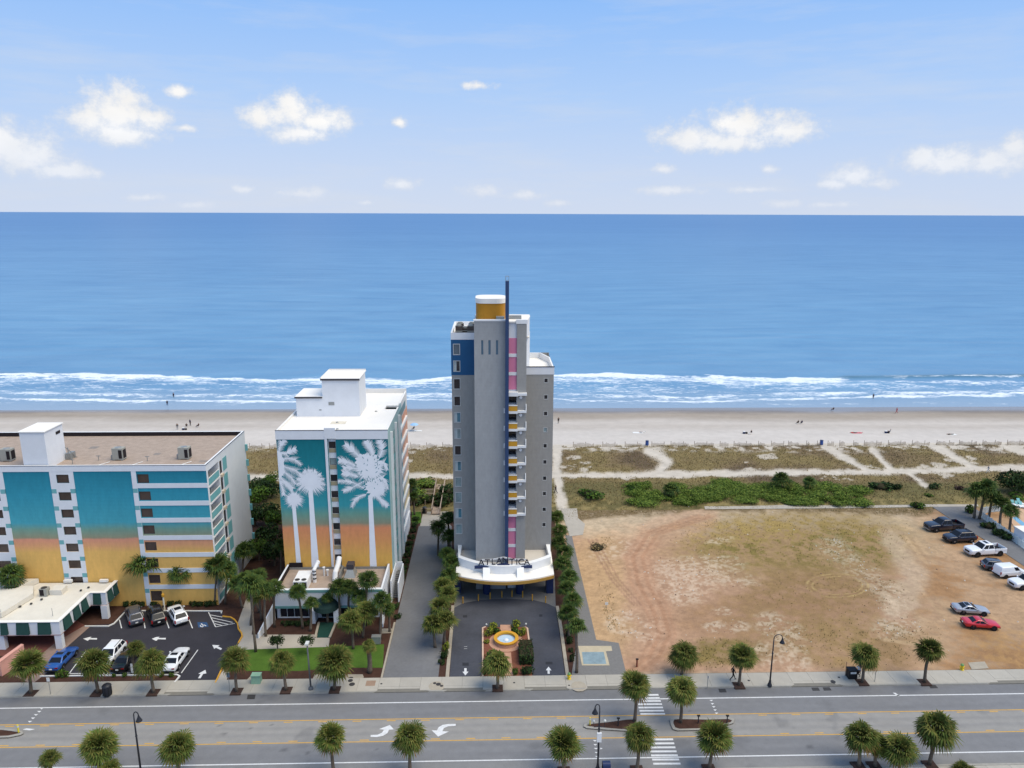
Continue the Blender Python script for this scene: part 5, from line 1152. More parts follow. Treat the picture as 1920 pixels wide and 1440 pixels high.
# ---------------------------------------------------------------- grey tower
m_gray = zgrad_mat('grey_brick_paint', [(0, S(150, 148, 145)), (4, S(154, 152, 149)), (33, S(156, 154, 150)), (40, S(150, 148, 145))], 0, 40)
m_gray2 = zgrad_mat('grey_stucco', [(0, S(156, 158, 159)), (4, S(160, 161, 162)), (36, S(162, 163, 163)), (40, S(152, 153, 154))], 0, 40)
m_navy = mat('deep_blue_paint', S(38, 92, 136, 0.9), 0.7, 0.3, 0.06, 1); m_fin = mat('fin_blue_paint', S(52, 74, 112, 0.9), 0.6, 0.3, 0.06, 1)
m_pink = mat('pink_paint', S(224, 136, 168, 0.92), 0.75, 0.3, 0.05, 1); m_gold = mat('gold_paint', S(212, 156, 50, 0.92), 0.7, 0.3, 0.08, 1); m_drum = mat('ochre_drum', S(186, 130, 34, 0.9), 0.6, 0.3, 0.08, 0.8)
m_slot = mat('slot_glass', S(84, 112, 132), 0.25, 0.5); m_signblue = mat('sign_blue', S(30, 48, 92, 0.9), 0.5, 0.4, 0.05, 2); m_letter = mat('letter_navy', S(34, 36, 52), 0.5, 0.4, 0.04, 2)
def build_tower():
    YS, YW = 98.91, 102.71
    t = thing('tower_hotel', 'tall grey tower hotel with blue fin, pink panels and gold balconies', 'building', (1.5, YS, 0))
    # left wing
    lx0, lx1 = -5.75, -2.45; P = front(YW); lw = []
    for a, c in ((36.0, 34.38), (33.58, 31.95), (30.98, 29.37), (28.41, 26.88), (25.98, 24.42), (23.54, 21.98), (20.97, 19.44), (18.57, 17.01), (16.09, 14.55), (13.71, 12.04), (11.18, 9.57), (8.68, 7.05)): lw.append((-5.5, -4.5, c, a))
    b_ = MB(); wall_open(b_, P, lx0, lx1, 0, 37.58, lw, 0.16); b_.quad((lx0, YW, 0), (lx0, 114, 0), (lx0, 114, 37.58), (lx0, YW, 37.58)); b_.quad((lx0, 114, 0), (9, 114, 0), (9, 114, 32.6), (lx0, 114, 32.6)); b_.build('left_wing_wall', m_gray, t)
    panes = [g_mid, g_dark, g_dark, g_dark, g_teal, g_pale, g_dark, g_teal, g_pale, g_pale, g_teal, g_pale]
    for k, w in enumerate(lw):
        ww = window(P, *w, t, mat('window_frame_grey', S(196, 198, 198, .9), 0.6), panes[k], 0.09, -0.05, 0.12)
        if k in (1, 4, 5, 7, 10): MB().box(w[0] + 0.1, w[0] + 0.45, YW + 0.085, YW + 0.094, w[2] + 0.08, w[3] - 0.08).build('curtain', mat('curtain', S(186, 196, 196), 0.9), ww)
    b2 = MB(); b2.box(lx0 - 0.03, lx1, YW - 0.035, YW - 0.002, 31.47, 36.59)
    ops2 = [w for w in lw if w[2] > 31.5]; b2 = MB(); wall_open(b2, front(YW - 0.03), lx0 - 0.03, lx1, 31.47, 36.59, ops2, 0.03); b2.build('blue_panel', m_navy, t)
    MB().box(lx0 - 0.06, lx1, YW - 0.06, YW - 0.002, 36.59, 37.58).build('parapet_band', m_wwall, t)
    MB().box(lx0, 5.3, YW + 0.02, 113.9, 36.8, 36.95).build('roof', m_memb, t)
    q = MB(); q.box(lx0 - 0.05, lx0 + 0.2, YW + 0.02, 113.8, 36.6, 37.57); q.box(lx0 + 0.2, 5.2, 113.6, 113.85, 36.9, 37.57); q.build('parapet', m_wtrim, t)
    # right wing
    rx0, rx1 = 4.6, 8.85; rw = []
    for z in (30.63, 28.19, 25.72, 23.27, 20.83, 18.34, 15.81, 13.39, 10.89, 8.43): rw.append((7.45, 8.05, z - 0.36, z + 0.36))
    b_ = MB(); wall_open(b_, P, rx0, rx1, 0, 32.63, rw, 0.14); b_.quad((rx1, YW, 0), (rx1, 114, 0), (rx1, 114, 32.63), (rx1, YW, 32.63)); b_.build('right_wing_wall', m_gray, t)
    for k, w in enumerate(rw): window(P, *w, t, MATS['window_frame_grey'], g_dark if k not in (3,) else g_pale, 0.07, -0.02, 0.1)
    MB().box(rx0, rx1 + 0.06, YW - 0.06, YW - 0.002, 31.53, 32.6).build('parapet_band', m_wwall, t); MB().box(rx0, rx1 + 0.1, YW - 0.1, YW + 0.02, 32.6, 32.72).build('roof_edge_trim', m_capline, t)
    MB().box(rx0, rx1 - 0.05, YW + 0.02, 113.9, 31.6, 31.75).build('roof', m_memb, t)
    q = MB(); q.box(rx1 - 0.2, rx1 - 0.01, YW + 0.03, 110.0, 31.7, 32.62); q.prism([(rx1 - 0.2, 110), (rx1, 110), (7.6, 113.9), (7.4, 113.9)], 31.7, 32.62); q.box(5.4, 7.5, 113.7, 113.9, 31.7, 32.62); q.build('parapet', m_wtrim, t)
    # rear core between the wings, chamfered at the right
    b_ = MB(); b_.prism([(-2.4, YW + 0.1), (4.8, YW + 0.1), (5.45, 104.3), (5.45, 113.0), (-2.4, 113.0)], 0, 37.4); b_.build('core_wall', m_wwall, t)
    b_ = MB(); b_.prism([(-2.4, YS + 0.5), (4.72, YS + 0.5), (5.4, 104.3), (5.4, 106), (-2.4, 106)], 37.4, 39.55); b_.build('upper_core', m_wwall, t)
    MB().prism([(-2.4, YS + 0.05), (4.74, YS + 0.05), (5.45, 104.3), (5.45, 106.1), (-2.4, 106.1)], 39.55, 39.7).build('core_roof', m_memb, t)
    # shaft with the slots
    sl = [(-1.46, -1.17, 35.14, 37.14), (-0.48, -0.17, 35.14, 37.14), (0.55, 0.86, 35.14, 37.14)]
    b_ = MB(); wall_open(b_, front(YS), -2.41, 1.95, 0, 39.75, sl, 0.2); b_.quad((-2.41, YS, 0), (-2.41, YW, 0), (-2.41, YW, 39.75), (-2.41, YS, 39.75)); b_.quad((1.95, YS, 0), (1.95, YS + 1, 0), (1.95, YS + 1, 39.75), (1.95, YS, 39.75)); b_.build('shaft_wall', m_gray2, t)
    for s_ in sl: MB().box(s_[0], s_[1], YS + 0.12, YS + 0.16, s_[2], s_[3]).build('slot_window', m_slot, t)
    MB().box(-2.5, 1.9, YS - 0.06, YS + 0.5, 39.75, 39.95).build('coping', m_wtrim, t)
    # pink bay and right part of the shaft
    ops = []; zs = [29.38 - 2.545 * k for k in range(7)]
    for z in zs: ops.append((2.32, 3.4, z - 1.27, z, 1.1))
    b_ = MB(); wall_open(b_, front(YS + 0.25), 2.25, 3.42, 0, 39.7, ops, 0.9); b_.build('bay_wall', m_wwall, t)
    b_ = MB(); wall_open(b_, front(YS), 3.42, 4.74, 0, 39.4, [], 0); b_.quad((4.74, YS, 0), (4.74, YW, 0), (4.74, YW, 39.4), (4.74, YS, 39.4)); b_.quad((3.42, YS, 0), (3.42, YS + 0.3, 0), (3.42, YS + 0.3, 39.4), (3.42, YS, 39.4)); b_.build('shaft_wall', m_gray, t)
    MB().box(3.3, 4.85, YS - 0.06, YS + 0.5, 39.4, 39.95).build('coping', m_wtrim, t)
    for a, c in ((37.39, 35.25), (34.79, 32.65), (32.23, 30.19), (11.57, 9.55), (9.09, 7.05), (6.58, 4.6)): MB().box(2.3, 3.415, YS + 0.19, YS + 0.248, c, a).build('pink_panel', m_pink, t)
    for z in (35.02, 32.44, 9.32, 6.82): MB().box(2.28, 3.416, YS + 0.12, YS + 0.249, z - 0.23, z + 0.23).build('white_band', m_wtrim, t)
    for k, z in enumerate(zs):
        bb = MB(); bb.box(2.28, 3.55, YS - 0.55, YS + 0.24, z - 2.47, z - 2.12); bal = bb.build('balcony', m_wtrim, t)
        MB().box(2.3, 3.5, YS - 0.52, YS - 0.44, z - 2.1, z - 1.35).build('gold_panel', m_gold, bal); MB().box(2.28, 3.53, YS - 0.56, YS - 0.42, z - 1.36, z - 1.26).build('handrail', m_wtrim, bal)
        MB().box(2.33, 3.39, YS + 1.2, YS + 1.25, z - 1.25, z - 0.02).build('glass_door', g_dark, bal)
        bb = MB(); bb.box(3.56, 4.78, YS - 0.42, YS - 0.003, z - 2.4, z - 2.08); bb.hexa([(4.68, YS - 0.42, z - 2.08), (4.78, YS - 0.42, z - 2.08), (4.78, YS - 0.003, z - 2.08), (4.68, YS - 0.003, z - 2.08)], [(4.68, YS - 0.1, z - 1.2), (4.78, YS - 0.1, z - 1.2), (4.78, YS - 0.003, z - 1.2), (4.68, YS - 0.003, z - 1.2)]); bb.build('ledge', m_wtrim, bal)
        bb = MB(); bb.tube([(4.0, YS - 0.12, z - 0.25), (4.0, YS - 0.003, z - 0.25)], 0.21, 14); bb.build('round_lamp', m_wtrim, t)
        MB().box(1.62, 1.80, YS - 0.14, YS - 0.003, z - 2.5, z - 1.8).build('wall_light', m_wtrim, t)
    bb = MB(); bb.box(2.28, 3.6, YS - 0.55, YS + 0.24, 29.38, 29.95); bb.box(3.61, 4.82, YS - 0.45, YS - 0.003, 29.45, 29.8); bb.build('ledge', m_wtrim, t)
    # fin
    MB().box(1.83, 2.3, YS - 0.9, YS + 0.2, 4.4, 45.2).build('blue_fin', m_fin, t); 
    q = MB(); rect_ring(q, lambda u, v, d: (u, YS - 0.6 + d, v), 1.83, 2.3, 45.2, 45.85, 0.05, 0, 0.4); q.build('fin_tip_cage', m_metal, t)
    # ochre drum on top
    dr = MB(); n = 32; ring = []
    for i in range(n):
        a = 2 * pi * i / n; c_, s_ = cos(a), sin(a); ring.append((-0.16 + 2.06 * math.copysign(abs(c_) ** 0.55, c_), 103.0 + 2.6 * math.copysign(abs(s_) ** 0.55, s_)))
    dr.prism(ring, 39.6, 41.95); d = dr.build('drum', m_drum, t); MB().prism([(x * 1.03 + 0.005, 103 + (y - 103) * 1.03) for x, y in ring], 41.95, 42.6).build('drum_cap', m_memb, d)
    q = MB(); q.box(0.6, 1.7, YS + 0.6, YS + 1.6, 39.7, 40.25); q.build('hatch', m_metal, t)
    MB().box(2.4, 4.1, 101.2, 101.6, 39.7, 40.2).build('hatch', m_metal, t)
    # podium and entrance canopy
    arc = lambda k, y_end, y_mid: [(-5.2 + (13.95) * i / k, y_end - (y_end - y_mid) * (1 - ((i / k - 0.5) / 0.5) ** 2)) for i in range(k + 1)]
    lower = arc(20, 95.6, 93.75); pod = MB()
    pod.prism(lower + [(8.9, 104.0), (-5.4, 104.0)], 3.72, 4.02); cp = pod.build('canopy_roof', m_memb, t)
    e = MB()
    for (a, c) in zip(lower[:-1], lower[1:]): e.prism([(a[0], a[1] - 0.08), (c[0], c[1] - 0.08), (c[0], c[1] - 0.004), (a[0], a[1] - 0.004)], 3.42, 3.86)
    e.build('gold_edge', mat('dull_gold', S(190, 148, 74, 0.9), 0.75, 0.25, 0.08, 1), cp)
    up_ = arc(20, 98.6, 95.7); inn = arc(20, 99.3, 96.4); pr = MB()
    up_ = [(x * 0.965 + 0.06, y) for x, y in up_]; inn = [(x * 0.93 + 0.12, y) for x, y in inn]
    for (a, c, d_, f) in zip(up_[:-1], up_[1:], inn[1:], inn[:-1]): pr.prism([a, c, d_, f], 4.02, 5.25)
    pr.prism([up_[0], inn[0], (-4.55, 103.6), (-5.25, 103.6)], 4.02, 5.25); pr.prism([up_[-1], (8.75, 103.6), (8.05, 103.6), inn[-1]], 4.02, 5.25); pr.build('parapet_wall', m_wtrim, cp)
    MB().prism(inn + [(8.05, 104), (-4.55, 104)], 4.02, 4.35).build('podium_deck', mat('deck_coating', S(206, 200, 192, .92), 0.9, 0.15, 0.06, 0.8), cp)
    for x in (-0.85, 3.95): MB().hexa([(x - 0.5, 94.3, 4.02), (x + 0.5, 94.3, 4.02), (x + 0.5, 96.1, 4.02), (x - 0.5, 96.1, 4.02)], [(x - 0.5, 94.6, 4.08), (x + 0.5, 94.6, 4.08), (x + 0.5, 96.1, 4.95), (x - 0.5, 96.1, 4.95)]).build('canopy_rib', m_wtrim, cp)
    for x in (-0.85, 3.95): MB().cyl(x, 97.75, 0, 3.72, 0.55, 16).build('column', m_signblue, t)
    for x in (-5.0, 8.45): MB().box(x - 0.6, x + 0.4, 97.4, 99.6, 0, 3.72).build('pier', m_signblue, t)
    MB().box(-4.2, 7.8, 101.2, 101.4, 0, 3.72).build('lobby_glass', g_dark, t)
    for x0_ in (-2.2, 0.9, 4.4): window(front(101.15), x0_, x0_ + 1.9, 0.05, 2.3, t, m_wtrim, g_mid, 0.08, -0.04, 0.04, 1, 'entrance_door')
    # ATLANTICA sign: nine upright letters on a wavy blue beam
    def beam_z(u): return 4.78 + 0.30 * math.exp(-(u / 0.24) ** 2) - 0.06 * (abs(u) ** 2)
    bm = MB(); ws = MB(); n = 28; xs_ = [-2.55 + 8.2 * i / n for i in range(n + 1)]
    for a, c in zip(xs_[:-1], xs_[1:]):
        za, zc_ = beam_z((a - 1.55) / 4.1 * 1.0), beam_z((c - 1.55) / 4.1)
        bm.hexa([(a, 96.05, za), (c, 96.05, zc_), (c, 96.4, zc_), (a, 96.4, za)], [(a, 96.05, za + 0.34), (c, 96.05, zc_ + 0.34), (c, 96.4, zc_ + 0.34), (a, 96.4, za + 0.34)])
    sg = bm.build('sign_beam', m_signblue, t)
    for a, c in zip(xs_[3:-4], xs_[4:-3]):
        za, zc_ = beam_z((a - 1.55) / 4.1) + 1.0, beam_z((c - 1.55) / 4.1) + 1.0
        ws.hexa([(a, 96.52, za), (c, 96.52, zc_), (c, 96.6, zc_), (a, 96.6, za)], [(a, 96.52, za + 0.2), (c, 96.52, zc_ + 0.2), (c, 96.6, zc_ + 0.2), (a, 96.6, za + 0.2)])
    ws.build('sign_rail', m_wtrim, sg)
    ctr = [902.5, 914, 925, 936, 947.5, 960, 969, 977, 988]
    for ch, px in zip('ATLANTICA', ctr):
        cu = bpy.data.curves.new('letter', 'FONT'); cu.body = ch; cu.align_x = 'CENTER'; cu.size = 1.25; cu.extrude = 0.05; cu.offset = 0.012
        to = bpy.data.objects.new('letter', cu); COL.objects.link(to); bpy.context.view_layer.update()
        me = bpy.data.meshes.new_from_object(to.evaluated_get(bpy.context.evaluated_depsgraph_get())); bpy.data.objects.remove(to)
        X = W(px, 1052, 96.22)[0]
        me.materials.clear(); me.materials.append(m_letter)
        o = bpy.data.objects.new('letter', me); COL.objects.link(o); o.parent = sg; o.rotation_euler = (pi / 2, 0, 0)
        o.location = (X - ORG[sg.name][0], 96.2 - ORG[sg.name][1], beam_z((X - 1.55) / 4.1) + 0.48)
    # rooftop condensers (left wing)
    return t
build_tower()
for i, (x, y, lb) in enumerate(((-4.7, 104.6, 'front left'), (-3.0, 104.6, 'front right'), (-4.6, 106.9, 'rear left'), (-2.9, 106.9, 'rear right'), (-3.85, 105.2, 'middle'))):
    t = thing('condenser', 'dark rooftop condenser on the grey tower left wing, %s of the cluster' % lb, 'condenser', (x, y, 36.95), 'condensers on the tower roof')
    h = 1.3 if i != 4 else 0.9
    MB().box(x - 0.5, x + 0.5, y - 0.5, y + 0.5, 36.95, 36.95 + h).build('casing', mat('rusty_casing', S(84, 74, 68), 0.7, 0.3, 0.4, 3), t)
    MB().lathe(x, y, [(0.001, 37.25 + h), (0.34, 37.2 + h), (0.4, 36.96 + h)], 12).build('fan_cowl', m_acgrey, t)
    MB().box(x - 0.52, x + 0.52, y - 0.52, y - 0.502, 37.5, 37.62).build('band', m_acgrey, t)
# ================================================================== PALMS, TREES, SHRUBS
m_trunk = mat('palm_trunk', S(118, 106, 94, 0.85), 0.95, 0.1, 0.35, 2.0, 0.6, 14, stretch=(1, 1, 2.5), rnd=0.15)
pal_a = leafmat('palm_green', S(88, 104, 48, 0.8), 0.4, 1.2, rnd=0.22); pal_b = leafmat('palm_olive', S(114, 114, 58, 0.8), 0.4, 1.2, rnd=0.22); pal_c = leafmat('palm_straw', S(138, 112, 66, 0.8), 0.4, 1.2, rnd=0.15); pal_d = leafmat('palm_deep_green', S(62, 86, 44, 0.85), 0.4, 1.2, rnd=0.18)
m_petiole = leafmat('palm_petiole', S(88, 92, 50, 0.85))
def palm_crown(seed, nf=46, dense=True, droop=0.35, mats=None, deep=0.15):
    """fan-palm crown of unit radius: petioles carrying folded fans of narrow leaflets"""
    r = random.Random(seed); b_ = MB()
    for i in range(nf):
        az = i * 2.39996 + r.uniform(-0.3, 0.3); f = (i + 0.5) / nf
        el = radians(82 - f * (136 if dense else 118) + r.uniform(-10, 10))
        d = Vector((cos(az) * cos(el), sin(az) * cos(el), sin(el))); side = d.cross(Vector((0, 0, 1)))
        side = side.normalized() if side.length > 0.05 else Vector((1, 0, 0))
        if r.random() < 0.5: side = -side
        up = side.cross(d).normalized(); up = up if up.z >= 0 else -up
        pl = r.uniform(0.30, 0.56) * (0.55 + 1.5 * f if f < 0.3 else 1.0); p0 = Vector((0, 0, -0.06 + 0.08 * f)); sag = -droop * (0.25 + 0.5 * max(0, cos(el)))
        hub = p0 + d * pl + Vector((0, 0, sag * 0.25))
        b_.mi = 3; w = side * 0.012
        b_.quad(p0 - w, p0 + w, hub + w * 0.7, hub - w * 0.7)
        nl = 13 if dense else 11; ml = r.uniform(0.46, 0.62); roll = r.uniform(-0.5, 0.5)
        s2 = side * cos(roll) + up * sin(roll); u2 = s2.cross(d).normalized(); u2 = u2 if u2.z >= 0 else -u2
        for k in range(nl):
            a = (k / (nl - 1) - 0.5) * radians(215); ll = ml * (0.72 + 0.28 * cos(a * 0.8)) * r.uniform(0.85, 1.1)
            ld = (d * cos(a) + s2 * sin(a) + u2 * 0.10).normalized()
            mid = hub + ld * ll * 0.55; tip = hub + ld * ll + Vector((0, 0, -droop * ll * r.uniform(0.35, 1.0)))
            wv = d.cross(ld); wv = (s2 * cos(a) - d * sin(a)) * (0.034 if dense else 0.040)
            x = r.random()
            b_.mi = 2 if (f > 0.80 and x < 0.55) else (1 if x < 0.40 else (0 if x < 0.40 + 0.45 else 1)); 
            if f > 0.5 and x > 1 - deep * 2: b_.mi = 0
            b_.quad(hub, mid + wv, tip, mid - wv)
    # dead skirt and heart
    for i in range(14):
        az = r.uniform(0, 2 * pi); l = r.uniform(0.3, 0.55); p = Vector((cos(az) * 0.07, sin(az) * 0.07, -0.05)); q = p + Vector((cos(az) * 0.16, sin(az) * 0.16, -l)); s_ = Vector((-sin(az), cos(az), 0)) * 0.06
        b_.mi = 2; b_.quad(p - s_, p + s_, q + s_ * 1.5, q - s_ * 1.5)
    for i in range(26):
        az = r.uniform(0, 2 * pi); b_.mi = r.choice((0, 1, 1)); q = r.uniform(0.1, 0.42); tip = Vector((cos(az) * q, sin(az) * q, r.uniform(0.35, 0.72))); s_ = Vector((-sin(az), cos(az), 0)) * 0.03; b_.quad(-s_, s_, tip)
    me = b_.mesh('crown')
    for mm in (mats or (pal_a, pal_b, pal_c, m_petiole)): me.materials.append(mm)
    return me
CROWN_D = [palm_crown(100 + i, 76 + 9 * (i % 3), True, 0.28 + 0.07 * i) for i in range(7)]                     # dense street palms
CROWN_L = [palm_crown(200 + i, 44 + 3 * i, False, 0.5 + 0.06 * i, (pal_d, pal_a, pal_b, m_petiole)) for i in range(4)]     # loose hotel palms
CROWN_Y = [palm_crown(300 + i, 46 + 3 * i, False, 0.45 + 0.08 * i, (pal_a, pal_b, pal_b, m_petiole)) for i in range(3)]     # yellowish palms
_pc = [0]
def palm_at(X, Y, cx, cz, rad, label, style='D', group=None, z0=0.0, tr=0.16):
    i = _pc[0]; _pc[0] += 1
    t = thing('palm_tree', label, 'palm tree', (X, Y, z0), group)
    h = cz - z0; r = random.Random(i); b_ = MB(); dx = cx - X; n = 7; pts = []; rr = []
    for k in range(n + 1):
        f = k / n; pts.append((X + dx * f ** 1.3 + 0.05 * sin(f * 5 + i), Y + 0.05 * sin(f * 4 + i * 2), z0 - 0.05 + (h - 0.05) * f)); rr.append(tr * (1.25 - 0.45 * f if f < 0.25 else 1.1 - 0.15 * f + (0.18 if f > 0.8 else 0)))
    o = b_.tube(pts, rr, 8).build('trunk', m_trunk, t, True)
    me = {'D': CROWN_D, 'L': CROWN_L, 'Y': CROWN_Y}[style]; me = me[(i * 3 + i // 3) % len(me)]
    c = bpy.data.objects.new('crown', me); COL.objects.link(c); c.parent = t; c.location = (dx, 0, h); s_ = rad * r.uniform(0.97, 1.06) * {'D': 1.07, 'L': 1.16, 'Y': 1.15}[style]
    c.scale = (s_ * r.uniform(.95, 1.05), s_ * r.uniform(.95, 1.05), s_ * (0.95 if style == 'D' else 0.9)); c.rotation_euler = (r.uniform(-0.2, 0.2), r.uniform(-0.2, 0.2), r.uniform(0, 6.28))
    return t
def palm_px(base, crown, rpx, label, style='D', group=None, pit=None, z0=0.12, Y=None, tr=0.16):
    if Y is None: p = G(base[0], base[1], z0)
    else: p = (W(base[0], base[1], Y)[0], Y, z0)
    c = W(crown[0], crown[1], p[1]); dist = ((c[0] - 0) ** 2 + c[1] ** 2 + (c[2] - H) ** 2) ** 0.5
    dd = np.dot(np.array([c[0], c[1], c[2] - H]), FWD)
    if pit is not None: tree_pit(p[0], p[1], pit)
    return palm_at(p[0], p[1], c[0], c[2], rpx * dd / F, label, style, group, z0, tr)
GS = 'cabbage palms along the far sidewalk'; GN = 'cabbage palms along the near sidewalk'; GM = 'palms in the traffic islands'
for b_, c_, r_, lb in (((58, 1300), (52, 1243), 31, 'cabbage palm in the far sidewalk at the left edge by the pink sign'), ((183, 1299), (175, 1240), 34, 'cabbage palm in the far sidewalk just left of the black bin'), ((288, 1298), (281, 1238), 30, 'cabbage palm in the far sidewalk before the white sedan'),
                       ((444, 1296), (440, 1233), 30, 'cabbage palm in the far sidewalk at the car park exit'), ((537, 1294), (528, 1236), 28, 'loose cabbage palm in the far sidewalk before the lawn, left of the grey pole'), ((628, 1293), (627, 1238), 36, 'wide drooping cabbage palm in the far sidewalk before the lawn'),
                       ((933, 1290), (932, 1240), 30, 'cabbage palm in the far sidewalk before the fountain'), ((1385, 1285), (1392, 1228), 29, 'cabbage palm in the far sidewalk beside the person in black'), ((1616, 1279), (1624, 1225), 29, 'cabbage palm in the far sidewalk beside the black bin and two people'), ((1733, 1279), (1743, 1216), 29, 'rightmost cabbage palm in the far sidewalk')):
    palm_px(b_, c_, r_, lb, 'D', GS, sidewalk)
palm_px((1279, 1266), (1283, 1224), 30, 'cabbage palm on the weedy lot edge behind the far sidewalk', 'D', None, None, 0.0)
palm_px((1191, 1352), (1192, 1282), 31, 'tall palm in the traffic island left of the crosswalk', 'D', GM, None, 0.1); palm_px((1276, 1354), (1279, 1290), 31, 'palm in the traffic island right of the crosswalk', 'D', GM, None, 0.1)
YN = G(1744, 1434, 0.12)[1]
for bx, c_, r_, lb, st in ((180, (185, 1397), 38, 'large cabbage palm on the near sidewalk left of the leaning street lamp', 'D'), (333, (333, 1396), 36, 'cabbage palm on the near sidewalk just right of the leaning street lamp', 'D'), (625, (620, 1380), 32, 'cabbage palm on the near sidewalk left of the curved road arrows', 'D'), (769, (768, 1379), 35, 'cabbage palm on the near sidewalk between the two curved road arrows', 'D'),
                           (1058, (1058, 1392), 35, 'tall-crowned cabbage palm on the near sidewalk left of the tall street lamp', 'D'), (1195, (1199, 1378), 32, 'cabbage palm on the near sidewalk left of the crosswalk', 'D'), (1330, (1340, 1379), 37, 'cabbage palm on the near sidewalk right of the crosswalk', 'D'), (1610, (1615, 1377), 33, 'left one of the cabbage palm cluster on the near sidewalk', 'D'),
                           (1640, (1645, 1394), 28, 'middle one of the cabbage palm cluster on the near sidewalk', 'D'), (1690, (1688, 1402), 34, 'lowest cabbage palm of the cluster on the near sidewalk', 'D'), (1744, (1756, 1360), 39, 'large round cabbage palm on the near sidewalk at the right', 'D'), (1800, (1806, 1445), 24, 'short palm cut by the bottom edge at the right', 'D'), (92, (92, 1420), 19, 'small young palm at the bottom left', 'Y'), (206, (206, 1440), 22, 'palm top cut by the bottom edge below the large left palm', 'Y')):
    yy = YN - (1.3 if bx in (1690, 92, 206, 1800) else 0); palm_px((bx, 1434), c_, r_, lb, st, GN, near_walk if c_[1] < 1405 else None, 0.12, Y=yy)
# motel grounds
GMo = 'palms along the motel front'
for b_, c_, r_, lb in (((279, 1134), (269, 1055), 29, 'tall palm against the motel front, left of three'), ((350, 1132), (338, 1070), 26, 'palm against the motel front, middle of three, with leaning trunk'), ((404, 1134), (407, 1057), 28, 'palm at the motel front right corner'), ((423, 1132), (426, 1068), 24, 'palm just right of the motel corner'), ((8, 1150), (20, 1074), 28, 'palm beside the entrance canopy at the left edge')):
    palm_px(b_, c_, r_, lb, 'L', GMo, None, 0.0, tr=0.15)
palm_px((247, 1262), (253, 1214), 19, 'small palm between the parked cars in the motel car park', 'Y', None, None, 0.05)
GH = 'palms around the mural hotel lobby'
def q4(x, y): return (440 + x / 4.236, 960 + y / 4.236)
for b_, c_, r_, lb, st in (((165, 1110), (128, 565), 100, 'tall palm at the walk left of the lobby, nearest the car park', 'L'), ((248, 985), (235, 610), 80, 'palm left of the lobby before the white wing wall', 'L'), ((318, 915), (308, 600), 75, 'palm at the left corner of the lobby', 'L'), ((545, 925), (498, 630), 72, 'leaning palm before the left lobby window', 'L'),
                           ((605, 945), (605, 715), 60, 'slim palm left of the lobby door', 'L'), ((836, 870), (825, 585), 78, 'palm right of the green dome awning', 'L'), ((905, 880), (912, 590), 74, 'palm before the lobby wall right of the awning', 'L'), ((1040, 900), (1055, 530), 82, 'tallest palm before the lobby, its crown over the roof', 'L'),
                           ((1160, 1010), (1165, 690), 82, 'palm at the right corner of the lobby', 'L'), ((1022, 1000), (1045, 775), 92, 'yellowish palm in the mulch bed right of the lobby door', 'Y'), ((945, 1085), (918, 855), 100, 'wide yellowish palm in the mulch bed nearest the lawn', 'Y'), ((1072, 1275), (1066, 1050), 58, 'short thick palm on the lawn beside the service lane', 'D'), ((195, 800), (75, 520), 70, 'palm behind the footpath left of the lobby', 'L'), ((60, 760), (20, 560), 75, 'palm at the motel side of the footpath', 'L'), ((215, 860), (185, 510), 80, 'tall palm behind the two palms left of the lobby', 'L'), ((130, 900), (165, 660), 70, 'lower palm between the footpath and the wing wall', 'Y'), ((1235, 950), (1215, 760), 62, 'low palm at the lane side of the lobby', 'L'), ((985, 900), (985, 660), 70, 'palm hiding the right lobby window', 'L'), ((735, 880), (735, 675), 48, 'small palm in front of the green dome awning', 'L')):
    palm_px(q4(*b_), q4(*c_), 1.12 * r_ / 4.236, lb, st, GH, None, 0.0, tr=0.26 if 'thick' in lb else 0.15)
GL = 'row of palms between the service lane and the tower'; GR = 'row of palms along the right side of the tower'
ords = ['first', 'second', 'third', 'fourth', 'fifth', 'sixth', 'seventh', 'eighth', 'ninth', 'tenth', 'eleventh']
for k, (cx, cy, r_, z) in enumerate(((814, 1166, 21, 3.6), (834, 1160, 20, 3.6), (825, 1136, 21, 4.0), (840, 1112, 19, 4.2), (832, 1098, 20, 4.2), (842, 1076, 19, 4.3), (846, 1052, 18, 4.5), (838, 1038, 16, 4.5), (822, 988, 18, 5.0), (840, 970, 16, 5.2), (843, 1003, 16, 4.8))):
    p = G(cx, cy, z); palm_at(p[0] + random.uniform(-.1, .2), p[1], p[0], z, 1.08 * r_ * (p[1] ** 2 + 50 ** 2) ** 0.5 / F, '%s palm from the street in the row left of the tower' % ords[k], 'Y' if k < 5 else 'L', GL, 0.0)
for k, (cx, cy, r_, z) in enumerate(((1081, 1172, 20, 0), (1066, 1146, 19, 3.8), (1074, 1124, 18, 4.0), (1062, 1102, 19, 4.2), (1066, 1080, 18, 4.3), (1056, 1056, 18, 4.5), (1059, 1034, 17, 4.6), (1048, 1016, 17, 4.7), (1050, 994, 15, 4.9), (1044, 968, 15, 5.1))):
    if k == 0: palm_px((1081, 1262), (1081, 1172), 21, 'first palm from the street in the row right of the tower', 'L', GR, None, 0.0); continue
    p = G(cx, cy, z); palm_at(p[0] - random.uniform(-.1, .2), p[1], p[0], z, 1.08 * r_ * (p[1] ** 2 + 50 ** 2) ** 0.5 / F, '%s palm from the street in the row right of the tower' % ords[k], 'L', GR, 0.0)
palm_px((455, 1080), (457, 1030), 22, 'dark palm close to the motel side wall', 'L', None, None, 0.0); palm_px((528, 1080), (526, 1020), 16, 'slim palm at the left wall of the mural hotel', 'L', None, None, 0.0)
GP = 'palms by the pool fence at the right'
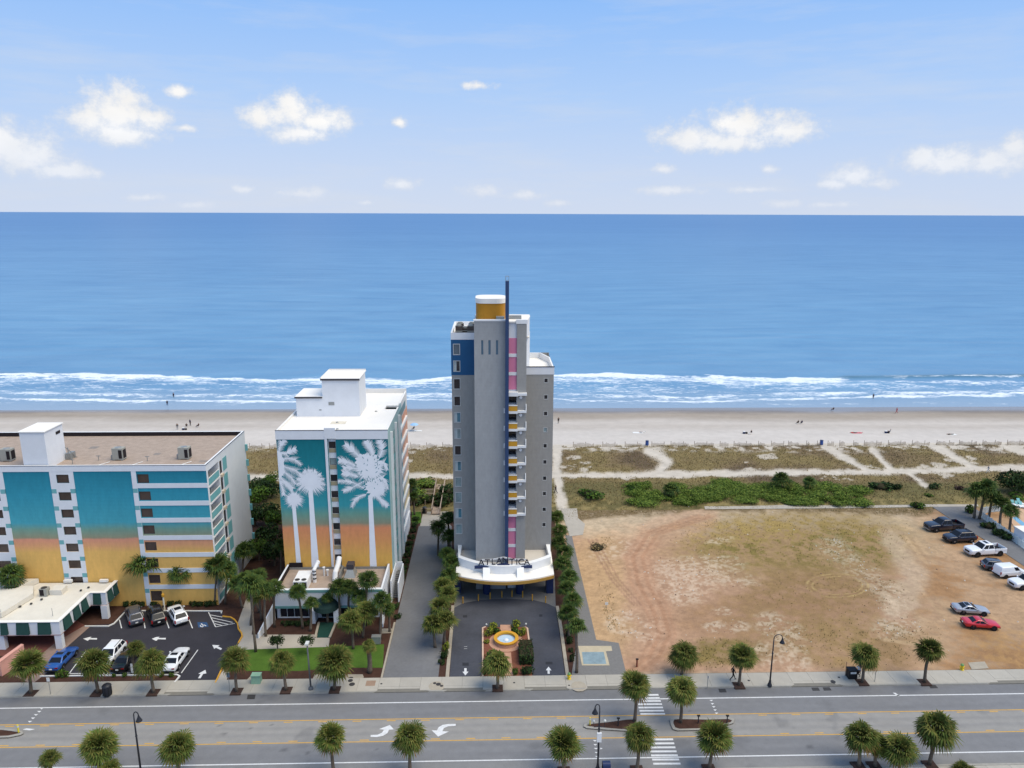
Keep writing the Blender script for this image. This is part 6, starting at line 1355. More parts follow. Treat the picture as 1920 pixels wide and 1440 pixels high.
for b_, c_, r_, lb in (((1826, 972), (1832, 918), 22, 'leftmost palm by the pool fence'), ((1836, 974), (1850, 912), 22, 'second palm by the pool fence, tallest'), ((1852, 978), (1862, 930), 20, 'third palm by the pool fence'), ((1874, 986), (1880, 942), 18, 'fourth palm by the pool fence with a bare trunk'), ((1893, 1004), (1895, 956), 18, 'rightmost palm by the pool fence with a bare trunk')):
    palm_px(b_, c_, r_, lb, 'L', GP, None, 0.0, tr=0.2)
palm_px((1258, 932), (1258, 916), 18, 'low palmetto clump in the green dune thicket', 'L', None, None, 0.3); palm_px((1467, 922), (1465, 896), 19, 'dark palm standing in the green dune thicket, left of two', 'L', None, None, 0.3); palm_px((1517, 922), (1518, 902), 14, 'smaller dark palm in the green dune thicket, right of two', 'L', None, None, 0.3)
palm_px((770, 950), (772, 905), 13, 'palm at the back corner of the mural hotel by the boardwalk', 'L', None, None, 0.0); palm_px((777, 965), (776, 930), 12, 'lower palm beside the mural hotel near the boardwalk', 'L', None, None, 0.0)

# ---- leafy shrubs and trees
def leaf_blob(seed, n=420, size=0.13, lobes=7, box=False, flat=0.8, nm=3):
    r = random.Random(seed); b_ = MB(); L_ = []
    for i in range(lobes):
        a = r.uniform(0, 2 * pi); e = r.uniform(-0.1, 1.0); k = r.uniform(0.25, 0.6); L_.append((Vector((cos(a) * k, sin(a) * k, e * 0.45)), r.uniform(0.35, 0.6)))
    for i in range(n):
        if box:
            f = r.randrange(5); p = [r.uniform(-1, 1), r.uniform(-1, 1), r.uniform(0, 1)]
            if f == 4: p[2] = 1
            else: p[f // 2] = 1 if f % 2 else -1
            p = Vector(p); nrm = Vector((p.x, p.y, p.z + 0.2)); p += Vector((r.gauss(0, .03), r.gauss(0, .03), r.gauss(0, .03)))
        else:
            c, rad = L_[r.randrange(lobes)]; d = Vector((r.gauss(0, 1), r.gauss(0, 1), r.gauss(0.25, 1))).normalized(); p = c + d * rad * r.uniform(0.82, 1.05); p.z = max(p.z * flat + 0.25, -0.05); nrm = d
        u = nrm.cross(Vector((r.gauss(0, 1), r.gauss(0, 1), r.gauss(0, 1)))).normalized(); v = nrm.cross(u).normalized(); nrm = (nrm.normalized() + Vector((r.gauss(0, .5), r.gauss(0, .5), r.gauss(0, .5)))).normalized()
        u = nrm.cross(v).normalized(); v = nrm.cross(u); s_ = size * r.uniform(0.6, 1.4); b_.mi = r.randrange(nm)
        b_.quad(p - u * s_, p - v * s_ * 0.55, p + u * s_, p + v * s_ * 0.55)
    return b_.mesh('foliage')
def leafset(nm, cols):
    return [leafmat('%s_%s' % (nm, w), S(*c, 0.85), 0.35, 1.5, rnd=0.15) for w, c in zip(('light', 'mid', 'deep'), cols)]
LS = {'green': leafset('shrub', ((96, 122, 48), (76, 102, 42), (52, 78, 34))), 'dark': leafset('hedge', ((62, 84, 42), (46, 66, 36), (34, 50, 30))), 'bright': leafset('croton', ((178, 176, 64), (128, 142, 52), (80, 106, 44))), 'lush': leafset('dune_thicket', ((126, 142, 62), (98, 122, 50), (66, 92, 40))), 'brown': leafset('dry_shrub', ((150, 134, 92), (112, 100, 72), (76, 66, 54))), 'plum': leafset('plum_shrub', ((98, 78, 66), (74, 58, 54), (58, 46, 44)))}
BL = {k: [leaf_blob(500 + 10 * i + j, 420) for j in range(4)] for i, k in enumerate(LS)}
BX = {k: [leaf_blob(700 + i, 700, 0.10, box=True)] for i, k in enumerate(('dark', 'green'))}
TB = {k: [leaf_blob(900 + 10 * i + j, 1100, 0.085, 12) for j in range(2)] for i, k in enumerate(('dark', 'green'))}
for dct in (BL, BX, TB):
    for k, l in dct.items():
        for me in l:
            for mm in LS[k]: me.materials.append(mm)
m_core = mat('twig_core', S(58, 54, 40), 0.95, 0.05, 0.3, 3)
def _core_mesh(box):
    b_ = MB()
    if box: b_.box(-0.93, 0.93, -0.93, 0.93, 0.0, 0.93)
    else: b_.ball((0, 0, 0.32), 0.55, 10, 7, 0.75)
    me = b_.mesh('twigs'); me.materials.append(m_core); return me
CORE = {b_: _core_mesh(b_) for b_ in (False, True)}
_bc = [0]
def bush(X, Y, rx, ry, h, label, kind='green', group=None, z=0.0, box=False, cat='shrub', name='shrub'):
    i = _bc[0]; _bc[0] += 1; r = random.Random(i + 50)
    t = thing(name, label, cat, (X, Y, z), group)
    if not box: t.rotation_euler = (0, 0, 0)
    l = (BX if box else BL)[kind]
    c = bpy.data.objects.new('foliage', l[i % len(l)]); COL.objects.link(c); c.parent = t; c.scale = (rx, ry, h if box else h * 0.98); 
    if not box: c.rotation_euler = (0, 0, 0)
    c2 = bpy.data.objects.new('twigs', CORE[box]); COL.objects.link(c2); c2.parent = t; c2.scale = c.scale
    return t
def bush_px(px, py, rpx, h, label, kind='green', group=None, z=0.0, ry=1.0, **kw):
    p = G(px, py, z); s_ = rpx * math.hypot(p[1], H) / F; return bush(p[0], p[1], s_, s_ * ry, h, label, kind, group, z, **kw)
def tree(X, Y, h, r, label, kind='dark', group=None, cat='tree'):
    i = _bc[0]; _bc[0] += 1; rd = random.Random(i)
    t = thing('broadleaf_tree', label, cat, (X, Y, 0), group)
    b_ = MB(); b_.tube([(X, Y, -0.05), (X + 0.1, Y, h * 0.35), (X, Y + 0.1, h * 0.75)], [0.2, 0.15, 0.07], 7)
    for k in range(4):
        a = k * 1.6 + rd.random(); b_.tube([(X + 0.08, Y, h * 0.35), (X + cos(a) * r * 0.6, Y + sin(a) * r * 0.6, h * (0.6 + 0.1 * rd.random()))], [0.09, 0.03], 5)
    b_.build('trunk', m_trunk, t)
    c = bpy.data.objects.new('crown', TB[kind][i % 2]); COL.objects.link(c); c.parent = t; c.scale = (r, r, h * 0.62); c.location = (0, 0, h * 0.30); c.rotation_euler = (0, 0, rd.uniform(0, 6))
    return t
GG = 'dark trees between the motel and the mural hotel'
for k, (px, py, h, r) in enumerate(((488, 950, 4.5, 2.6), (510, 940, 4.6, 2.5), (500, 985, 4.5, 2.6), (520, 1000, 4.8, 2.2), (478, 985, 3.6, 2.0), (506, 1030, 4.8, 2.4), (486, 1050, 4.0, 2.2), (515, 1060, 4.2, 2.0), (482, 925, 3.4, 2.2), (512, 915, 3.4, 2.3))):
    p = G(px, py, 0); tree(p[0], p[1], h, r, '%s dark tree counted from the beach in the gap beside the motel' % ['fifth', 'third', 'sixth', 'seventh', 'fourth', 'eighth', 'ninth', 'tenth', 'second', 'first'][k], 'dark' if k % 3 else 'green', GG)
p = G(1895, 928, 0); tree(p[0], p[1], 5.5, 3.2, 'large dark broadleaf tree on the dune edge at the right', 'dark'); p = G(1925, 925, 0); tree(p[0], p[1], 4.5, 3.0, 'broadleaf tree cut by the right edge above the pool', 'green')
# green thicket between dunes and path
rsd = random.Random(4)
def dzf(x, y): return float(dune_z(np.array([x]), np.array([y]))[0])
def thicket():
    V = []; Q = []; MI = []; off = 0; src = []
    for me in [leaf_blob(640 + j, 1300, 0.06, 9) for j in range(3)]:
        co = np.zeros(len(me.vertices) * 3); me.vertices.foreach_get('co', co); mi = np.zeros(len(me.polygons), dtype=np.int32); me.polygons.foreach_get('material_index', mi); src.append((co.reshape(-1, 3), mi))
    for k in range(130):
        px = 1178 + rsd.random() * 440; py = 908 + rsd.random() * 36
        if (px < 1230 and py < 914) or (px > 1590 and py < 916) or py < 906 + 8 * abs(sin(px * 0.021)): continue
        p = G(px, py, 0.4); s_ = rsd.uniform(1.5, 2.9); h = rsd.uniform(0.7, 1.5) * (1.25 if rsd.random() < 0.15 else 1); co, mi = src[rsd.randrange(len(src))]; a = rsd.uniform(0, 6.28)
        R_ = np.array([[cos(a), -sin(a), 0], [sin(a), cos(a), 0], [0, 0, 1]]); V.append((co @ R_.T) * np.array([s_, s_ * 0.85, h]) + np.array([p[0], p[1], dzf(p[0], p[1]) - 0.1])); MI.append(mi)
    V = np.concatenate(V); MI = np.concatenate(MI); nf = len(V) // 4
    me = bpy.data.meshes.new('dune_thicket'); me.vertices.add(len(V)); me.vertices.foreach_set('co', V.ravel().astype(np.float32)); me.loops.add(len(V)); me.loops.foreach_set('vertex_index', np.arange(len(V), dtype=np.int32)); me.polygons.add(nf)
    me.polygons.foreach_set('loop_start', np.arange(0, nf * 4, 4, dtype=np.int32)); me.polygons.foreach_set('loop_total', np.full(nf, 4, dtype=np.int32)); me.polygons.foreach_set('material_index', MI); me.update(calc_edges=True)
    for mm in LS['lush']: me.materials.append(mm)
    o = bpy.data.objects.new('dune_thicket', me); COL.objects.link(o); tag(o, 'bright green low thicket covering the dune behind the vacant lot', 'thicket', kind='stuff')
thicket()
for px, py, r_, h, lb, kd in ((1108, 935, 28, 1.5, 'rounded dark green bush at the left end of the dune scrub', 'green'), (1190, 925, 18, 1.6, 'dark bush at the left end of the bright green thicket', 'green'), (1650, 922, 24, 1.7, 'dark green bush right of the bright green thicket', 'dark'), (1680, 922, 12, 1.3, 'small dark bush beside the larger dark bush right of the thicket', 'dark'), (1720, 952, 14, 1.4, 'green bush at the concrete path above the black pickup', 'green'),
                              (1750, 922, 14, 1.1, 'round grey-green bush on the dune left of the plum bush', 'dark'), (1799, 923, 11, 0.9, 'plum-brown round bush on the dune', 'plum'), (1741, 935, 8, 0.6, 'tiny green bush at the path edge', 'green'), (1122, 1030, 16, 1.0, 'grey dead bush on the pale rubble of the vacant lot', 'brown'), (1818, 962, 10, 1.8, 'leafy bush at the start of the pool hedge', 'green'), (1852, 990, 16, 1.3, 'left bush of the hedge along the pool fence', 'dark'), (1872, 1002, 16, 1.3, 'middle bush of the hedge along the pool fence', 'dark'), (1886, 1010, 13, 1.2, 'right bush of the hedge along the pool fence', 'dark'), (1906, 1012, 8, 0.7, 'small round shrub at the pool gate', 'dark'), (1905, 935, 18, 1.0, 'green bush by the pool lawn at the right edge', 'green')):
    z = 0.0; p = G(px, py, 0)
    if p[1] > 129: z = dzf(p[0], p[1]) - 0.05
    s_ = r_ * math.hypot(p[1], H) / F; bush(p[0], p[1], s_, s_, h, lb, kd, None, z)
# fountain island planting
GI = 'shrubs on the fountain island'
for px, py, r_, h, lb, kd in ((925, 1178, 9, 0.9, 'yellow-green shrub at the back left of the fountain island', 'bright'), (931, 1187, 9, 1.0, 'dark green shrub left of the brick path by the fountain', 'green'), (916, 1190, 10, 1.0, 'yellow croton left of the fountain nearest the driveway', 'bright'), (912, 1205, 6, .5, 'small yellow plant left of the fountain', 'bright'), (968, 1175, 9, 1.1, 'yellow-green shrub at the back right of the fountain island', 'bright'), (966, 1187, 9, 1.0, 'dark green shrub right of the brick path by the fountain', 'green'), (978, 1190, 9, 1.0, 'yellow croton right of the fountain nearest the driveway', 'bright'), (922, 1240, 16, 1.6, 'leafy green shrub at the front left of the fountain island', 'green'), (912, 1262, 9, 0.8, 'low dark shrub at the left front corner of the fountain island', 'dark'), (932, 1262, 7, 0.7, 'low dark shrub behind the sidewalk palm on the fountain island', 'dark'), (966, 1263, 7, 0.8, 'small light green shrub at the front of the fountain island', 'green')):
    p = G(px, py, 0.15); s_ = r_ * math.hypot(p[1], H) / F; bush(p[0], p[1], s_, s_, h, lb, kd, GI, 0.15)
p = G(986, 1230); q_ = G(989, 1262); bush((p[0] + q_[0]) / 2 , (p[1] + q_[1]) / 2 + 1.6, 0.85, 1.9, 1.25, 'clipped dark hedge block on the right side of the fountain island', 'dark', GI, 0.12, True, 'hedge', 'hedge'); bush(q_[0], q_[1] - 0.1, 0.9, 0.85, 1.15, 'rounded dark hedge at the front right corner of the fountain island', 'dark', GI, 0.12, False, 'hedge', 'hedge')
# hedges and small planting elsewhere
GMh = 'low shrubs at the motel wall'
for k, px in enumerate((238, 252, 266, 290, 320, 334, 362, 376, 390, 400)):
    bush_px(px, 1136, 7, 0.9, 'low dark shrub at the foot of the motel wall, %s from the canopy' % ords[k], 'dark', GMh)
GMs = 'small plants in the car park mulch strip'
for k, px in enumerate((112, 122, 214, 234, 304, 322)): bush_px(px, 1268, 5 if k > 1 else 8, 0.5 if k > 1 else 0.9, '%s small plant from the left in the car park mulch strip' % ords[k], 'green', GMs, 0.05)
GLr = 'shrubs under the palms beside the tower drive'
for k, (px, py, r_, h) in enumerate(((833, 1232, 9, 1.0), (836, 1218, 7, 1.1), (828, 1245, 7, 0.8))): bush_px(px, py, r_, h, 'green shrub below the palms left of the tower drive, %s from the street' % ['second', 'third', 'first'][k], 'dark' if k != 1 else 'bright', GLr)
for k, (px, py, r_, h) in enumerate(((1068, 1206, 7, 1.3), (1066, 1192, 7, 1.3), (1072, 1240, 6, 1.2), (1070, 1222, 5, 0.7))): bush_px(px, py, r_, h, 'green shrub below the palms right of the tower drive, %s from the street' % ['third', 'fourth', 'first', 'second'][k], 'dark', GLr)
GLh = 'shrubs along the lane side of the mural hotel'
for k in range(11):
    p = G(776 - k * 3.2, 975 + k * 11.5); bush(-13.75, p[1], 0.75, 0.9, 0.9, '%s shrub from the beach along the lane side of the mural hotel' % ords[k], 'dark', GLh)
for k, (px, py) in enumerate(((535, 1172), (548, 1171), (560, 1172), (575, 1173), (660, 1168), (690, 1170), (742, 1140), (745, 1160))): bush_px(px, py, 8, 0.8, 'dark shrub in the mulch before the lobby windows, %s from the left' % ords[k], 'dark', 'shrubs before the lobby')
# clipped round trees before the lobby
for px, py, cpy, lb in ((521, 1222, 1198, 'small round-clipped tree on the lawn, left of two'), (577, 1226, 1198, 'small round-clipped tree on the lawn, right of two')):
    p = G(px, py); c = W(px, cpy, p[1]); t = thing('clipped_tree', lb, 'tree', (p[0], p[1], 0), 'clipped trees before the lobby')
    MB().tube([(p[0], p[1], 0), (p[0], p[1], c[2])], [0.1, 0.07], 7).build('trunk', m_trunk, t)
    o = bpy.data.objects.new('crown', TB['dark'][0]); COL.objects.link(o); o.parent = t; o.scale = (1.05, 1.05, 1.25); o.location = (0, 0, c[2] - 0.6)
# ================================================================== VEHICLES
m_tyre = mat('tyre_rubber', S(34, 34, 36), 0.9, 0.2); m_rim = mat('alloy_rim', S(150, 152, 156), 0.35, 0.5, metal=0.6); m_drim = mat('dark_rim', S(44, 44, 48), 0.4, 0.5, metal=0.3)
m_cglass = mat('car_glass', S(30, 34, 42), 0.12, 0.18, 0.15, 1.0); m_plastic = mat('black_plastic', S(30, 30, 32), 0.6, 0.3); m_head = mat('headlight_lens', S(214, 218, 222), 0.1, 0.7); m_tail = mat('tail_light_lens', S(150, 24, 26), 0.15, 0.6); m_plate = mat('plate_white', S(220, 220, 216), 0.6)
def paint_mat(name, col, metal=0.0): return mat(name, col, 0.28, 0.5, 0.04, 1.0, coat=0.7, metal=metal)
PNT = {'blue': paint_mat('paint_blue', S(44, 92, 168, .9), 0.1), 'white': paint_mat('paint_white', S(228, 230, 234)), 'black': paint_mat('paint_black', S(20, 20, 24)), 'grey': paint_mat('paint_grey', S(82, 86, 98), 0.2), 'silver': paint_mat('paint_silver', S(166, 170, 178), 0.35), 'red': paint_mat('paint_red', S(196, 28, 44, .95)), 'navy': paint_mat('paint_navy_black', S(30, 32, 48), 0.1)}
SPEC = {  # front axle, rear axle, half width, wheel radius, stations (x, half-width factor, top z), cabin (front base, front top, rear top, rear base), belt z, roof z
    'sedan': (1.42, -1.40, 0.92, 0.34, [(2.35, 0.72, 0.62), (2.25, 0.86, 0.72), (1.7, 0.98, 0.84), (0.95, 1.0, 0.95), (-0.2, 1.0, 0.96), (-1.6, 1.0, 0.99), (-2.25, 0.95, 1.0), (-2.42, 0.82, 0.86)], (0.98, 0.18, -0.95, -1.72), 0.95, 1.46),
    'coupe': (1.40, -1.36, 0.95, 0.35, [(2.32, 0.74, 0.62), (2.2, 0.88, 0.74), (1.6, 0.98, 0.87), (0.8, 0.99, 0.94), (-0.2, 0.98, 0.93), (-1.4, 1.02, 1.0), (-2.2, 0.95, 1.02), (-2.42, 0.84, 0.85)], (0.72, -0.1, -0.85, -1.75), 0.93, 1.37),
    'suv': (1.40, -1.42, 0.95, 0.37, [(2.30, 0.76, 0.80), (2.2, 0.90, 0.96), (1.6, 0.99, 1.06), (0.9, 1.0, 1.08), (-0.5, 1.0, 1.10), (-1.8, 1.0, 1.12), (-2.2, 0.97, 1.10), (-2.34, 0.90, 0.92)], (1.02, 0.28, -1.72, -2.18), 1.08, 1.72),
    'van': (1.40, -1.40, 0.93, 0.33, [(2.30, 0.78, 0.74), (2.15, 0.92, 0.94), (1.6, 0.99, 1.10), (1.0, 1.0, 1.14), (-0.5, 1.0, 1.16), (-1.8, 1.0, 1.16), (-2.25, 0.99, 1.16), (-2.32, 0.96, 1.0)], (1.25, 0.55, -2.18, -2.30), 1.14, 1.90),
    'pickup': (1.85, -1.80, 1.00, 0.41, [(2.85, 0.80, 0.92), (2.75, 0.94, 1.10), (2.0, 0.99, 1.20), (1.2, 1.0, 1.22), (0.0, 1.0, 1.22), (-0.86, 1.0, 1.22)], (1.25, 0.55, -0.72, -0.86), 1.20, 1.92)}
def car_parts(kind):
    fa, ra, hw, wr, st, cab, belt, roof = SPEC[kind]; P_ = []
    b_ = MB(); rings = []
    for x, k, zt in st:
        w = hw * k; zb = 0.30 + (0.10 if x > 2.2 or x < -2.3 else 0)
        half = [(w * 0.82, zb), (w * 0.97, zb + 0.12), (w, zb + 0.34 * (zt - zb)), (w * 0.985, zt - 0.16), (w * 0.90, zt - 0.03), (w * 0.5, zt + 0.015)]
        rings.append([(x, y, z) for y, z in half] + [(x, -y, z) for y, z in reversed(half)])
    n = 12
    for r_ in rings: b_.v += r_
    for i in range(len(rings) - 1):
        for k in range(n): k2 = (k + 1) % n; b_.f.append((i * n + k, i * n + k2, (i + 1) * n + k2, (i + 1) * n + k)); b_.m.append(0)
    b_.f.append(tuple(range(n))); b_.f.append(tuple((len(rings) - 1) * n + k for k in reversed(range(n)))); b_.m += [0, 0]
    if kind == 'pickup':
        x0, x1 = -0.88, -2.85; w = hw * 0.99
        b_.box(x1, x0, -w, w, 0.42, 0.72); b_.box(x1, x0, w - 0.09, w, 0.72, 1.22); b_.box(x1, x0, -w, -w + 0.09, 0.72, 1.22); b_.box(x1, x1 + 0.08, -w + 0.09, w - 0.09, 0.72, 1.22)
    P_.append(('body', b_, 'paint'))
    fb, ft, rt, rb = cab; hb, ht = hw * 0.93, hw * 0.74
    if kind == 'van': ht = hw * 0.86
    c = MB(); zl = belt - 0.04; zm = roof - 0.07
    lo = [(rb, -hb, zl), (fb, -hb, zl), (fb, hb, zl), (rb, hb, zl)]; mi = [(rt, -ht, zm), (ft, -ht, zm), (ft, ht, zm), (rt, ht, zm)]
    e = 0.12; hi = [(rt + e, -ht + e, roof), (ft - e * 1.4, -ht + e, roof), (ft - e * 1.4, ht - e, roof), (rt + e, ht - e, roof)]
    c.v += lo + mi + hi
    for a in (0, 4):
        for k in range(4): k2 = (k + 1) % 4; c.f.append((a + k, a + k2, a + 4 + k2, a + 4 + k)); c.m.append(0)
    c.f.append((8, 9, 10, 11)); c.m.append(0); P_.append(('cabin', c, 'paint'))
    def gl(a, b2, c2, d, s0, s1, t0, t1, name):   # a,b lower edge, d,c upper edge; fractions
        A, B, C, D = map(Vector, (a, b2, c2, d)); f = lambda s, t: (A.lerp(B, s)).lerp(D.lerp(C, s), t)
        nrm = (B - A).cross(D - A).normalized() * 0.008; q = MB(); q.quad(*[f(s, t) + nrm for s, t in ((s0, t0), (s1, t0), (s1, t1), (s0, t1))]); P_.append((name, q, m_cglass))
    gl(lo[1], lo[2], mi[2], mi[1], 0.05, 0.95, 0.06, 0.95, 'windshield')
    if kind != 'van': gl(lo[3], lo[0], mi[0], mi[3], 0.08, 0.92, 0.12, 0.92, 'rear_window')
    sp = {'sedan': ((0.10, 0.53), (0.57, 0.92)), 'coupe': ((0.16, 0.46), (0.50, 0.93)), 'suv': ((0.04, 0.30), (0.34, 0.62), (0.66, 0.94)), 'van': ((0.72, 0.95),), 'pickup': ((0.06, 0.50), (0.55, 0.94))}[kind]
    for s0, s1 in sp:
        gl(lo[0], lo[1], mi[1], mi[0], s0, s1, 0.14, 0.90, 'side_window'); gl(lo[2], lo[3], mi[3], mi[2], 1 - s1, 1 - s0, 0.14, 0.90, 'side_window')
    fx = st[0][0]; rx = -2.85 if kind == 'pickup' else st[-1][0]; fz = st[0][2]; rz = 1.05 if kind == 'pickup' else st[-1][2]
    for s_ in (-1, 1):
        q = MB(); q.hexa([(fx - 0.16, s_ * hw * 0.48, fz - 0.16), (fx - 0.30, s_ * hw * 0.84, fz - 0.16), (fx - 0.05, s_ * hw * 0.80, fz - 0.16), (fx + 0.012, s_ * hw * 0.48, fz - 0.16)], [(fx - 0.2, s_ * hw * 0.48, fz - 0.02), (fx - 0.34, s_ * hw * 0.86, fz - 0.0), (fx - 0.1, s_ * hw * 0.82, fz - 0.02), (fx + 0.0, s_ * hw * 0.48, fz - 0.04)]); P_.append(('headlight', q, m_head))
        q = MB(); y0, y1 = s_ * hw * 0.52, s_ * hw * 0.86
        if kind in ('suv', 'van', 'pickup'): y0 = s_ * hw * 0.80; y1 = s_ * hw * 0.97; q.box(rx - 0.03, rx + 0.12, y0, y1, rz - 0.28, rz + 0.12)
        else: q.box(rx - 0.015, rx + 0.14, y0, y1, rz - 0.14, rz + 0.0)
        P_.append(('tail_light', q, m_tail))
        q = MB(); q.box(fb - 0.32, fb - 0.12, s_ * (hw + 0.01), s_ * (hw + 0.17), belt - 0.02, belt + 0.12); P_.append(('mirror', q, 'paint'))
    q = MB(); q.box(fx - 0.1, fx + 0.02, -hw * 0.46, hw * 0.46, fz - 0.34, fz - 0.06); P_.append(('grille', q, m_plastic))
    q = MB(); q.box(fx - 0.2, fx + 0.05, -hw * 0.72, hw * 0.72, 0.30, 0.46); P_.append(('front_bumper', q, m_plastic if kind != 'pickup' else m_rim)); q = MB(); q.box(rx - 0.06, rx + 0.15, -hw * 0.80, hw * 0.80, 0.34, 0.52); P_.append(('rear_bumper', q, m_plastic if kind not in ('pickup',) else m_rim))
    q = MB(); q.box(rx - 0.07 - (0 if kind != 'pickup' else 0), rx - 0.02, -0.16, 0.16, 0.60, 0.74); P_.append(('licence_plate', q, m_plate))
    if kind == 'pickup':
        q = MB(); q.box(-2.75, -0.92, -hw * 0.88, hw * 0.88, 0.722, 0.735); P_.append(('bed_liner', q, m_plastic))
    arch = MB()
    for ax in (fa, ra):
        for s_ in (-1, 1): arch.tube([(ax, s_ * (hw - 0.25), wr + 0.02), (ax, s_ * (hw + 0.006), wr + 0.02)], wr * 1.16, 16)
    P_.append(('wheel_arch', arch, m_plastic))
    return P_
CARM = {}
def get_car(kind):
    if kind not in CARM:
        L_ = []
        for nm, b_, mt in car_parts(kind):
            me = b_.mesh(nm); me.materials.append(PNT['white'] if mt == 'paint' else mt)
            if nm in ('body', 'cabin'):
                bm = bmesh.new(); bm.from_mesh(me); bmesh.ops.recalc_face_normals(bm, faces=bm.faces)
                ed = [e for e in bm.edges if len(e.link_faces) == 2 and e.calc_face_angle(0) > radians(24)]
                bmesh.ops.bevel(bm, geom=ed, offset=0.05 if nm == 'body' else 0.06, segments=2, profile=0.5, affect='EDGES', clamp_overlap=True); bm.to_mesh(me); bm.free()
            if nm in ('body', 'cabin', 'wheel_arch'):
                me.polygons.foreach_set('use_smooth', [True] * len(me.polygons)); me.set_sharp_from_angle(angle=radians(42))
            L_.append((nm, me, mt))
        fa, ra, hw, wr = SPEC[kind][:4]
        t_ = MB(); t_.lathe(0, 0, [(wr * 0.62, -0.11), (wr * 0.96, -0.11), (wr, -0.07), (wr, 0.07), (wr * 0.96, 0.11), (wr * 0.62, 0.11)], 18); tm = t_.mesh('tyre'); tm.materials.append(m_tyre)
        r_ = MB(); r_.lathe(0, 0, [(0.001, 0.105), (wr * 0.18, 0.105), (wr * 0.62, 0.07), (wr * 0.66, 0.112), (wr * 0.66, -0.1)], 18)
        rm = r_.mesh('rim'); rm.materials.append(m_rim)
        CARM[kind] = (L_, tm, rm)
    return CARM[kind]
def car(kind, colour, X, Y, heading, label, cat, group, scale=1.0, sunroof=False, dark_rims=False, z=0.01, roofcol=None):
    L_, tm, rm = get_car(kind); fa, ra, hw, wr, st, cab, belt, roof = SPEC[kind]
    t = thing('parked_' + {'sedan': 'sedan', 'coupe': 'coupe', 'suv': 'suv', 'van': 'van', 'pickup': 'pickup'}[kind], label, cat, (X, Y, z), group)
    t.rotation_euler = (0, 0, heading); t.scale = (scale,) * 3
    for nm, me, mt in L_:
        o = bpy.data.objects.new(nm, me); COL.objects.link(o); o.parent = t
        if mt == 'paint': o.material_slots[0].link = 'OBJECT'; o.material_slots[0].material = PNT[roofcol if (roofcol and nm == 'cabin') else colour]
    for ax in (fa, ra):
        for s_ in (-1, 1):
            w = bpy.data.objects.new('wheel', tm); COL.objects.link(w); w.parent = t; w.location = (ax, s_ * (hw - 0.09), wr); w.rotation_euler = (-s_ * pi / 2, 0, 0)
            r_ = bpy.data.objects.new('rim', rm); COL.objects.link(r_); r_.parent = w
            if dark_rims: r_.material_slots[0].link = 'OBJECT'; r_.material_slots[0].material = m_drim
    def add(nm, b_, m_): 
        me = b_.mesh(nm); me.materials.append(m_); o = bpy.data.objects.new(nm, me); COL.objects.link(o); o.parent = t
    if sunroof: x = cab[1] - 0.25; add('sunroof', MB().box(x - (0.8 if kind == 'suv' else 0.5), x, -hw * 0.45, hw * 0.45, roof + 0.002, roof + 0.012), m_cglass)
    if kind in ('suv',):
        for s_ in (-1, 1): add('roof_rail', MB().box(cab[2] + 0.2, cab[1] - 0.25, s_ * hw * 0.62 - 0.02, s_ * hw * 0.62 + 0.02, roof + 0.0, roof + 0.06), m_plastic)
    return t
GC = 'cars parked at the motel'; GV = 'vehicles parked on the vacant lot'
def hd(p, q, z=0.0): a = G(*p, z); c = G(*q, z); return atan2(c[1] - a[1], c[0] - a[0])
hu = hd((317, 1178), (305, 1147)); hb_ = hd((341, 1262), (371, 1218))
for kind, colr, px, py, h_, lb, cat, kw in (('suv', 'grey', 253, 1161, hu, 'grey suv parked nose to the motel wall, leftmost of three', 'suv', {}), ('suv', 'black', 294, 1160, hu, 'black suv parked nose to the motel wall between grey and white cars', 'suv', {}), ('suv', 'white', 334, 1160, hu + 0.06, 'white crossover with black sunroof parked nose to the motel wall', 'suv', {'sunroof': True}),
                                 ('sedan', 'blue', 118, 1242, hb_, 'bright blue sedan parked near the entrance canopy', 'sedan', {'sunroof': True}), ('suv', 'white', 209, 1236, hb_ + pi, 'white boxy suv parked behind the large sidewalk palm', 'suv', {}), ('sedan', 'black', 239, 1243, hb_, 'black car parked beside the white boxy suv', 'sedan', {}), ('sedan', 'white', 331, 1243, hb_, 'white sedan with sunroof parked alone near the car park exit', 'sedan', {'sunroof': True})):
    p = G(px, py); car(kind, colr, p[0], p[1], h_, lb, cat, GC, 1.0, **kw)
def by_wheels(kind, colr, rear, frontw, lb, cat, **kw):
    a = G(*rear, 0.05); c = G(*frontw, 0.05); h_ = atan2(c[1] - a[1], c[0] - a[0]); fa, ra, hw = SPEC[kind][:3]; wb = fa - ra
    s_ = min(1.12, max(0.94, math.hypot(c[0] - a[0], c[1] - a[1]) / wb)); off = hw * s_ * 0.9
    mx, my = (a[0] + c[0]) / 2 - cos(h_) * (fa + ra) / 2 * s_, (a[1] + c[1]) / 2 - sin(h_) * (fa + ra) / 2 * s_
    n = Vector((-sin(h_), cos(h_))); n = n if n.y > 0 else -n
    car(kind, colr, mx + n.x * off, my + n.y * off, h_, lb, cat, GV, s_, z=0.05, **kw)
by_wheels('pickup', 'navy', (1798, 996), (1752, 998.5), 'black pickup with chrome front at the far end of the vacant lot row', 'pickup')
by_wheels('suv', 'navy', (1821, 1018), (1789, 1019.5), 'black suv between the black and the white pickup', 'suv')
by_wheels('pickup', 'white', (1874, 1042.5), (1832, 1045), 'white pickup with empty bed on the vacant lot', 'pickup', sunroof=True, dark_rims=True)
by_wheels('suv', 'grey', (1857, 1071), (1890, 1074), 'grey suv partly hidden behind the small white van', 'suv')
by_wheels('van', 'white', (1885, 1085), (1915, 1082.5), 'small white panel van on the vacant lot', 'van', dark_rims=True)
by_wheels('pickup', 'white', (1958, 1104), (1916, 1107), 'white truck with black grille cut by the right edge', 'pickup', dark_rims=True)
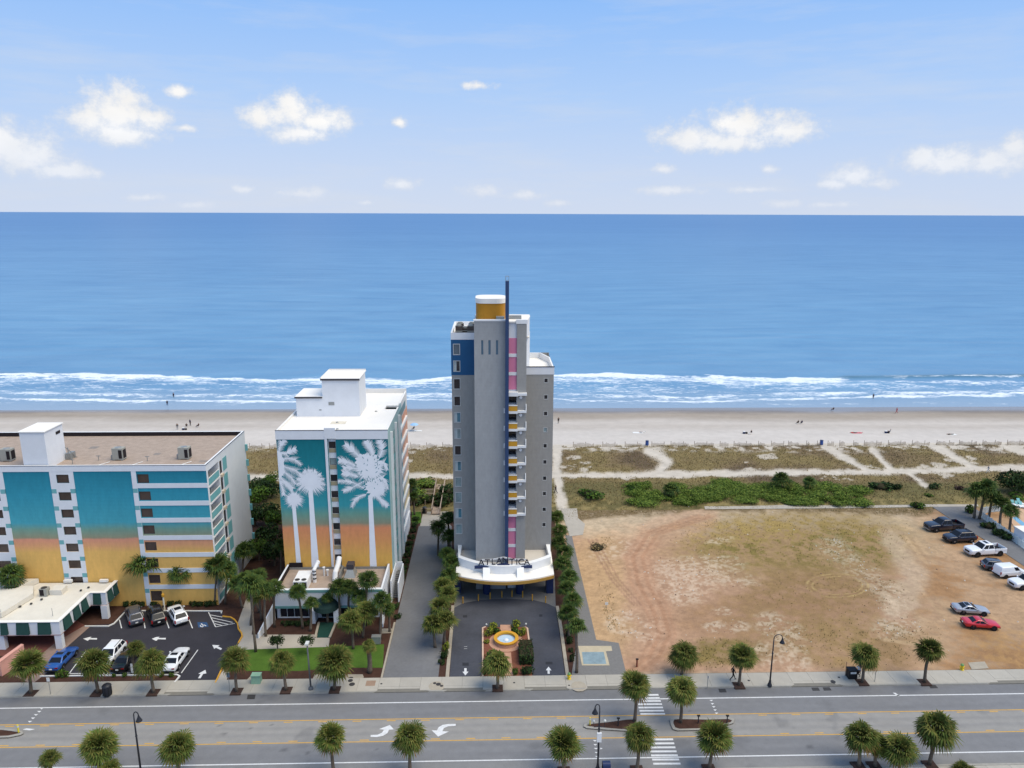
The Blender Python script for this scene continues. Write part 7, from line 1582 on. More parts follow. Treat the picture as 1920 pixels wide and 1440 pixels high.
by_wheels('coupe', 'silver', (1805.5, 1153), (1844, 1155.5), 'silver coupe beside the red coupe on the vacant lot', 'coupe', sunroof=True, dark_rims=True)
by_wheels('coupe', 'red', (1824.5, 1180), (1863, 1182.5), 'red coupe on the vacant lot nearest the street', 'coupe', dark_rims=True)
# ================================================================== STREET FURNITURE AND SMALL THINGS
m_lampblk = mat('lamp_black', S(40, 42, 50), 0.5, 0.4, 0.1, 2); m_lens = mat('lamp_lens', S(206, 206, 200), 0.3)
def street_lamp(X, Y, topz, hook, label, extra=False):
    t = thing('street_lamp', label, 'street lamp', (X, Y, 0.12), 'black street lamps')
    MB().lathe(X, Y, [(0.001, 0.12), (0.26, 0.12), (0.26, 0.3), (0.16, 0.55), (0.11, 0.9)], 12).build('base', m_lampblk, t)
    MB().tube([(X, Y, 0.3), (X, Y, topz * 0.6), (X, Y, topz - 0.9)], [0.10, 0.08, 0.06], 10).build('pole', m_lampblk, t, True)
    pts = [(X, Y, topz - 0.95)]
    for k in range(9):
        a = pi * (1 - k / 8); pts.append((X + hook * (0.5 + 0.5 * cos(a)), Y, topz - 0.9 + 0.9 * abs(hook) ** 0.3 * 0.55 * sin(a)))
    MB().tube(pts, 0.05, 7).build('arm', m_lampblk, t, True)
    ex = X + hook; l = MB().lathe(ex, Y, [(0.05, topz - 0.85), (0.09, topz - 1.0), (0.12, topz - 1.1), (0.28, topz - 1.45), (0.30, topz - 1.5), (0.001, topz - 1.5)], 14).build('lantern', m_lampblk, t, True)
    MB().lathe(ex, Y, [(0.001, topz - 1.502), (0.2, topz - 1.502), (0.14, topz - 1.6), (0.001, topz - 1.63)], 12).build('lens', m_lens, l)
    MB().lathe(X, Y, [(0.085, topz * 0.6), (0.12, topz * 0.6 + 0.05), (0.085, topz * 0.6 + 0.1)], 10).build('collar', m_lampblk, t)
    if extra:
        z = topz - 3.0
        for s_ in (-1, 1):
            a = MB().tube([(X, Y, z), (X + s_ * 0.5, Y, z - 0.05), (X + s_ * 0.55, Y, z + 0.5)], 0.035, 6).build('bracket', m_lampblk, t); MB().ball((X + s_ * 0.55, Y, z + 0.65), 0.14).build('small_globe', m_lens, a)
        MB().box(X - 0.2, X + 0.25, Y - 0.22, Y - 0.05, z - 1.6, z - 0.6).build('control_box', m_wtrim, t)
YL = YN
a = W(262, 1430, YL); street_lamp(a[0], YL, W(255, 1326, YL)[2], 0.45, 'black street lamp on the near sidewalk at the left')
a = W(1121, 1430, YL); street_lamp(a[0], YL, W(1121, 1312, YL)[2], -0.45, 'tall black street lamp with side brackets on the near sidewalk', True)
a = G(1443, 1286, 0.12); street_lamp(a[0], a[1], W(1450, 1184, a[1])[2], 1.0, 'black hook-armed street lamp on the far sidewalk before the vacant lot')
a = G(583, 1292, 0.12); t = thing('light_pole', 'slim grey light pole on the far sidewalk before the lawn', 'light pole', a); tz = W(579, 1206, a[1])[2]
MB().tube([(a[0], a[1], 0.12), (a[0] - 0.1, a[1], tz)], [0.11, 0.07], 9).build('pole', mat('pole_grey', S(96, 98, 102), 0.6, 0.4), t, True); MB().lathe(a[0], a[1], [(0.001, .12), (0.3, 0.12), (0.28, 0.3), (0.12, 0.5)], 10).build('base', MATS['pole_grey'], t); MB().box(a[0] - 0.25, a[0] + 0.15, a[1] - 0.5, a[1] + 0.2, tz, tz + 0.18).build('lamp_head', m_lens, t)
a = G(308.5, 1143, 0); t = thing('lamp_post', 'cream lamp post with gold top between the cars at the motel wall', 'lamp post', a); MB().tube([(a[0], a[1], 0), (a[0], a[1], 1.9)], [0.14, 0.10], 9).build('post', mat('cream_paint', S(226, 220, 204), 0.7), t); MB().lathe(a[0], a[1], [(0.1, 1.9), (0.2, 2.05), (0.2, 2.35), (0.05, 2.5), (0.001, 2.6)], 10).build('lantern', m_gold, t)
def sign_post(px, py, h, w, hh, col, label, z0=0.12, pw=0.035):
    a = G(px, py, z0); t = thing('sign_post', label, 'sign', a, 'small street signs'); MB().cyl(a[0], a[1], z0, z0 + h, pw, 7).build('post', m_metal, t)
    MB().box(a[0] - w / 2, a[0] + w / 2, a[1] - 0.06, a[1] - 0.036, z0 + h - hh, z0 + h).build('sign_panel', col, t)
m_signw = mat('sign_white', S(222, 222, 218), 0.6); m_signg = mat('sign_back', S(110, 124, 140), 0.5); m_stake = mat('wood_stake', S(150, 120, 90), 0.9)
sign_post(95, 1302, 2.2, 0.35, 0.5, m_signw, 'thin sign post with white panel on the far sidewalk left of the black bin'); sign_post(431, 1296, 2.4, 0.4, 0.55, m_signg, 'thin sign post seen from its back beside the car park exit palm'); sign_post(1326, 1290, 1.6, 0.1, 0.3, m_signg, 'thin post on the far sidewalk left of the person in black'); sign_post(1640, 1278, 1.6, 0.1, 0.3, m_stake, 'thin brown post on the far sidewalk right of the black bin')
sign_post(1137, 1140, 0.9, 0.45, 0.4, m_signw, 'small white notice on a stake in the vacant lot weeds', 0.0); sign_post(249, 1265, 1.5, 0.25, 1.2, m_signw, 'white narrow marker post at the car park mulch strip', 0.05, 0.06)
def bin_(px, py, label, lid=None, z0=0.12, s=1.0):
    a = G(px, py, z0); t = thing('litter_bin', label, 'bin', a, 'street litter bins'); x, y = a[:2]
    MB().lathe(x, y, [(0.001, z0), (0.34 * s, z0), (0.4 * s, z0 + 0.1), (0.42 * s, z0 + 1.0 * s)], 14).build('drum', m_lampblk, t, True); MB().lathe(x, y, [(0.45 * s, z0 + 1.0 * s), (0.45 * s, z0 + 1.06 * s), (0.3 * s, z0 + 1.2 * s), (0.001, z0 + 1.25 * s)], 14).build('lid', lid or m_lampblk, t, True)
    for k in range(8): an = k * pi / 4; MB().box(x + 0.42 * s * cos(an) - 0.02, x + 0.42 * s * cos(an) + 0.02, y + 0.42 * s * sin(an) - 0.02, y + 0.42 * s * sin(an) + 0.02, z0 + 0.08, z0 + 0.98 * s).build('slat', m_plastic, t)
bin_(202, 1303, 'black litter bin on the far sidewalk before the motel car park', s=1.15); a = W(1135, 1434, YN)
t = thing('mail_box', 'dark blue round-topped box at the bottom edge beside the tall street lamp', 'box', (a[0], YN - 0.6, 0.12)); MB().box(a[0] - 0.38, a[0] + 0.38, YN - 0.95, YN - 0.25, 0.25, 1.3).build('body', m_signblue, t)
q = MB(); q.tube([(a[0] - 0.38, YN - 0.6, 1.3), (a[0] + 0.38, YN - 0.6, 1.3)], 0.35, 16); q.build('rounded_top', m_signblue, t)
for dx in (-0.3, 0.3): MB().box(a[0] + dx - 0.04, a[0] + dx + 0.04, YN - 0.9, YN - 0.3, 0.12, 0.25).build('foot', m_iron, t)
a = G(1596, 1270, 0.12); t = thing('litter_bin', 'square black bin with white notice beside two people on the far sidewalk', 'bin', a, 'street litter bins'); MB().box(a[0] - 0.5, a[0] + 0.5, a[1] - 0.4, a[1] + 0.4, 0.12, 1.2).build('body', m_plastic, t); MB().box(a[0] - 0.35, a[0] + 0.35, a[1] - 0.42, a[1] - 0.405, 0.85, 1.1).build('notice', m_signw, t); MB().box(a[0] - 0.55, a[0] + 0.55, a[1] - 0.45, a[1] + 0.45, 1.2, 1.3).build('lid', m_plastic, t); MB().cyl(a[0] - 0.6, a[1] + 0.3, 0.12, 2.0, 0.03, 6).build('post', m_lampblk, t)
def hydrant(px, py, label):
    a = G(px, py, 0.1); x, y, z = a; t = thing('fire_hydrant', label, 'hydrant', a, 'yellow fire hydrants'); m_hy = mat('hydrant_yellow', S(222, 190, 40), 0.5, 0.4); m_hg = mat('hydrant_green', S(110, 150, 90), 0.5, 0.4)
    MB().lathe(x, y, [(0.001, z), (0.24, z), (0.24, z + 0.08), (0.16, z + 0.1), (0.16, z + 0.62)], 12).build('barrel', m_hy, t, True); MB().lathe(x, y, [(0.2, z + 0.62), (0.2, z + 0.68), (0.14, z + 0.8), (0.001, z + 0.88)], 12).build('bonnet', m_hg, t, True)
    for s_ in (-1, 1): MB().tube([(x, y, z + 0.45), (x + s_ * 0.28, y, z + 0.45)], 0.09, 8).build('outlet', m_hy, t)
    MB().tube([(x, y, z + 0.4), (x, y - 0.28, z + 0.4)], 0.11, 8).build('pumper_outlet', m_hy, t)
hydrant(1067, 1273, 'yellow hydrant on the far sidewalk by the tower drive'); hydrant(1803, 1256, 'yellow and green hydrant at the vacant lot corner by the right palm')
a = G(481, 1280, 0.05); x, y = a[:2]; t = thing('utility_box', 'pale green utility cabinet on a concrete pad by the sidewalk', 'utility box', a); m_ub = mat('cabinet_green', S(132, 168, 146), 0.6); MB().hexa([(x - 0.55, y - 0.4, 0.05), (x + 0.55, y - 0.4, 0.05), (x + 0.55, y + 0.45, 0.05), (x - 0.55, y + 0.45, 0.05)], [(x - 0.5, y - 0.2, 1.05), (x + 0.5, y - 0.2, 1.05), (x + 0.5, y + 0.42, 1.05), (x - 0.5, y + 0.42, 1.05)]).build('cabinet', m_ub, t); MB().box(x - 0.57, x + 0.57, y - 0.3, y + 0.5, 1.05, 1.12).build('lid', m_ub, t)
a = G(706, 1206, 0); x, y = a[:2]; t = thing('utility_box', 'grey electrical box in the mulch beside the service lane', 'utility box', a); MB().box(x - 0.55, x + 0.55, y - 0.3, y + 0.3, 0.05, 1.0).build('cabinet', m_metal, t); MB().box(x - 0.6, x + 0.6, y - 0.35, y + 0.35, 1.0, 1.07).build('lid', m_metal, t)
a = G(24, 1252, 0); x, y = a[:2]; t = thing('monument_sign', 'pink slab sign standing in the mulch at the left edge', 'sign', a); m_pk = mat('pink_stucco', S(214, 160, 146, .95), 0.85)
MB().hexa([(x - 0.55, y - 1.6, 0), (x - 0.2, y - 1.7, 0), (x + 0.75, y + 1.4, 0), (x + 0.4, y + 1.5, 0)], [(x - 0.55, y - 1.6, 1.9), (x - 0.2, y - 1.7, 1.9), (x + 0.75, y + 1.4, 2.2), (x + 0.4, y + 1.5, 2.2)]).build('slab', m_pk, t); MB().hexa([(x - 0.6, y - 1.62, 1.9), (x - 0.15, y - 1.74, 1.9), (x + 0.8, y + 1.42, 2.2), (x + 0.35, y + 1.54, 2.2)], [(x - 0.5, y - 1.5, 2.05), (x - 0.25, y - 1.6, 2.05), (x + 0.7, y + 1.35, 2.35), (x + 0.45, y + 1.4, 2.35)]).build('coping', m_pk, t)
def short_post(px, py, h, mt, label, z0=0.12, r=0.06, cap=True, name='marker_post'):
    a = G(px, py, z0); t = thing(name, label, 'post', a); MB().cyl(a[0], a[1], z0, z0 + h, r, 9).build('shaft', mt, t)
    if cap: MB().box(a[0] - 0.16, a[0] + 0.16, a[1] - 0.1, a[1] + 0.1, z0 + h, z0 + h + 0.09).build('cap', m_plastic, t)
    else: MB().lathe(a[0], a[1], [(r * 1.08, z0 + h * 0.7), (r * 1.12, z0 + h * 0.72), (r * 1.12, z0 + h * 0.86), (r * 1.08, z0 + h * 0.88)], 9).build('reflective_band', m_signw, t)
short_post(1159, 1361, 0.9, m_lampblk, 'short dark post in the island left of the crosswalk'); short_post(1309, 1356, 0.9, m_lampblk, 'short dark post at the middle of the island right of the crosswalk'); short_post(1363, 1356, 0.9, m_lampblk, 'short dark post at the right end of the island right of the crosswalk')
m_ymark = mat('marker_yellow', S(224, 206, 70), 0.6); short_post(1106, 1359, 0.9, m_ymark, 'yellow marker post at the tip of the crosswalk island', 0.1, 0.07, False); short_post(35, 1373, 0.9, m_ymark, 'yellow marker post on the island at the left edge', 0.1, 0.09, False); short_post(1194, 1250, 1.0, mat('rust_red', S(120, 62, 50), 0.8), 'rust red post at the lot edge behind the island palm', 0.02, 0.1)
GB = 'gold bollards under the tower canopy'
for k, (px, py) in enumerate(((868, 1131), (897, 1126), (919, 1123), (941, 1120), (960, 1119), (980, 1120), (998, 1126), (1023, 1130))):
    a = G(px, py, 0.01); t = thing('bollard', '%s gold bollard from the left before the tower canopy' % ords[k], 'bollard', a, GB); MB().cyl(a[0], a[1], 0.0, 0.95, 0.08, 10).build('tube', m_gold, t); MB().ball((a[0], a[1], 0.95), 0.08, 10, 5).build('dome', m_gold, t)
# fountain and island
isl = thing('fountain_island', 'raised brick and mulch island in the tower driveway', 'island', (*G(948, 1222)[:2], 0)); ip = pgon([(906, 1268.5), (905, 1180), (912, 1177), (985, 1177), (988, 1180), (992, 1210), (998, 1268.5)])
MB().prism(ip, 0, 0.10).build('mulch_bed', mat('red_mulch', S(122, 78, 62), 0.95, 0.1, 0.3, 2, 0.5, 16), isl)
m_brk = mat('salmon_brick', S(196, 152, 128, 0.88), 0.9, 0.15, 0.14, 3.0, 0.3, 12)
MB().prism(pgon([(937.5, 1196), (938, 1173), (957, 1173), (959, 1196)]), 0.0, 0.13).build('brick_path', m_brk, isl); MB().prism(pgon([(943, 1268), (944, 1225), (958, 1225), (962, 1268)]), 0.0, 0.125).build('brick_path', m_brk, isl)
kerb_line([(905.5, 1269), (905, 1179), (910, 1177)], mat('pink_kerb', S(214, 184, 162, .9), 0.85), isl, 0.2, 0.16); kerb_line([(985, 1177), (989, 1180), (993, 1212)], MATS['pink_kerb'], isl, 0.2, 0.16)
fc = G(949, 1205); MB().lathe(fc[0], fc[1], [(0.001, 0.14), (2.25, 0.14), (2.25, 0.0)], 30).build('brick_pad', m_brk, isl)
t = thing('fountain', 'round gold-rimmed fountain basin with pale blue water', 'fountain', (fc[0], fc[1], 0.14)); fx, fy = fc[:2]
MB().lathe(fx, fy, [(1.58, 0.14), (1.52, 0.62), (1.22, 0.62), (1.20, 0.3)], 32).build('basin_wall', m_brk, t, False); MB().lathe(fx, fy, [(1.22, 0.622), (1.60, 0.622), (1.60, 0.76), (1.18, 0.76), (1.18, 0.5)], 32).build('gold_rim', m_gold, t, False)
MB().lathe(fx, fy, [(0.001, 0.42), (1.19, 0.42)], 32).build('water', mat('pool_water', S(178, 202, 222), 0.08, 0.6, 0.1, 2.0, 0.3, 6), t); MB().lathe(fx, fy - 0.1, [(0.3, 0.3), (0.3, 0.5), (0.12, 0.62), (0.001, 0.64)], 14).build('nozzle', m_wtrim, t)
for k, (px, py) in enumerate(((912, 1181), (986, 1180))):
    a = G(px, py, 0.1); t = thing('garden_lamp', 'small garden lamp at the %s back corner of the fountain island' % ('left', 'right')[k], 'lamp', a, 'garden lamps'); MB().cyl(a[0], a[1], 0.1, 0.8, 0.05, 7).build('stem', m_brk, t); MB().ball((a[0], a[1], 0.9), 0.14).build('globe', m_lens, t)
# boardwalk
m_wood = mat('grey_wood', S(180, 160, 142, .88), 0.92, 0.12, 0.16, 2.0, 0.3, 10, stretch=(1, 6, 1), rnd=0.12)
def z4(x, y, z=0.0): return G(680 + x / 4, 720 + y / 4, z)
bwk = thing('boardwalk', 'weathered wooden boardwalk leading from the service lane over the dunes', 'boardwalk', (*z4(550, 960)[:2], 0))
A0, A1, B0, B1 = z4(518, 972, 0.25), z4(580, 972, 0.25), z4(553, 752, 0.9), z4(618, 752, 0.9)
npl = 46
for k in range(npl):
    f0 = (k + 0.04) / npl; f1 = (k + 0.96) / npl; L0 = [A0[i] + (B0[i] - A0[i]) * f0 for i in range(3)]; R0 = [A1[i] + (B1[i] - A1[i]) * f0 for i in range(3)]; L1 = [A0[i] + (B0[i] - A0[i]) * f1 for i in range(3)]; R1 = [A1[i] + (B1[i] - A1[i]) * f1 for i in range(3)]
    lo = [L0, R0, R1, L1]; MB().hexa([(p[0], p[1], p[2] - 0.08) for p in lo], lo).build('plank', m_wood, bwk)
def rail(p, q, n, parent, h=1.0):
    for k in range(n + 1):
        f = k / n; x = p[0] + (q[0] - p[0]) * f; y = p[1] + (q[1] - p[1]) * f; z = p[2] + (q[2] - p[2]) * f; MB().box(x - 0.07, x + 0.07, y - 0.07, y + 0.07, 0, z + h + 0.06).build('post', m_wood, parent)
    for dz in (h, h * 0.5):
        d = Vector((q[0] - p[0], q[1] - p[1], 0)).normalized(); nn = Vector((-d.y, d.x, 0)) * (0.08 if dz == h else 0.03); P0 = Vector(p) + Vector((0, 0, dz)); Q0 = Vector(q) + Vector((0, 0, dz))
        MB().hexa([P0 - nn, Q0 - nn, Q0 + nn, P0 + nn], [v + Vector((0, 0, 0.07 if dz == h else 0.12)) for v in (P0 - nn, Q0 - nn, Q0 + nn, P0 + nn)]).build('handrail', m_wood, parent)
rail(A0, B0, 7, bwk); rail(A1, B1, 7, bwk)
rail(z4(440, 968, 0.1), z4(514, 968, 0.2), 2, bwk, 0.9); rail(z4(470, 850, 0.4), z4(528, 850, 0.5), 2, bwk, 0.8); rail(z4(470, 820, 0.4), z4(530, 820, 0.6), 2, bwk, 0.8); rail(z4(470, 850, 0.4), z4(470, 905, 0.3), 2, bwk, 0.8); rail(z4(440, 765, 0.6), z4(548, 752, 0.9), 3, bwk, 0.9); rail(z4(440, 785, 0.6), z4(545, 775, 0.9), 3, bwk, 0.9)
struct(MB().sheet([z4(*p)[:2] for p in ((370, 935), (440, 935), (440, 1040), (390, 1055), (365, 1040))], 0.02).build('lawn', m_lawn))
for k, (x_, y_, r_, kd) in enumerate(((420, 800, 2.0, 'lush'), (470, 790, 2.2, 'lush'), (400, 860, 2.0, 'lush'), (440, 890, 1.9, 'lush'), (500, 800, 1.8, 'lush'), (380, 800, 2.2, 'dark'), (360, 850, 2.2, 'dark'), (500, 900, 1.5, 'dark'), (400, 910, 1.6, 'dark'))):
    p = z4(x_, y_); bush(p[0], p[1], r_, r_, 1.3, 'green shrub left of the boardwalk, %s of its thicket' % ['upper left', 'upper middle', 'middle left', 'lower middle', 'upper right', 'far upper left', 'far middle left', 'lower right', 'lower left'][k], kd, 'shrubs beside the boardwalk', 0.0 if p[1] < 129 else dzf(p[0], p[1]))
for k, (x_, y_) in enumerate(((600, 880), (620, 830), (640, 900), (655, 850), (590, 920))):
    p = z4(x_, y_); bush(p[0], p[1], 1.6, 1.6, 1.5, 'dark shrub right of the boardwalk, %s from the lane' % ['third', 'fifth', 'second', 'fourth', 'first'][k], 'dark', 'shrubs beside the boardwalk', 0.0 if p[1] < 129 else dzf(p[0], p[1]))
p = z4(465, 950); bin_(680 + 465 / 4, 720 + 968 / 4, 'small dark bin at the foot of the boardwalk', z0=0.01)
# pool corner at the right edge
pool_deck = struct(MB().sheet(pgon([(1880, 952), (2100, 952), (2100, 1120), (1935, 1020), (1905, 995)]), 0.085).build('pool_deck', mat('tan_deck', S(206, 172, 142, .88), 0.9, 0.15, 0.08, 0.5)))
struct(MB().sheet(pgon([(1868, 930), (2100, 924), (2100, 950), (1876, 951)]), 0.09).build('lawn', m_lawn))
MB().prism(pgon([(1898, 972), (1905, 969), (1925, 985), (1980, 1030), (1975, 1036)]), 0.05, 0.095).build('pool_water', mat('swimming_pool', S(120, 168, 196), 0.08, 0.6), pool_deck); MB().prism(pgon([(1880, 945), (2100, 942), (2100, 951), (1884, 953)]), 0.03, 0.1).build('white_paving', m_conc, pool_deck)
def picket_fence(p0, p1, label, n, h=1.25):
    a, c = G(*p0, 0.05), G(*p1, 0.05); t = thing('metal_fence', label, 'fence', a); m_fw = mat('fence_white', S(206, 216, 218), 0.6)
    for k in range(n + 1):
        f = k / n; x = a[0] + (c[0] - a[0]) * f; y = a[1] + (c[1] - a[1]) * f
        if k % 8 == 0: MB().box(x - 0.06, x + 0.06, y - 0.06, y + 0.06, 0.0, h + 0.15).build('post', m_fw, t)
        else: MB().box(x - 0.025, x + 0.025, y - 0.025, y + 0.025, 0.1, h).build('picket', m_fw, t)
    d = Vector((c[0] - a[0], c[1] - a[1], 0)).normalized(); nn = Vector((-d.y, d.x, 0)) * 0.03
    for z in (0.2, h - 0.12): P0 = Vector((a[0], a[1], z)); Q0 = Vector((c[0], c[1], z)); MB().hexa([P0 - nn, Q0 - nn, Q0 + nn, P0 + nn], [v + Vector((0, 0, 0.07)) for v in (P0 - nn, Q0 - nn, Q0 + nn, P0 + nn)]).build('rail', m_fw, t)
picket_fence((1836, 968), (1960, 1060), 'white metal picket fence along the pool at the right edge', 120); picket_fence((1840, 963), (1880, 958), 'white metal picket fence behind the pool palms', 40)
for k, (px, py) in enumerate(((1902, 948), (1910, 950), (1917, 951), (1913, 945))):
    a = G(px, py, 0.1); t = thing('sun_lounger', 'white sun lounger on the pool deck at the right edge, %s of the group' % ['left', 'middle', 'right', 'rear'][k], 'lounger', a, 'loungers by the pool'); x, y = a[:2]
    MB().box(x - 0.3, x + 0.3, y - 0.9, y + 0.4, 0.35, 0.42).build('seat', m_wtrim, t); MB().hexa([(x - 0.3, y + 0.4, 0.35), (x + 0.3, y + 0.4, 0.35), (x + 0.3, y + 0.46, 0.35), (x - 0.3, y + 0.46, 0.35)], [(x - 0.3, y + 0.85, 0.95), (x + 0.3, y + 0.85, 0.95), (x + 0.3, y + 0.91, 0.95), (x - 0.3, y + 0.91, 0.95)]).build('backrest', m_tealp, t)
    for dx in (-0.26, 0.26):
        for dy in (-0.8, 0.3): MB().box(x + dx - 0.03, x + dx + 0.03, y + dy - 0.03, y + dy + 0.03, 0.1, 0.35).build('leg', m_wtrim, t)
a = G(1918, 1024, 0.05); t = thing('white_hut', 'white wall end of a hut cut by the right edge beside the lane', 'hut', a); MB().box(a[0], a[0] + 3, a[1], a[1] + 2.5, 0, 2.4).build('wall', m_wwall, t); MB().box(a[0] - 0.15, a[0] + 3.15, a[1] - 0.15, a[1] + 2.65, 2.4, 2.55).build('roof', m_memb, t)

# ---- sand fences along the dune front
m_slat = mat('fence_slat', S(150, 132, 112), 0.95, 0.1, 0.25, 3)
def sand_fence(x0, x1, label, lean=0.0):
    y = 165.6; z = 0.0; a = (x0, y, z); t = thing('sand_fence', label, 'fence', a, 'sand fences along the dune front'); n = int((x1 - x0) / 0.24); r = random.Random(int(x0 * 7))
    prof = [(r.uniform(0.55, 1.0)) for _ in range(8)]
    q = MB()
    for k in range(n):
        x = x0 + k * 0.24; f = k / max(1, n) * 6.99; hh = 1.15 * (prof[int(f)] * (1 - f % 1) + prof[int(f) + 1] * (f % 1)) * r.uniform(0.9, 1.05); yy = y + 0.25 * sin(k * 0.35)
        q.box(x - 0.045, x + 0.045, yy - 0.015, yy + 0.015, z - 0.1, z + 0.15 + hh)
    tag(q.build('slats', m_slat, t), kind='stuff')
    for k in range(0, n + 1, 12): x = x0 + k * 0.24; MB().cyl(x, y + 0.25 * sin(k * 0.35) + 0.06, z - 0.1, 1.5, 0.06, 6).build('post', m_slat, t)
    pts = [(x0 + k * 0.24, y + 0.25 * sin(k * 0.35) - 0.03, z + 0.6) for k in range(0, n, 4)]; MB().tube(pts, 0.02, 4).build('wire', m_metal, t)
fx = [(1075, 1115), (1130, 1160), (1172, 1205), (1222, 1248), (1258, 1292), (1302, 1340), (1350, 1368), (1376, 1410), (1422, 1436), (1446, 1470), (1478, 1500), (1512, 1520), (1532, 1540), (1552, 1566), (1574, 1586), (1600, 1612), (1620, 1655), (1665, 1700), (1710, 1744), (1756, 1790), (1798, 1832), (1842, 1880), (1888, 1926), (468, 500), (505, 540), (770, 790), (800, 822), (830, 852)]
fw = ['sand fence on the dune front, segment %d from the tower going right' % (k + 1) if k < 23 else 'sand fence on the dune front seen between the hotels, segment %d from the left' % (k - 22) for k in range(len(fx))]
NW = ['first', 'second', 'third', 'fourth', 'fifth', 'sixth', 'seventh', 'eighth', 'ninth', 'tenth', 'eleventh', 'twelfth', 'thirteenth', 'fourteenth', 'fifteenth', 'sixteenth', 'seventeenth', 'eighteenth', 'nineteenth', 'twentieth', 'twenty-first', 'twenty-second', 'twenty-third']
for k, (a, c) in enumerate(fx):
    lb = '%s sand fence segment along the dune front counted rightwards from the tower' % NW[k] if k < 23 else '%s sand fence segment from the left seen between the hotels' % NW[k - 23]
    sand_fence(W(a, 837, 165.6)[0], W(c, 837, 165.6)[0], lb)
for k, (px, py) in enumerate(((1215, 838), (1544, 837))):
    a = GT(px, py); a = (a[0], a[1] + 1.2, a[2]); t = thing('beach_barrel', 'blue barrel bin on the sand by the dune fence, %s one' % ('left', 'right')[k], 'bin', a, 'blue beach bins'); z = a[2] - 0.1
    MB().lathe(a[0], a[1], [(0.001, z), (0.38, z), (0.41, z + 0.5), (0.38, z + 1.2)], 14).build('drum', mat('barrel_blue', S(52, 84, 150), 0.5, 0.4), t, True); MB().lathe(a[0], a[1], [(0.4, z + 1.2), (0.42, z + 1.26), (0.32, z + 1.3), (0.001, z + 1.32)], 14).build('rim', m_signblue, t)
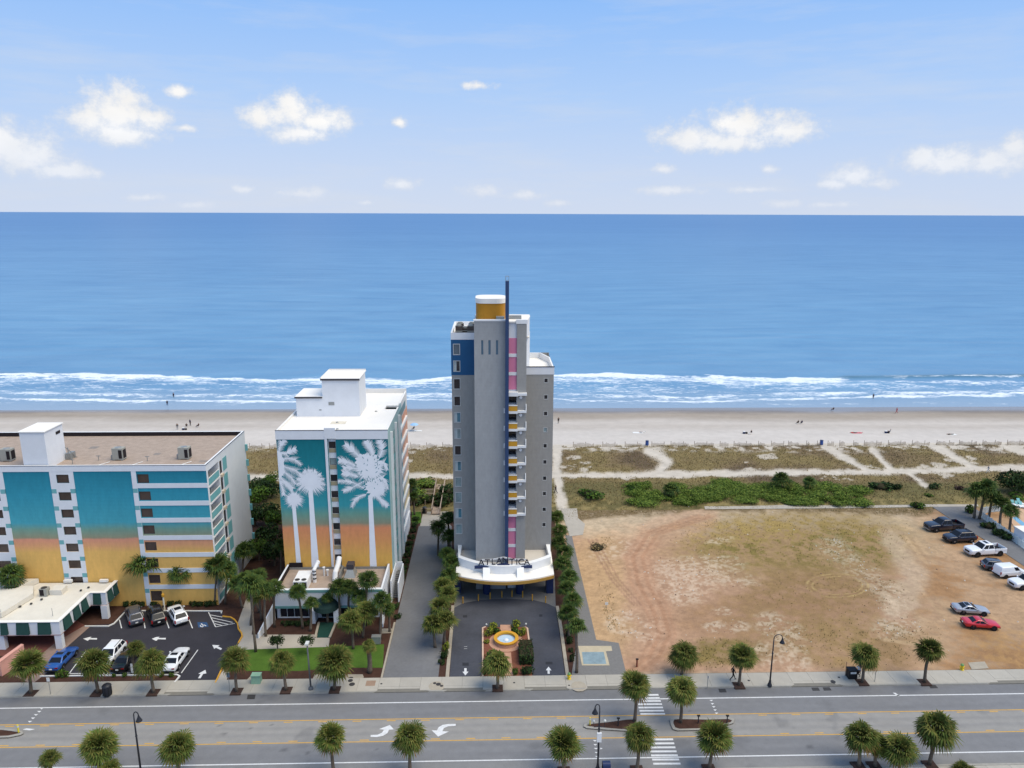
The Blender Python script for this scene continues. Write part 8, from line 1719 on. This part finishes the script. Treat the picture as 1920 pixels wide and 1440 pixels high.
# ================================================================== PEOPLE
SKIN = mat('skin', S(196, 150, 124), 0.6, 0.3, 0.05, 3); HAIR = mat('hair', S(48, 36, 30), 0.7)
CL = {n: mat('cloth_' + n, S(*c), 0.9, 0.15, 0.12, 6) for n, c in {'black': (36, 36, 40), 'white': (222, 222, 220), 'navy': (40, 50, 84), 'red': (188, 40, 48), 'grey': (130, 132, 138), 'teal': (60, 130, 140), 'pink': (214, 130, 140)}.items()}
def person_mesh(pose):
    """joint skeleton grown into one skin; heights in metres"""
    J = {'pel': (0, 0, 0.96), 'spi': (0, 0, 1.16), 'che': (0, 0, 1.38), 'nec': (0, 0, 1.50), 'hd0': (0, 0.01, 1.57), 'hd1': (0, 0.03, 1.66), 'hd2': (0, 0.0, 1.73)}
    for s_, n in ((-1, 'L'), (1, 'R')):
        J.update({'hip' + n: (s_ * 0.10, 0, 0.92), 'kne' + n: (s_ * 0.11, 0.02, 0.50), 'ank' + n: (s_ * 0.11, -0.02, 0.09), 'toe' + n: (s_ * 0.12, 0.16, 0.03), 'sho' + n: (s_ * 0.19, 0, 1.42), 'elb' + n: (s_ * 0.25, -0.02, 1.14), 'wri' + n: (s_ * 0.26, 0.06, 0.90), 'han' + n: (s_ * 0.26, 0.09, 0.80), 'thu' + n: (s_ * 0.22, 0.13, 0.83), 'fin' + n: (s_ * 0.265, 0.11, 0.745)})
    if pose == 'walk':
        for n, f in (('L', 1), ('R', -1)):
            s_ = -1 if n == 'L' else 1
            J['kne' + n] = (s_ * 0.10, 0.16 if f > 0 else -0.04, 0.52); J['ank' + n] = (s_ * 0.10, 0.30 if f > 0 else -0.34, 0.10 if f > 0 else 0.16); J['toe' + n] = (s_ * 0.11, 0.47 if f > 0 else -0.20, 0.05)
            J['elb' + n] = (s_ * 0.25, -0.14 * f, 1.16); J['wri' + n] = (s_ * 0.24, -0.06 * f + (0.16 if f < 0 else -0.06), 0.96); J['han' + n] = (s_ * 0.23, J['wri' + n][1] + 0.05, 0.87); J['thu' + n] = (s_ * 0.19, J['han' + n][1] + 0.03, 0.90); J['fin' + n] = (s_ * 0.23, J['han' + n][1] + 0.03, 0.81)
    if pose == 'sit':
        for k in list(J): J[k] = (J[k][0], J[k][1] - 0.06 * max(0, J[k][2] - 0.9) * 4, J[k][2] - 0.62) if J[k][2] > 0.9 or k[:3] in ('elb', 'wri', 'han', 'thu', 'fin', 'hip') else J[k]
        for s_, n in ((-1, 'L'), (1, 'R')): J['hip' + n] = (s_ * 0.1, 0.02, 0.32); J['kne' + n] = (s_ * 0.15, 0.42, 0.50); J['ank' + n] = (s_ * 0.12, 0.66, 0.12); J['toe' + n] = (s_ * 0.12, 0.84, 0.08); J['wri' + n] = (s_ * 0.2, 0.22, 0.46); J['han' + n] = (s_ * 0.18, 0.32, 0.50); J['thu' + n] = (s_ * 0.14, 0.34, 0.52); J['fin' + n] = (s_ * 0.16, 0.39, 0.52)
    if pose == 'lie':
        for k in list(J): J[k] = (J[k][0], J[k][2] - 0.9, 0.13 + J[k][1])
    bones = [('pel', 'spi'), ('spi', 'che'), ('che', 'nec'), ('nec', 'hd0'), ('hd0', 'hd1'), ('hd1', 'hd2')]
    for n in 'LR': bones += [('pel', 'hip' + n), ('hip' + n, 'kne' + n), ('kne' + n, 'ank' + n), ('ank' + n, 'toe' + n), ('che', 'sho' + n), ('sho' + n, 'elb' + n), ('elb' + n, 'wri' + n), ('wri' + n, 'han' + n), ('han' + n, 'fin' + n), ('han' + n, 'thu' + n)]
    R_ = {'pel': 0.15, 'spi': 0.13, 'che': 0.15, 'nec': 0.06, 'hd0': 0.075, 'hd1': 0.10, 'hd2': 0.085, 'hip': 0.10, 'kne': 0.065, 'ank': 0.045, 'toe': 0.035, 'sho': 0.07, 'elb': 0.048, 'wri': 0.034, 'han': 0.036, 'fin': 0.018, 'thu': 0.014}
    names = list(J); me = bpy.data.meshes.new('skel'); me.from_pydata([J[n] for n in names], [(names.index(a), names.index(c)) for a, c in bones], []); me.update()
    o = bpy.data.objects.new('skel', me); COL.objects.link(o); md = o.modifiers.new('skin', 'SKIN'); sv = me.skin_vertices[0].data
    for i, n in enumerate(names):
        r = R_.get(n, R_.get(n[:3])); sv[i].radius = (r, r * (0.8 if n in ('pel', 'spi', 'che') else 1)); sv[i].use_root = n == 'pel'
    o.modifiers.new('sub', 'SUBSURF').levels = 1
    bpy.context.view_layer.update(); out = bpy.data.meshes.new_from_object(o.evaluated_get(bpy.context.evaluated_depsgraph_get())); bpy.data.objects.remove(o)
    # clothing regions by nearest joint
    top = {'spi', 'che', 'shoL', 'shoR', 'elbL', 'elbR'}; bot = {'pel', 'hipL', 'hipR', 'kneL', 'kneR', 'ankL', 'ankR'}; shoe = {'toeL', 'toeR'}
    P_ = np.array([J[n] for n in names]); mi = []
    segs = [(np.array(J[a]), np.array(J[c]), a, c) for a, c in bones]
    for pl in out.polygons:
        c = np.array(pl.center); bd = 9; bn = ''
        for a, e, na, nc in segs:
            d = e - a; tt = np.clip((c - a) @ d / (d @ d), 0, 1); dd = np.linalg.norm(c - a - d * tt)
            if dd < bd: bd = dd; bn = na if tt < 0.5 else nc
        m_ = 0
        if bn in top: m_ = 1
        elif bn in bot: m_ = 2
        elif bn in shoe: m_ = 4
        elif bn == 'hd2' or (bn == 'hd1' and pose != 'lie' and c[1] < J['hd1'][1] - 0.02): m_ = 3
        mi.append(m_)
    out.polygons.foreach_set('material_index', mi); out.polygons.foreach_set('use_smooth', [True] * len(mi)); return out
PM = {p_: person_mesh(p_) for p_ in ('stand', 'walk', 'sit', 'lie')}
_pv = {}
def person(X, Y, z, pose, face, top, bottom, label, group=None, short=False, scale=1.0):
    key = (pose, top, bottom)
    if key not in _pv:
        me = PM[pose].copy()
        for mm in (SKIN, CL.get(top, SKIN), CL.get(bottom, SKIN), HAIR, CL['black']): me.materials.append(mm)
        _pv[key] = me
    o = bpy.data.objects.new('person', _pv[key]); COL.objects.link(o); o.location = (X, Y, z); o.rotation_euler = (0, 0, face); o.scale = (scale,) * 3
    return tag(o, label, 'person', group)
a = G(1373.5, 1275, 0.12); person(a[0], a[1], 0.12, 'walk', -pi / 2, 'black', 'black', 'person all in black walking on the far sidewalk', scale=1.08)
a = G(1608, 1271, 0.12); person(a[0], a[1], 0.12, 'walk', pi / 2, 'white', 'black', 'person in white top and black trousers walking beside the square black bin', scale=1.05)
a = G(1613, 1266, 0.12); person(a[0], a[1] + 0.2, 0.12, 'stand', pi / 2, 'navy', 'black', 'person in dark clothes standing behind the sidewalk palm near the bin', scale=1.05)
GPe = 'people on the beach'
for px, py, pose, fa_, tp, bt, lb in ((1047, 794, 'stand', 0.3, 'black', 'black', 'person in black standing alone on the sand right of the tower'), (556, 791, 'walk', -1.5, 'pink', 'red', 'person in red swimwear walking on the sand left of the mural hotel'), (314, 761, 'walk', 0.5, 'black', 'navy', 'dark-clad person standing in the shallow swash, left of two'), (326, 748, 'stand', 1.0, 'navy', 'black', 'dark-clad person in the surf, right of two'),
                                       (1681, 775, 'walk', 1.2, 'red', 'red', 'person in red walking along the water line'), (1637, 749, 'stand', 0.0, 'black', 'black', 'small figure wading in the foam at the right'), (1496, 795, 'sit', 0.1, 'black', 'black', 'dark figure sitting on the sand, left of a pair'), (1503, 795, 'sit', -0.1, 'navy', 'black', 'dark figure sitting on the sand, right of a pair'),
                                       (333, 806, 'stand', 0.5, 'black', 'grey', 'dark figure standing left of the group above the motel roof'), (350, 801, 'sit', 0.4, 'black', 'black', 'dark figure sitting in the group above the motel roof'), (357, 798, 'stand', -0.4, 'navy', 'black', 'tall dark figure in the middle of the group above the motel roof'), (372, 801, 'sit', 1.2, 'black', 'navy', 'dark figure sitting at the right of the group above the motel roof'),
                                       (1408, 814, 'sit', 2.0, 'black', 'white', 'person sitting on the sand near the dune fence, left of centre'), (1600, 812, 'lie', 1.4, 'red', 'black', 'sunbather lying on the sand, left of the dark gear pile'), (1611, 812, 'lie', 1.6, 'pink', 'pink', 'sunbather in pink lying on the sand beside another'), (1668, 812, 'sit', 1.0, 'grey', 'navy', 'person sitting beside dark gear on the sand at the right'), (1781, 815, 'lie', 1.5, 'black', 'black', 'sunbather on a white towel at the right'), (1204, 811, 'lie', 1.6, 'grey', 'white', 'sunbather on a pale towel on the sand right of the tower'), (1562, 770, 'sit', 0.3, 'black', 'black', 'dark figure sitting at the wet sand edge'), (776, 806, 'sit', 0.8, 'black', 'grey', 'person sitting under the pale blue beach umbrella')):
    p = GT(px, py); z = max(p[2], SEA_Z - 0.15) if p[1] < 205 else SEA_Z - 0.25
    person(p[0], p[1], z + 0.02, pose, fa_, tp, bt, lb, GPe)
p = GT(1843, 888 + 4); 
for k, (px, py, tp, bt, lb) in enumerate(((1042, 925, 'black', 'navy', 'dark-clad person walking on the sand path right of the tower'), (1852, 888, 'grey', 'white', 'person in grey walking the sand path near the right trees'))):
    p = G(px, py, 0.6); person(p[0], p[1], dzf(p[0], p[1]), 'walk', 1.0, tp, bt, lb, GPe)
# towels, umbrella, gear
def towel(px, py, w, l, mt, label):
    p = GT(px, py); z = p[2] + 0.06; o = MB(); n = 5
    for i in range(n):
        for j in range(3):
            def q_(a, c): return (p[0] - w / 2 + w * a / n, p[1] - l / 2 + l * c / 3, z + 0.012 * sin(a * 2.1 + c * 1.7))
            o.quad(q_(i, j), q_(i + 1, j), q_(i + 1, j + 1), q_(i, j + 1))
    return tag(o.build('beach_towel', mt, None, org=(p[0], p[1], z)), label, 'towel', 'beach towels')
towel(1196, 811.5, 2.6, 1.2, CL['white'], 'pale towel on the sand right of the tower'); towel(1786, 815, 1.9, 1.1, CL['white'], 'white towel under the sunbather at the right'); towel(1606, 812, 2.4, 1.2, CL['pink'], 'pinkish towel under the two sunbathers'); towel(784, 808, 1.9, 1.0, CL['white'], 'white towel beside the beach umbrella')
def umbrella(px, py, mt, label, h=2.1):
    p = GT(px, py); x, y, z = p; t = thing('beach_umbrella', label, 'umbrella', p, 'beach umbrellas'); MB().cyl(x, y, z, z + h, 0.03, 6).build('pole', m_wtrim, t); n = 10; c = MB()
    for i in range(n):
        a, e = 2 * pi * i / n, 2 * pi * (i + 1) / n
        c.quad((x, y, z + h + 0.05), (x + 0.6 * cos(a), y + 0.6 * sin(a), z + h - 0.12), (x + 0.6 * cos(e), y + 0.6 * sin(e), z + h - 0.12)); c.quad((x + 0.6 * cos(a), y + 0.6 * sin(a), z + h - 0.12), (x + 1.1 * cos(a), y + 1.1 * sin(a), z + h - 0.42), (x + 1.1 * cos(e), y + 1.1 * sin(e), z + h - 0.42), (x + 0.6 * cos(e), y + 0.6 * sin(e), z + h - 0.12))
    c.build('canopy', mt, t)
umbrella(777, 808, mat('pale_blue_canvas', S(150, 190, 226), 0.8), 'pale blue beach umbrella on the sand beside the mural hotel')
def gear(px, py, label):
    p = GT(px, py); x, y, z = p; t = thing('beach_gear', label, 'beach gear', p, 'gear piles on the beach')
    MB().box(x - 0.4, x + 0.1, y - 0.25, y + 0.25, z, z + 0.5).build('cooler', CL['navy'], t); MB().box(x - 0.42, x + 0.12, y - 0.27, y + 0.27, z + 0.5, z + 0.58).build('cooler_lid', CL['white'], t); MB().ball((x + 0.5, y, z + 0.2), 0.32, 8, 5, 0.8).build('bag', CL['black'], t)
gear(1662, 812, 'dark cooler and bag on the sand at the right'); gear(345, 806, 'dark cooler and bag before the beach group above the motel roof'); gear(1396, 813, 'dark cooler and bag on the sand near the dune fence')
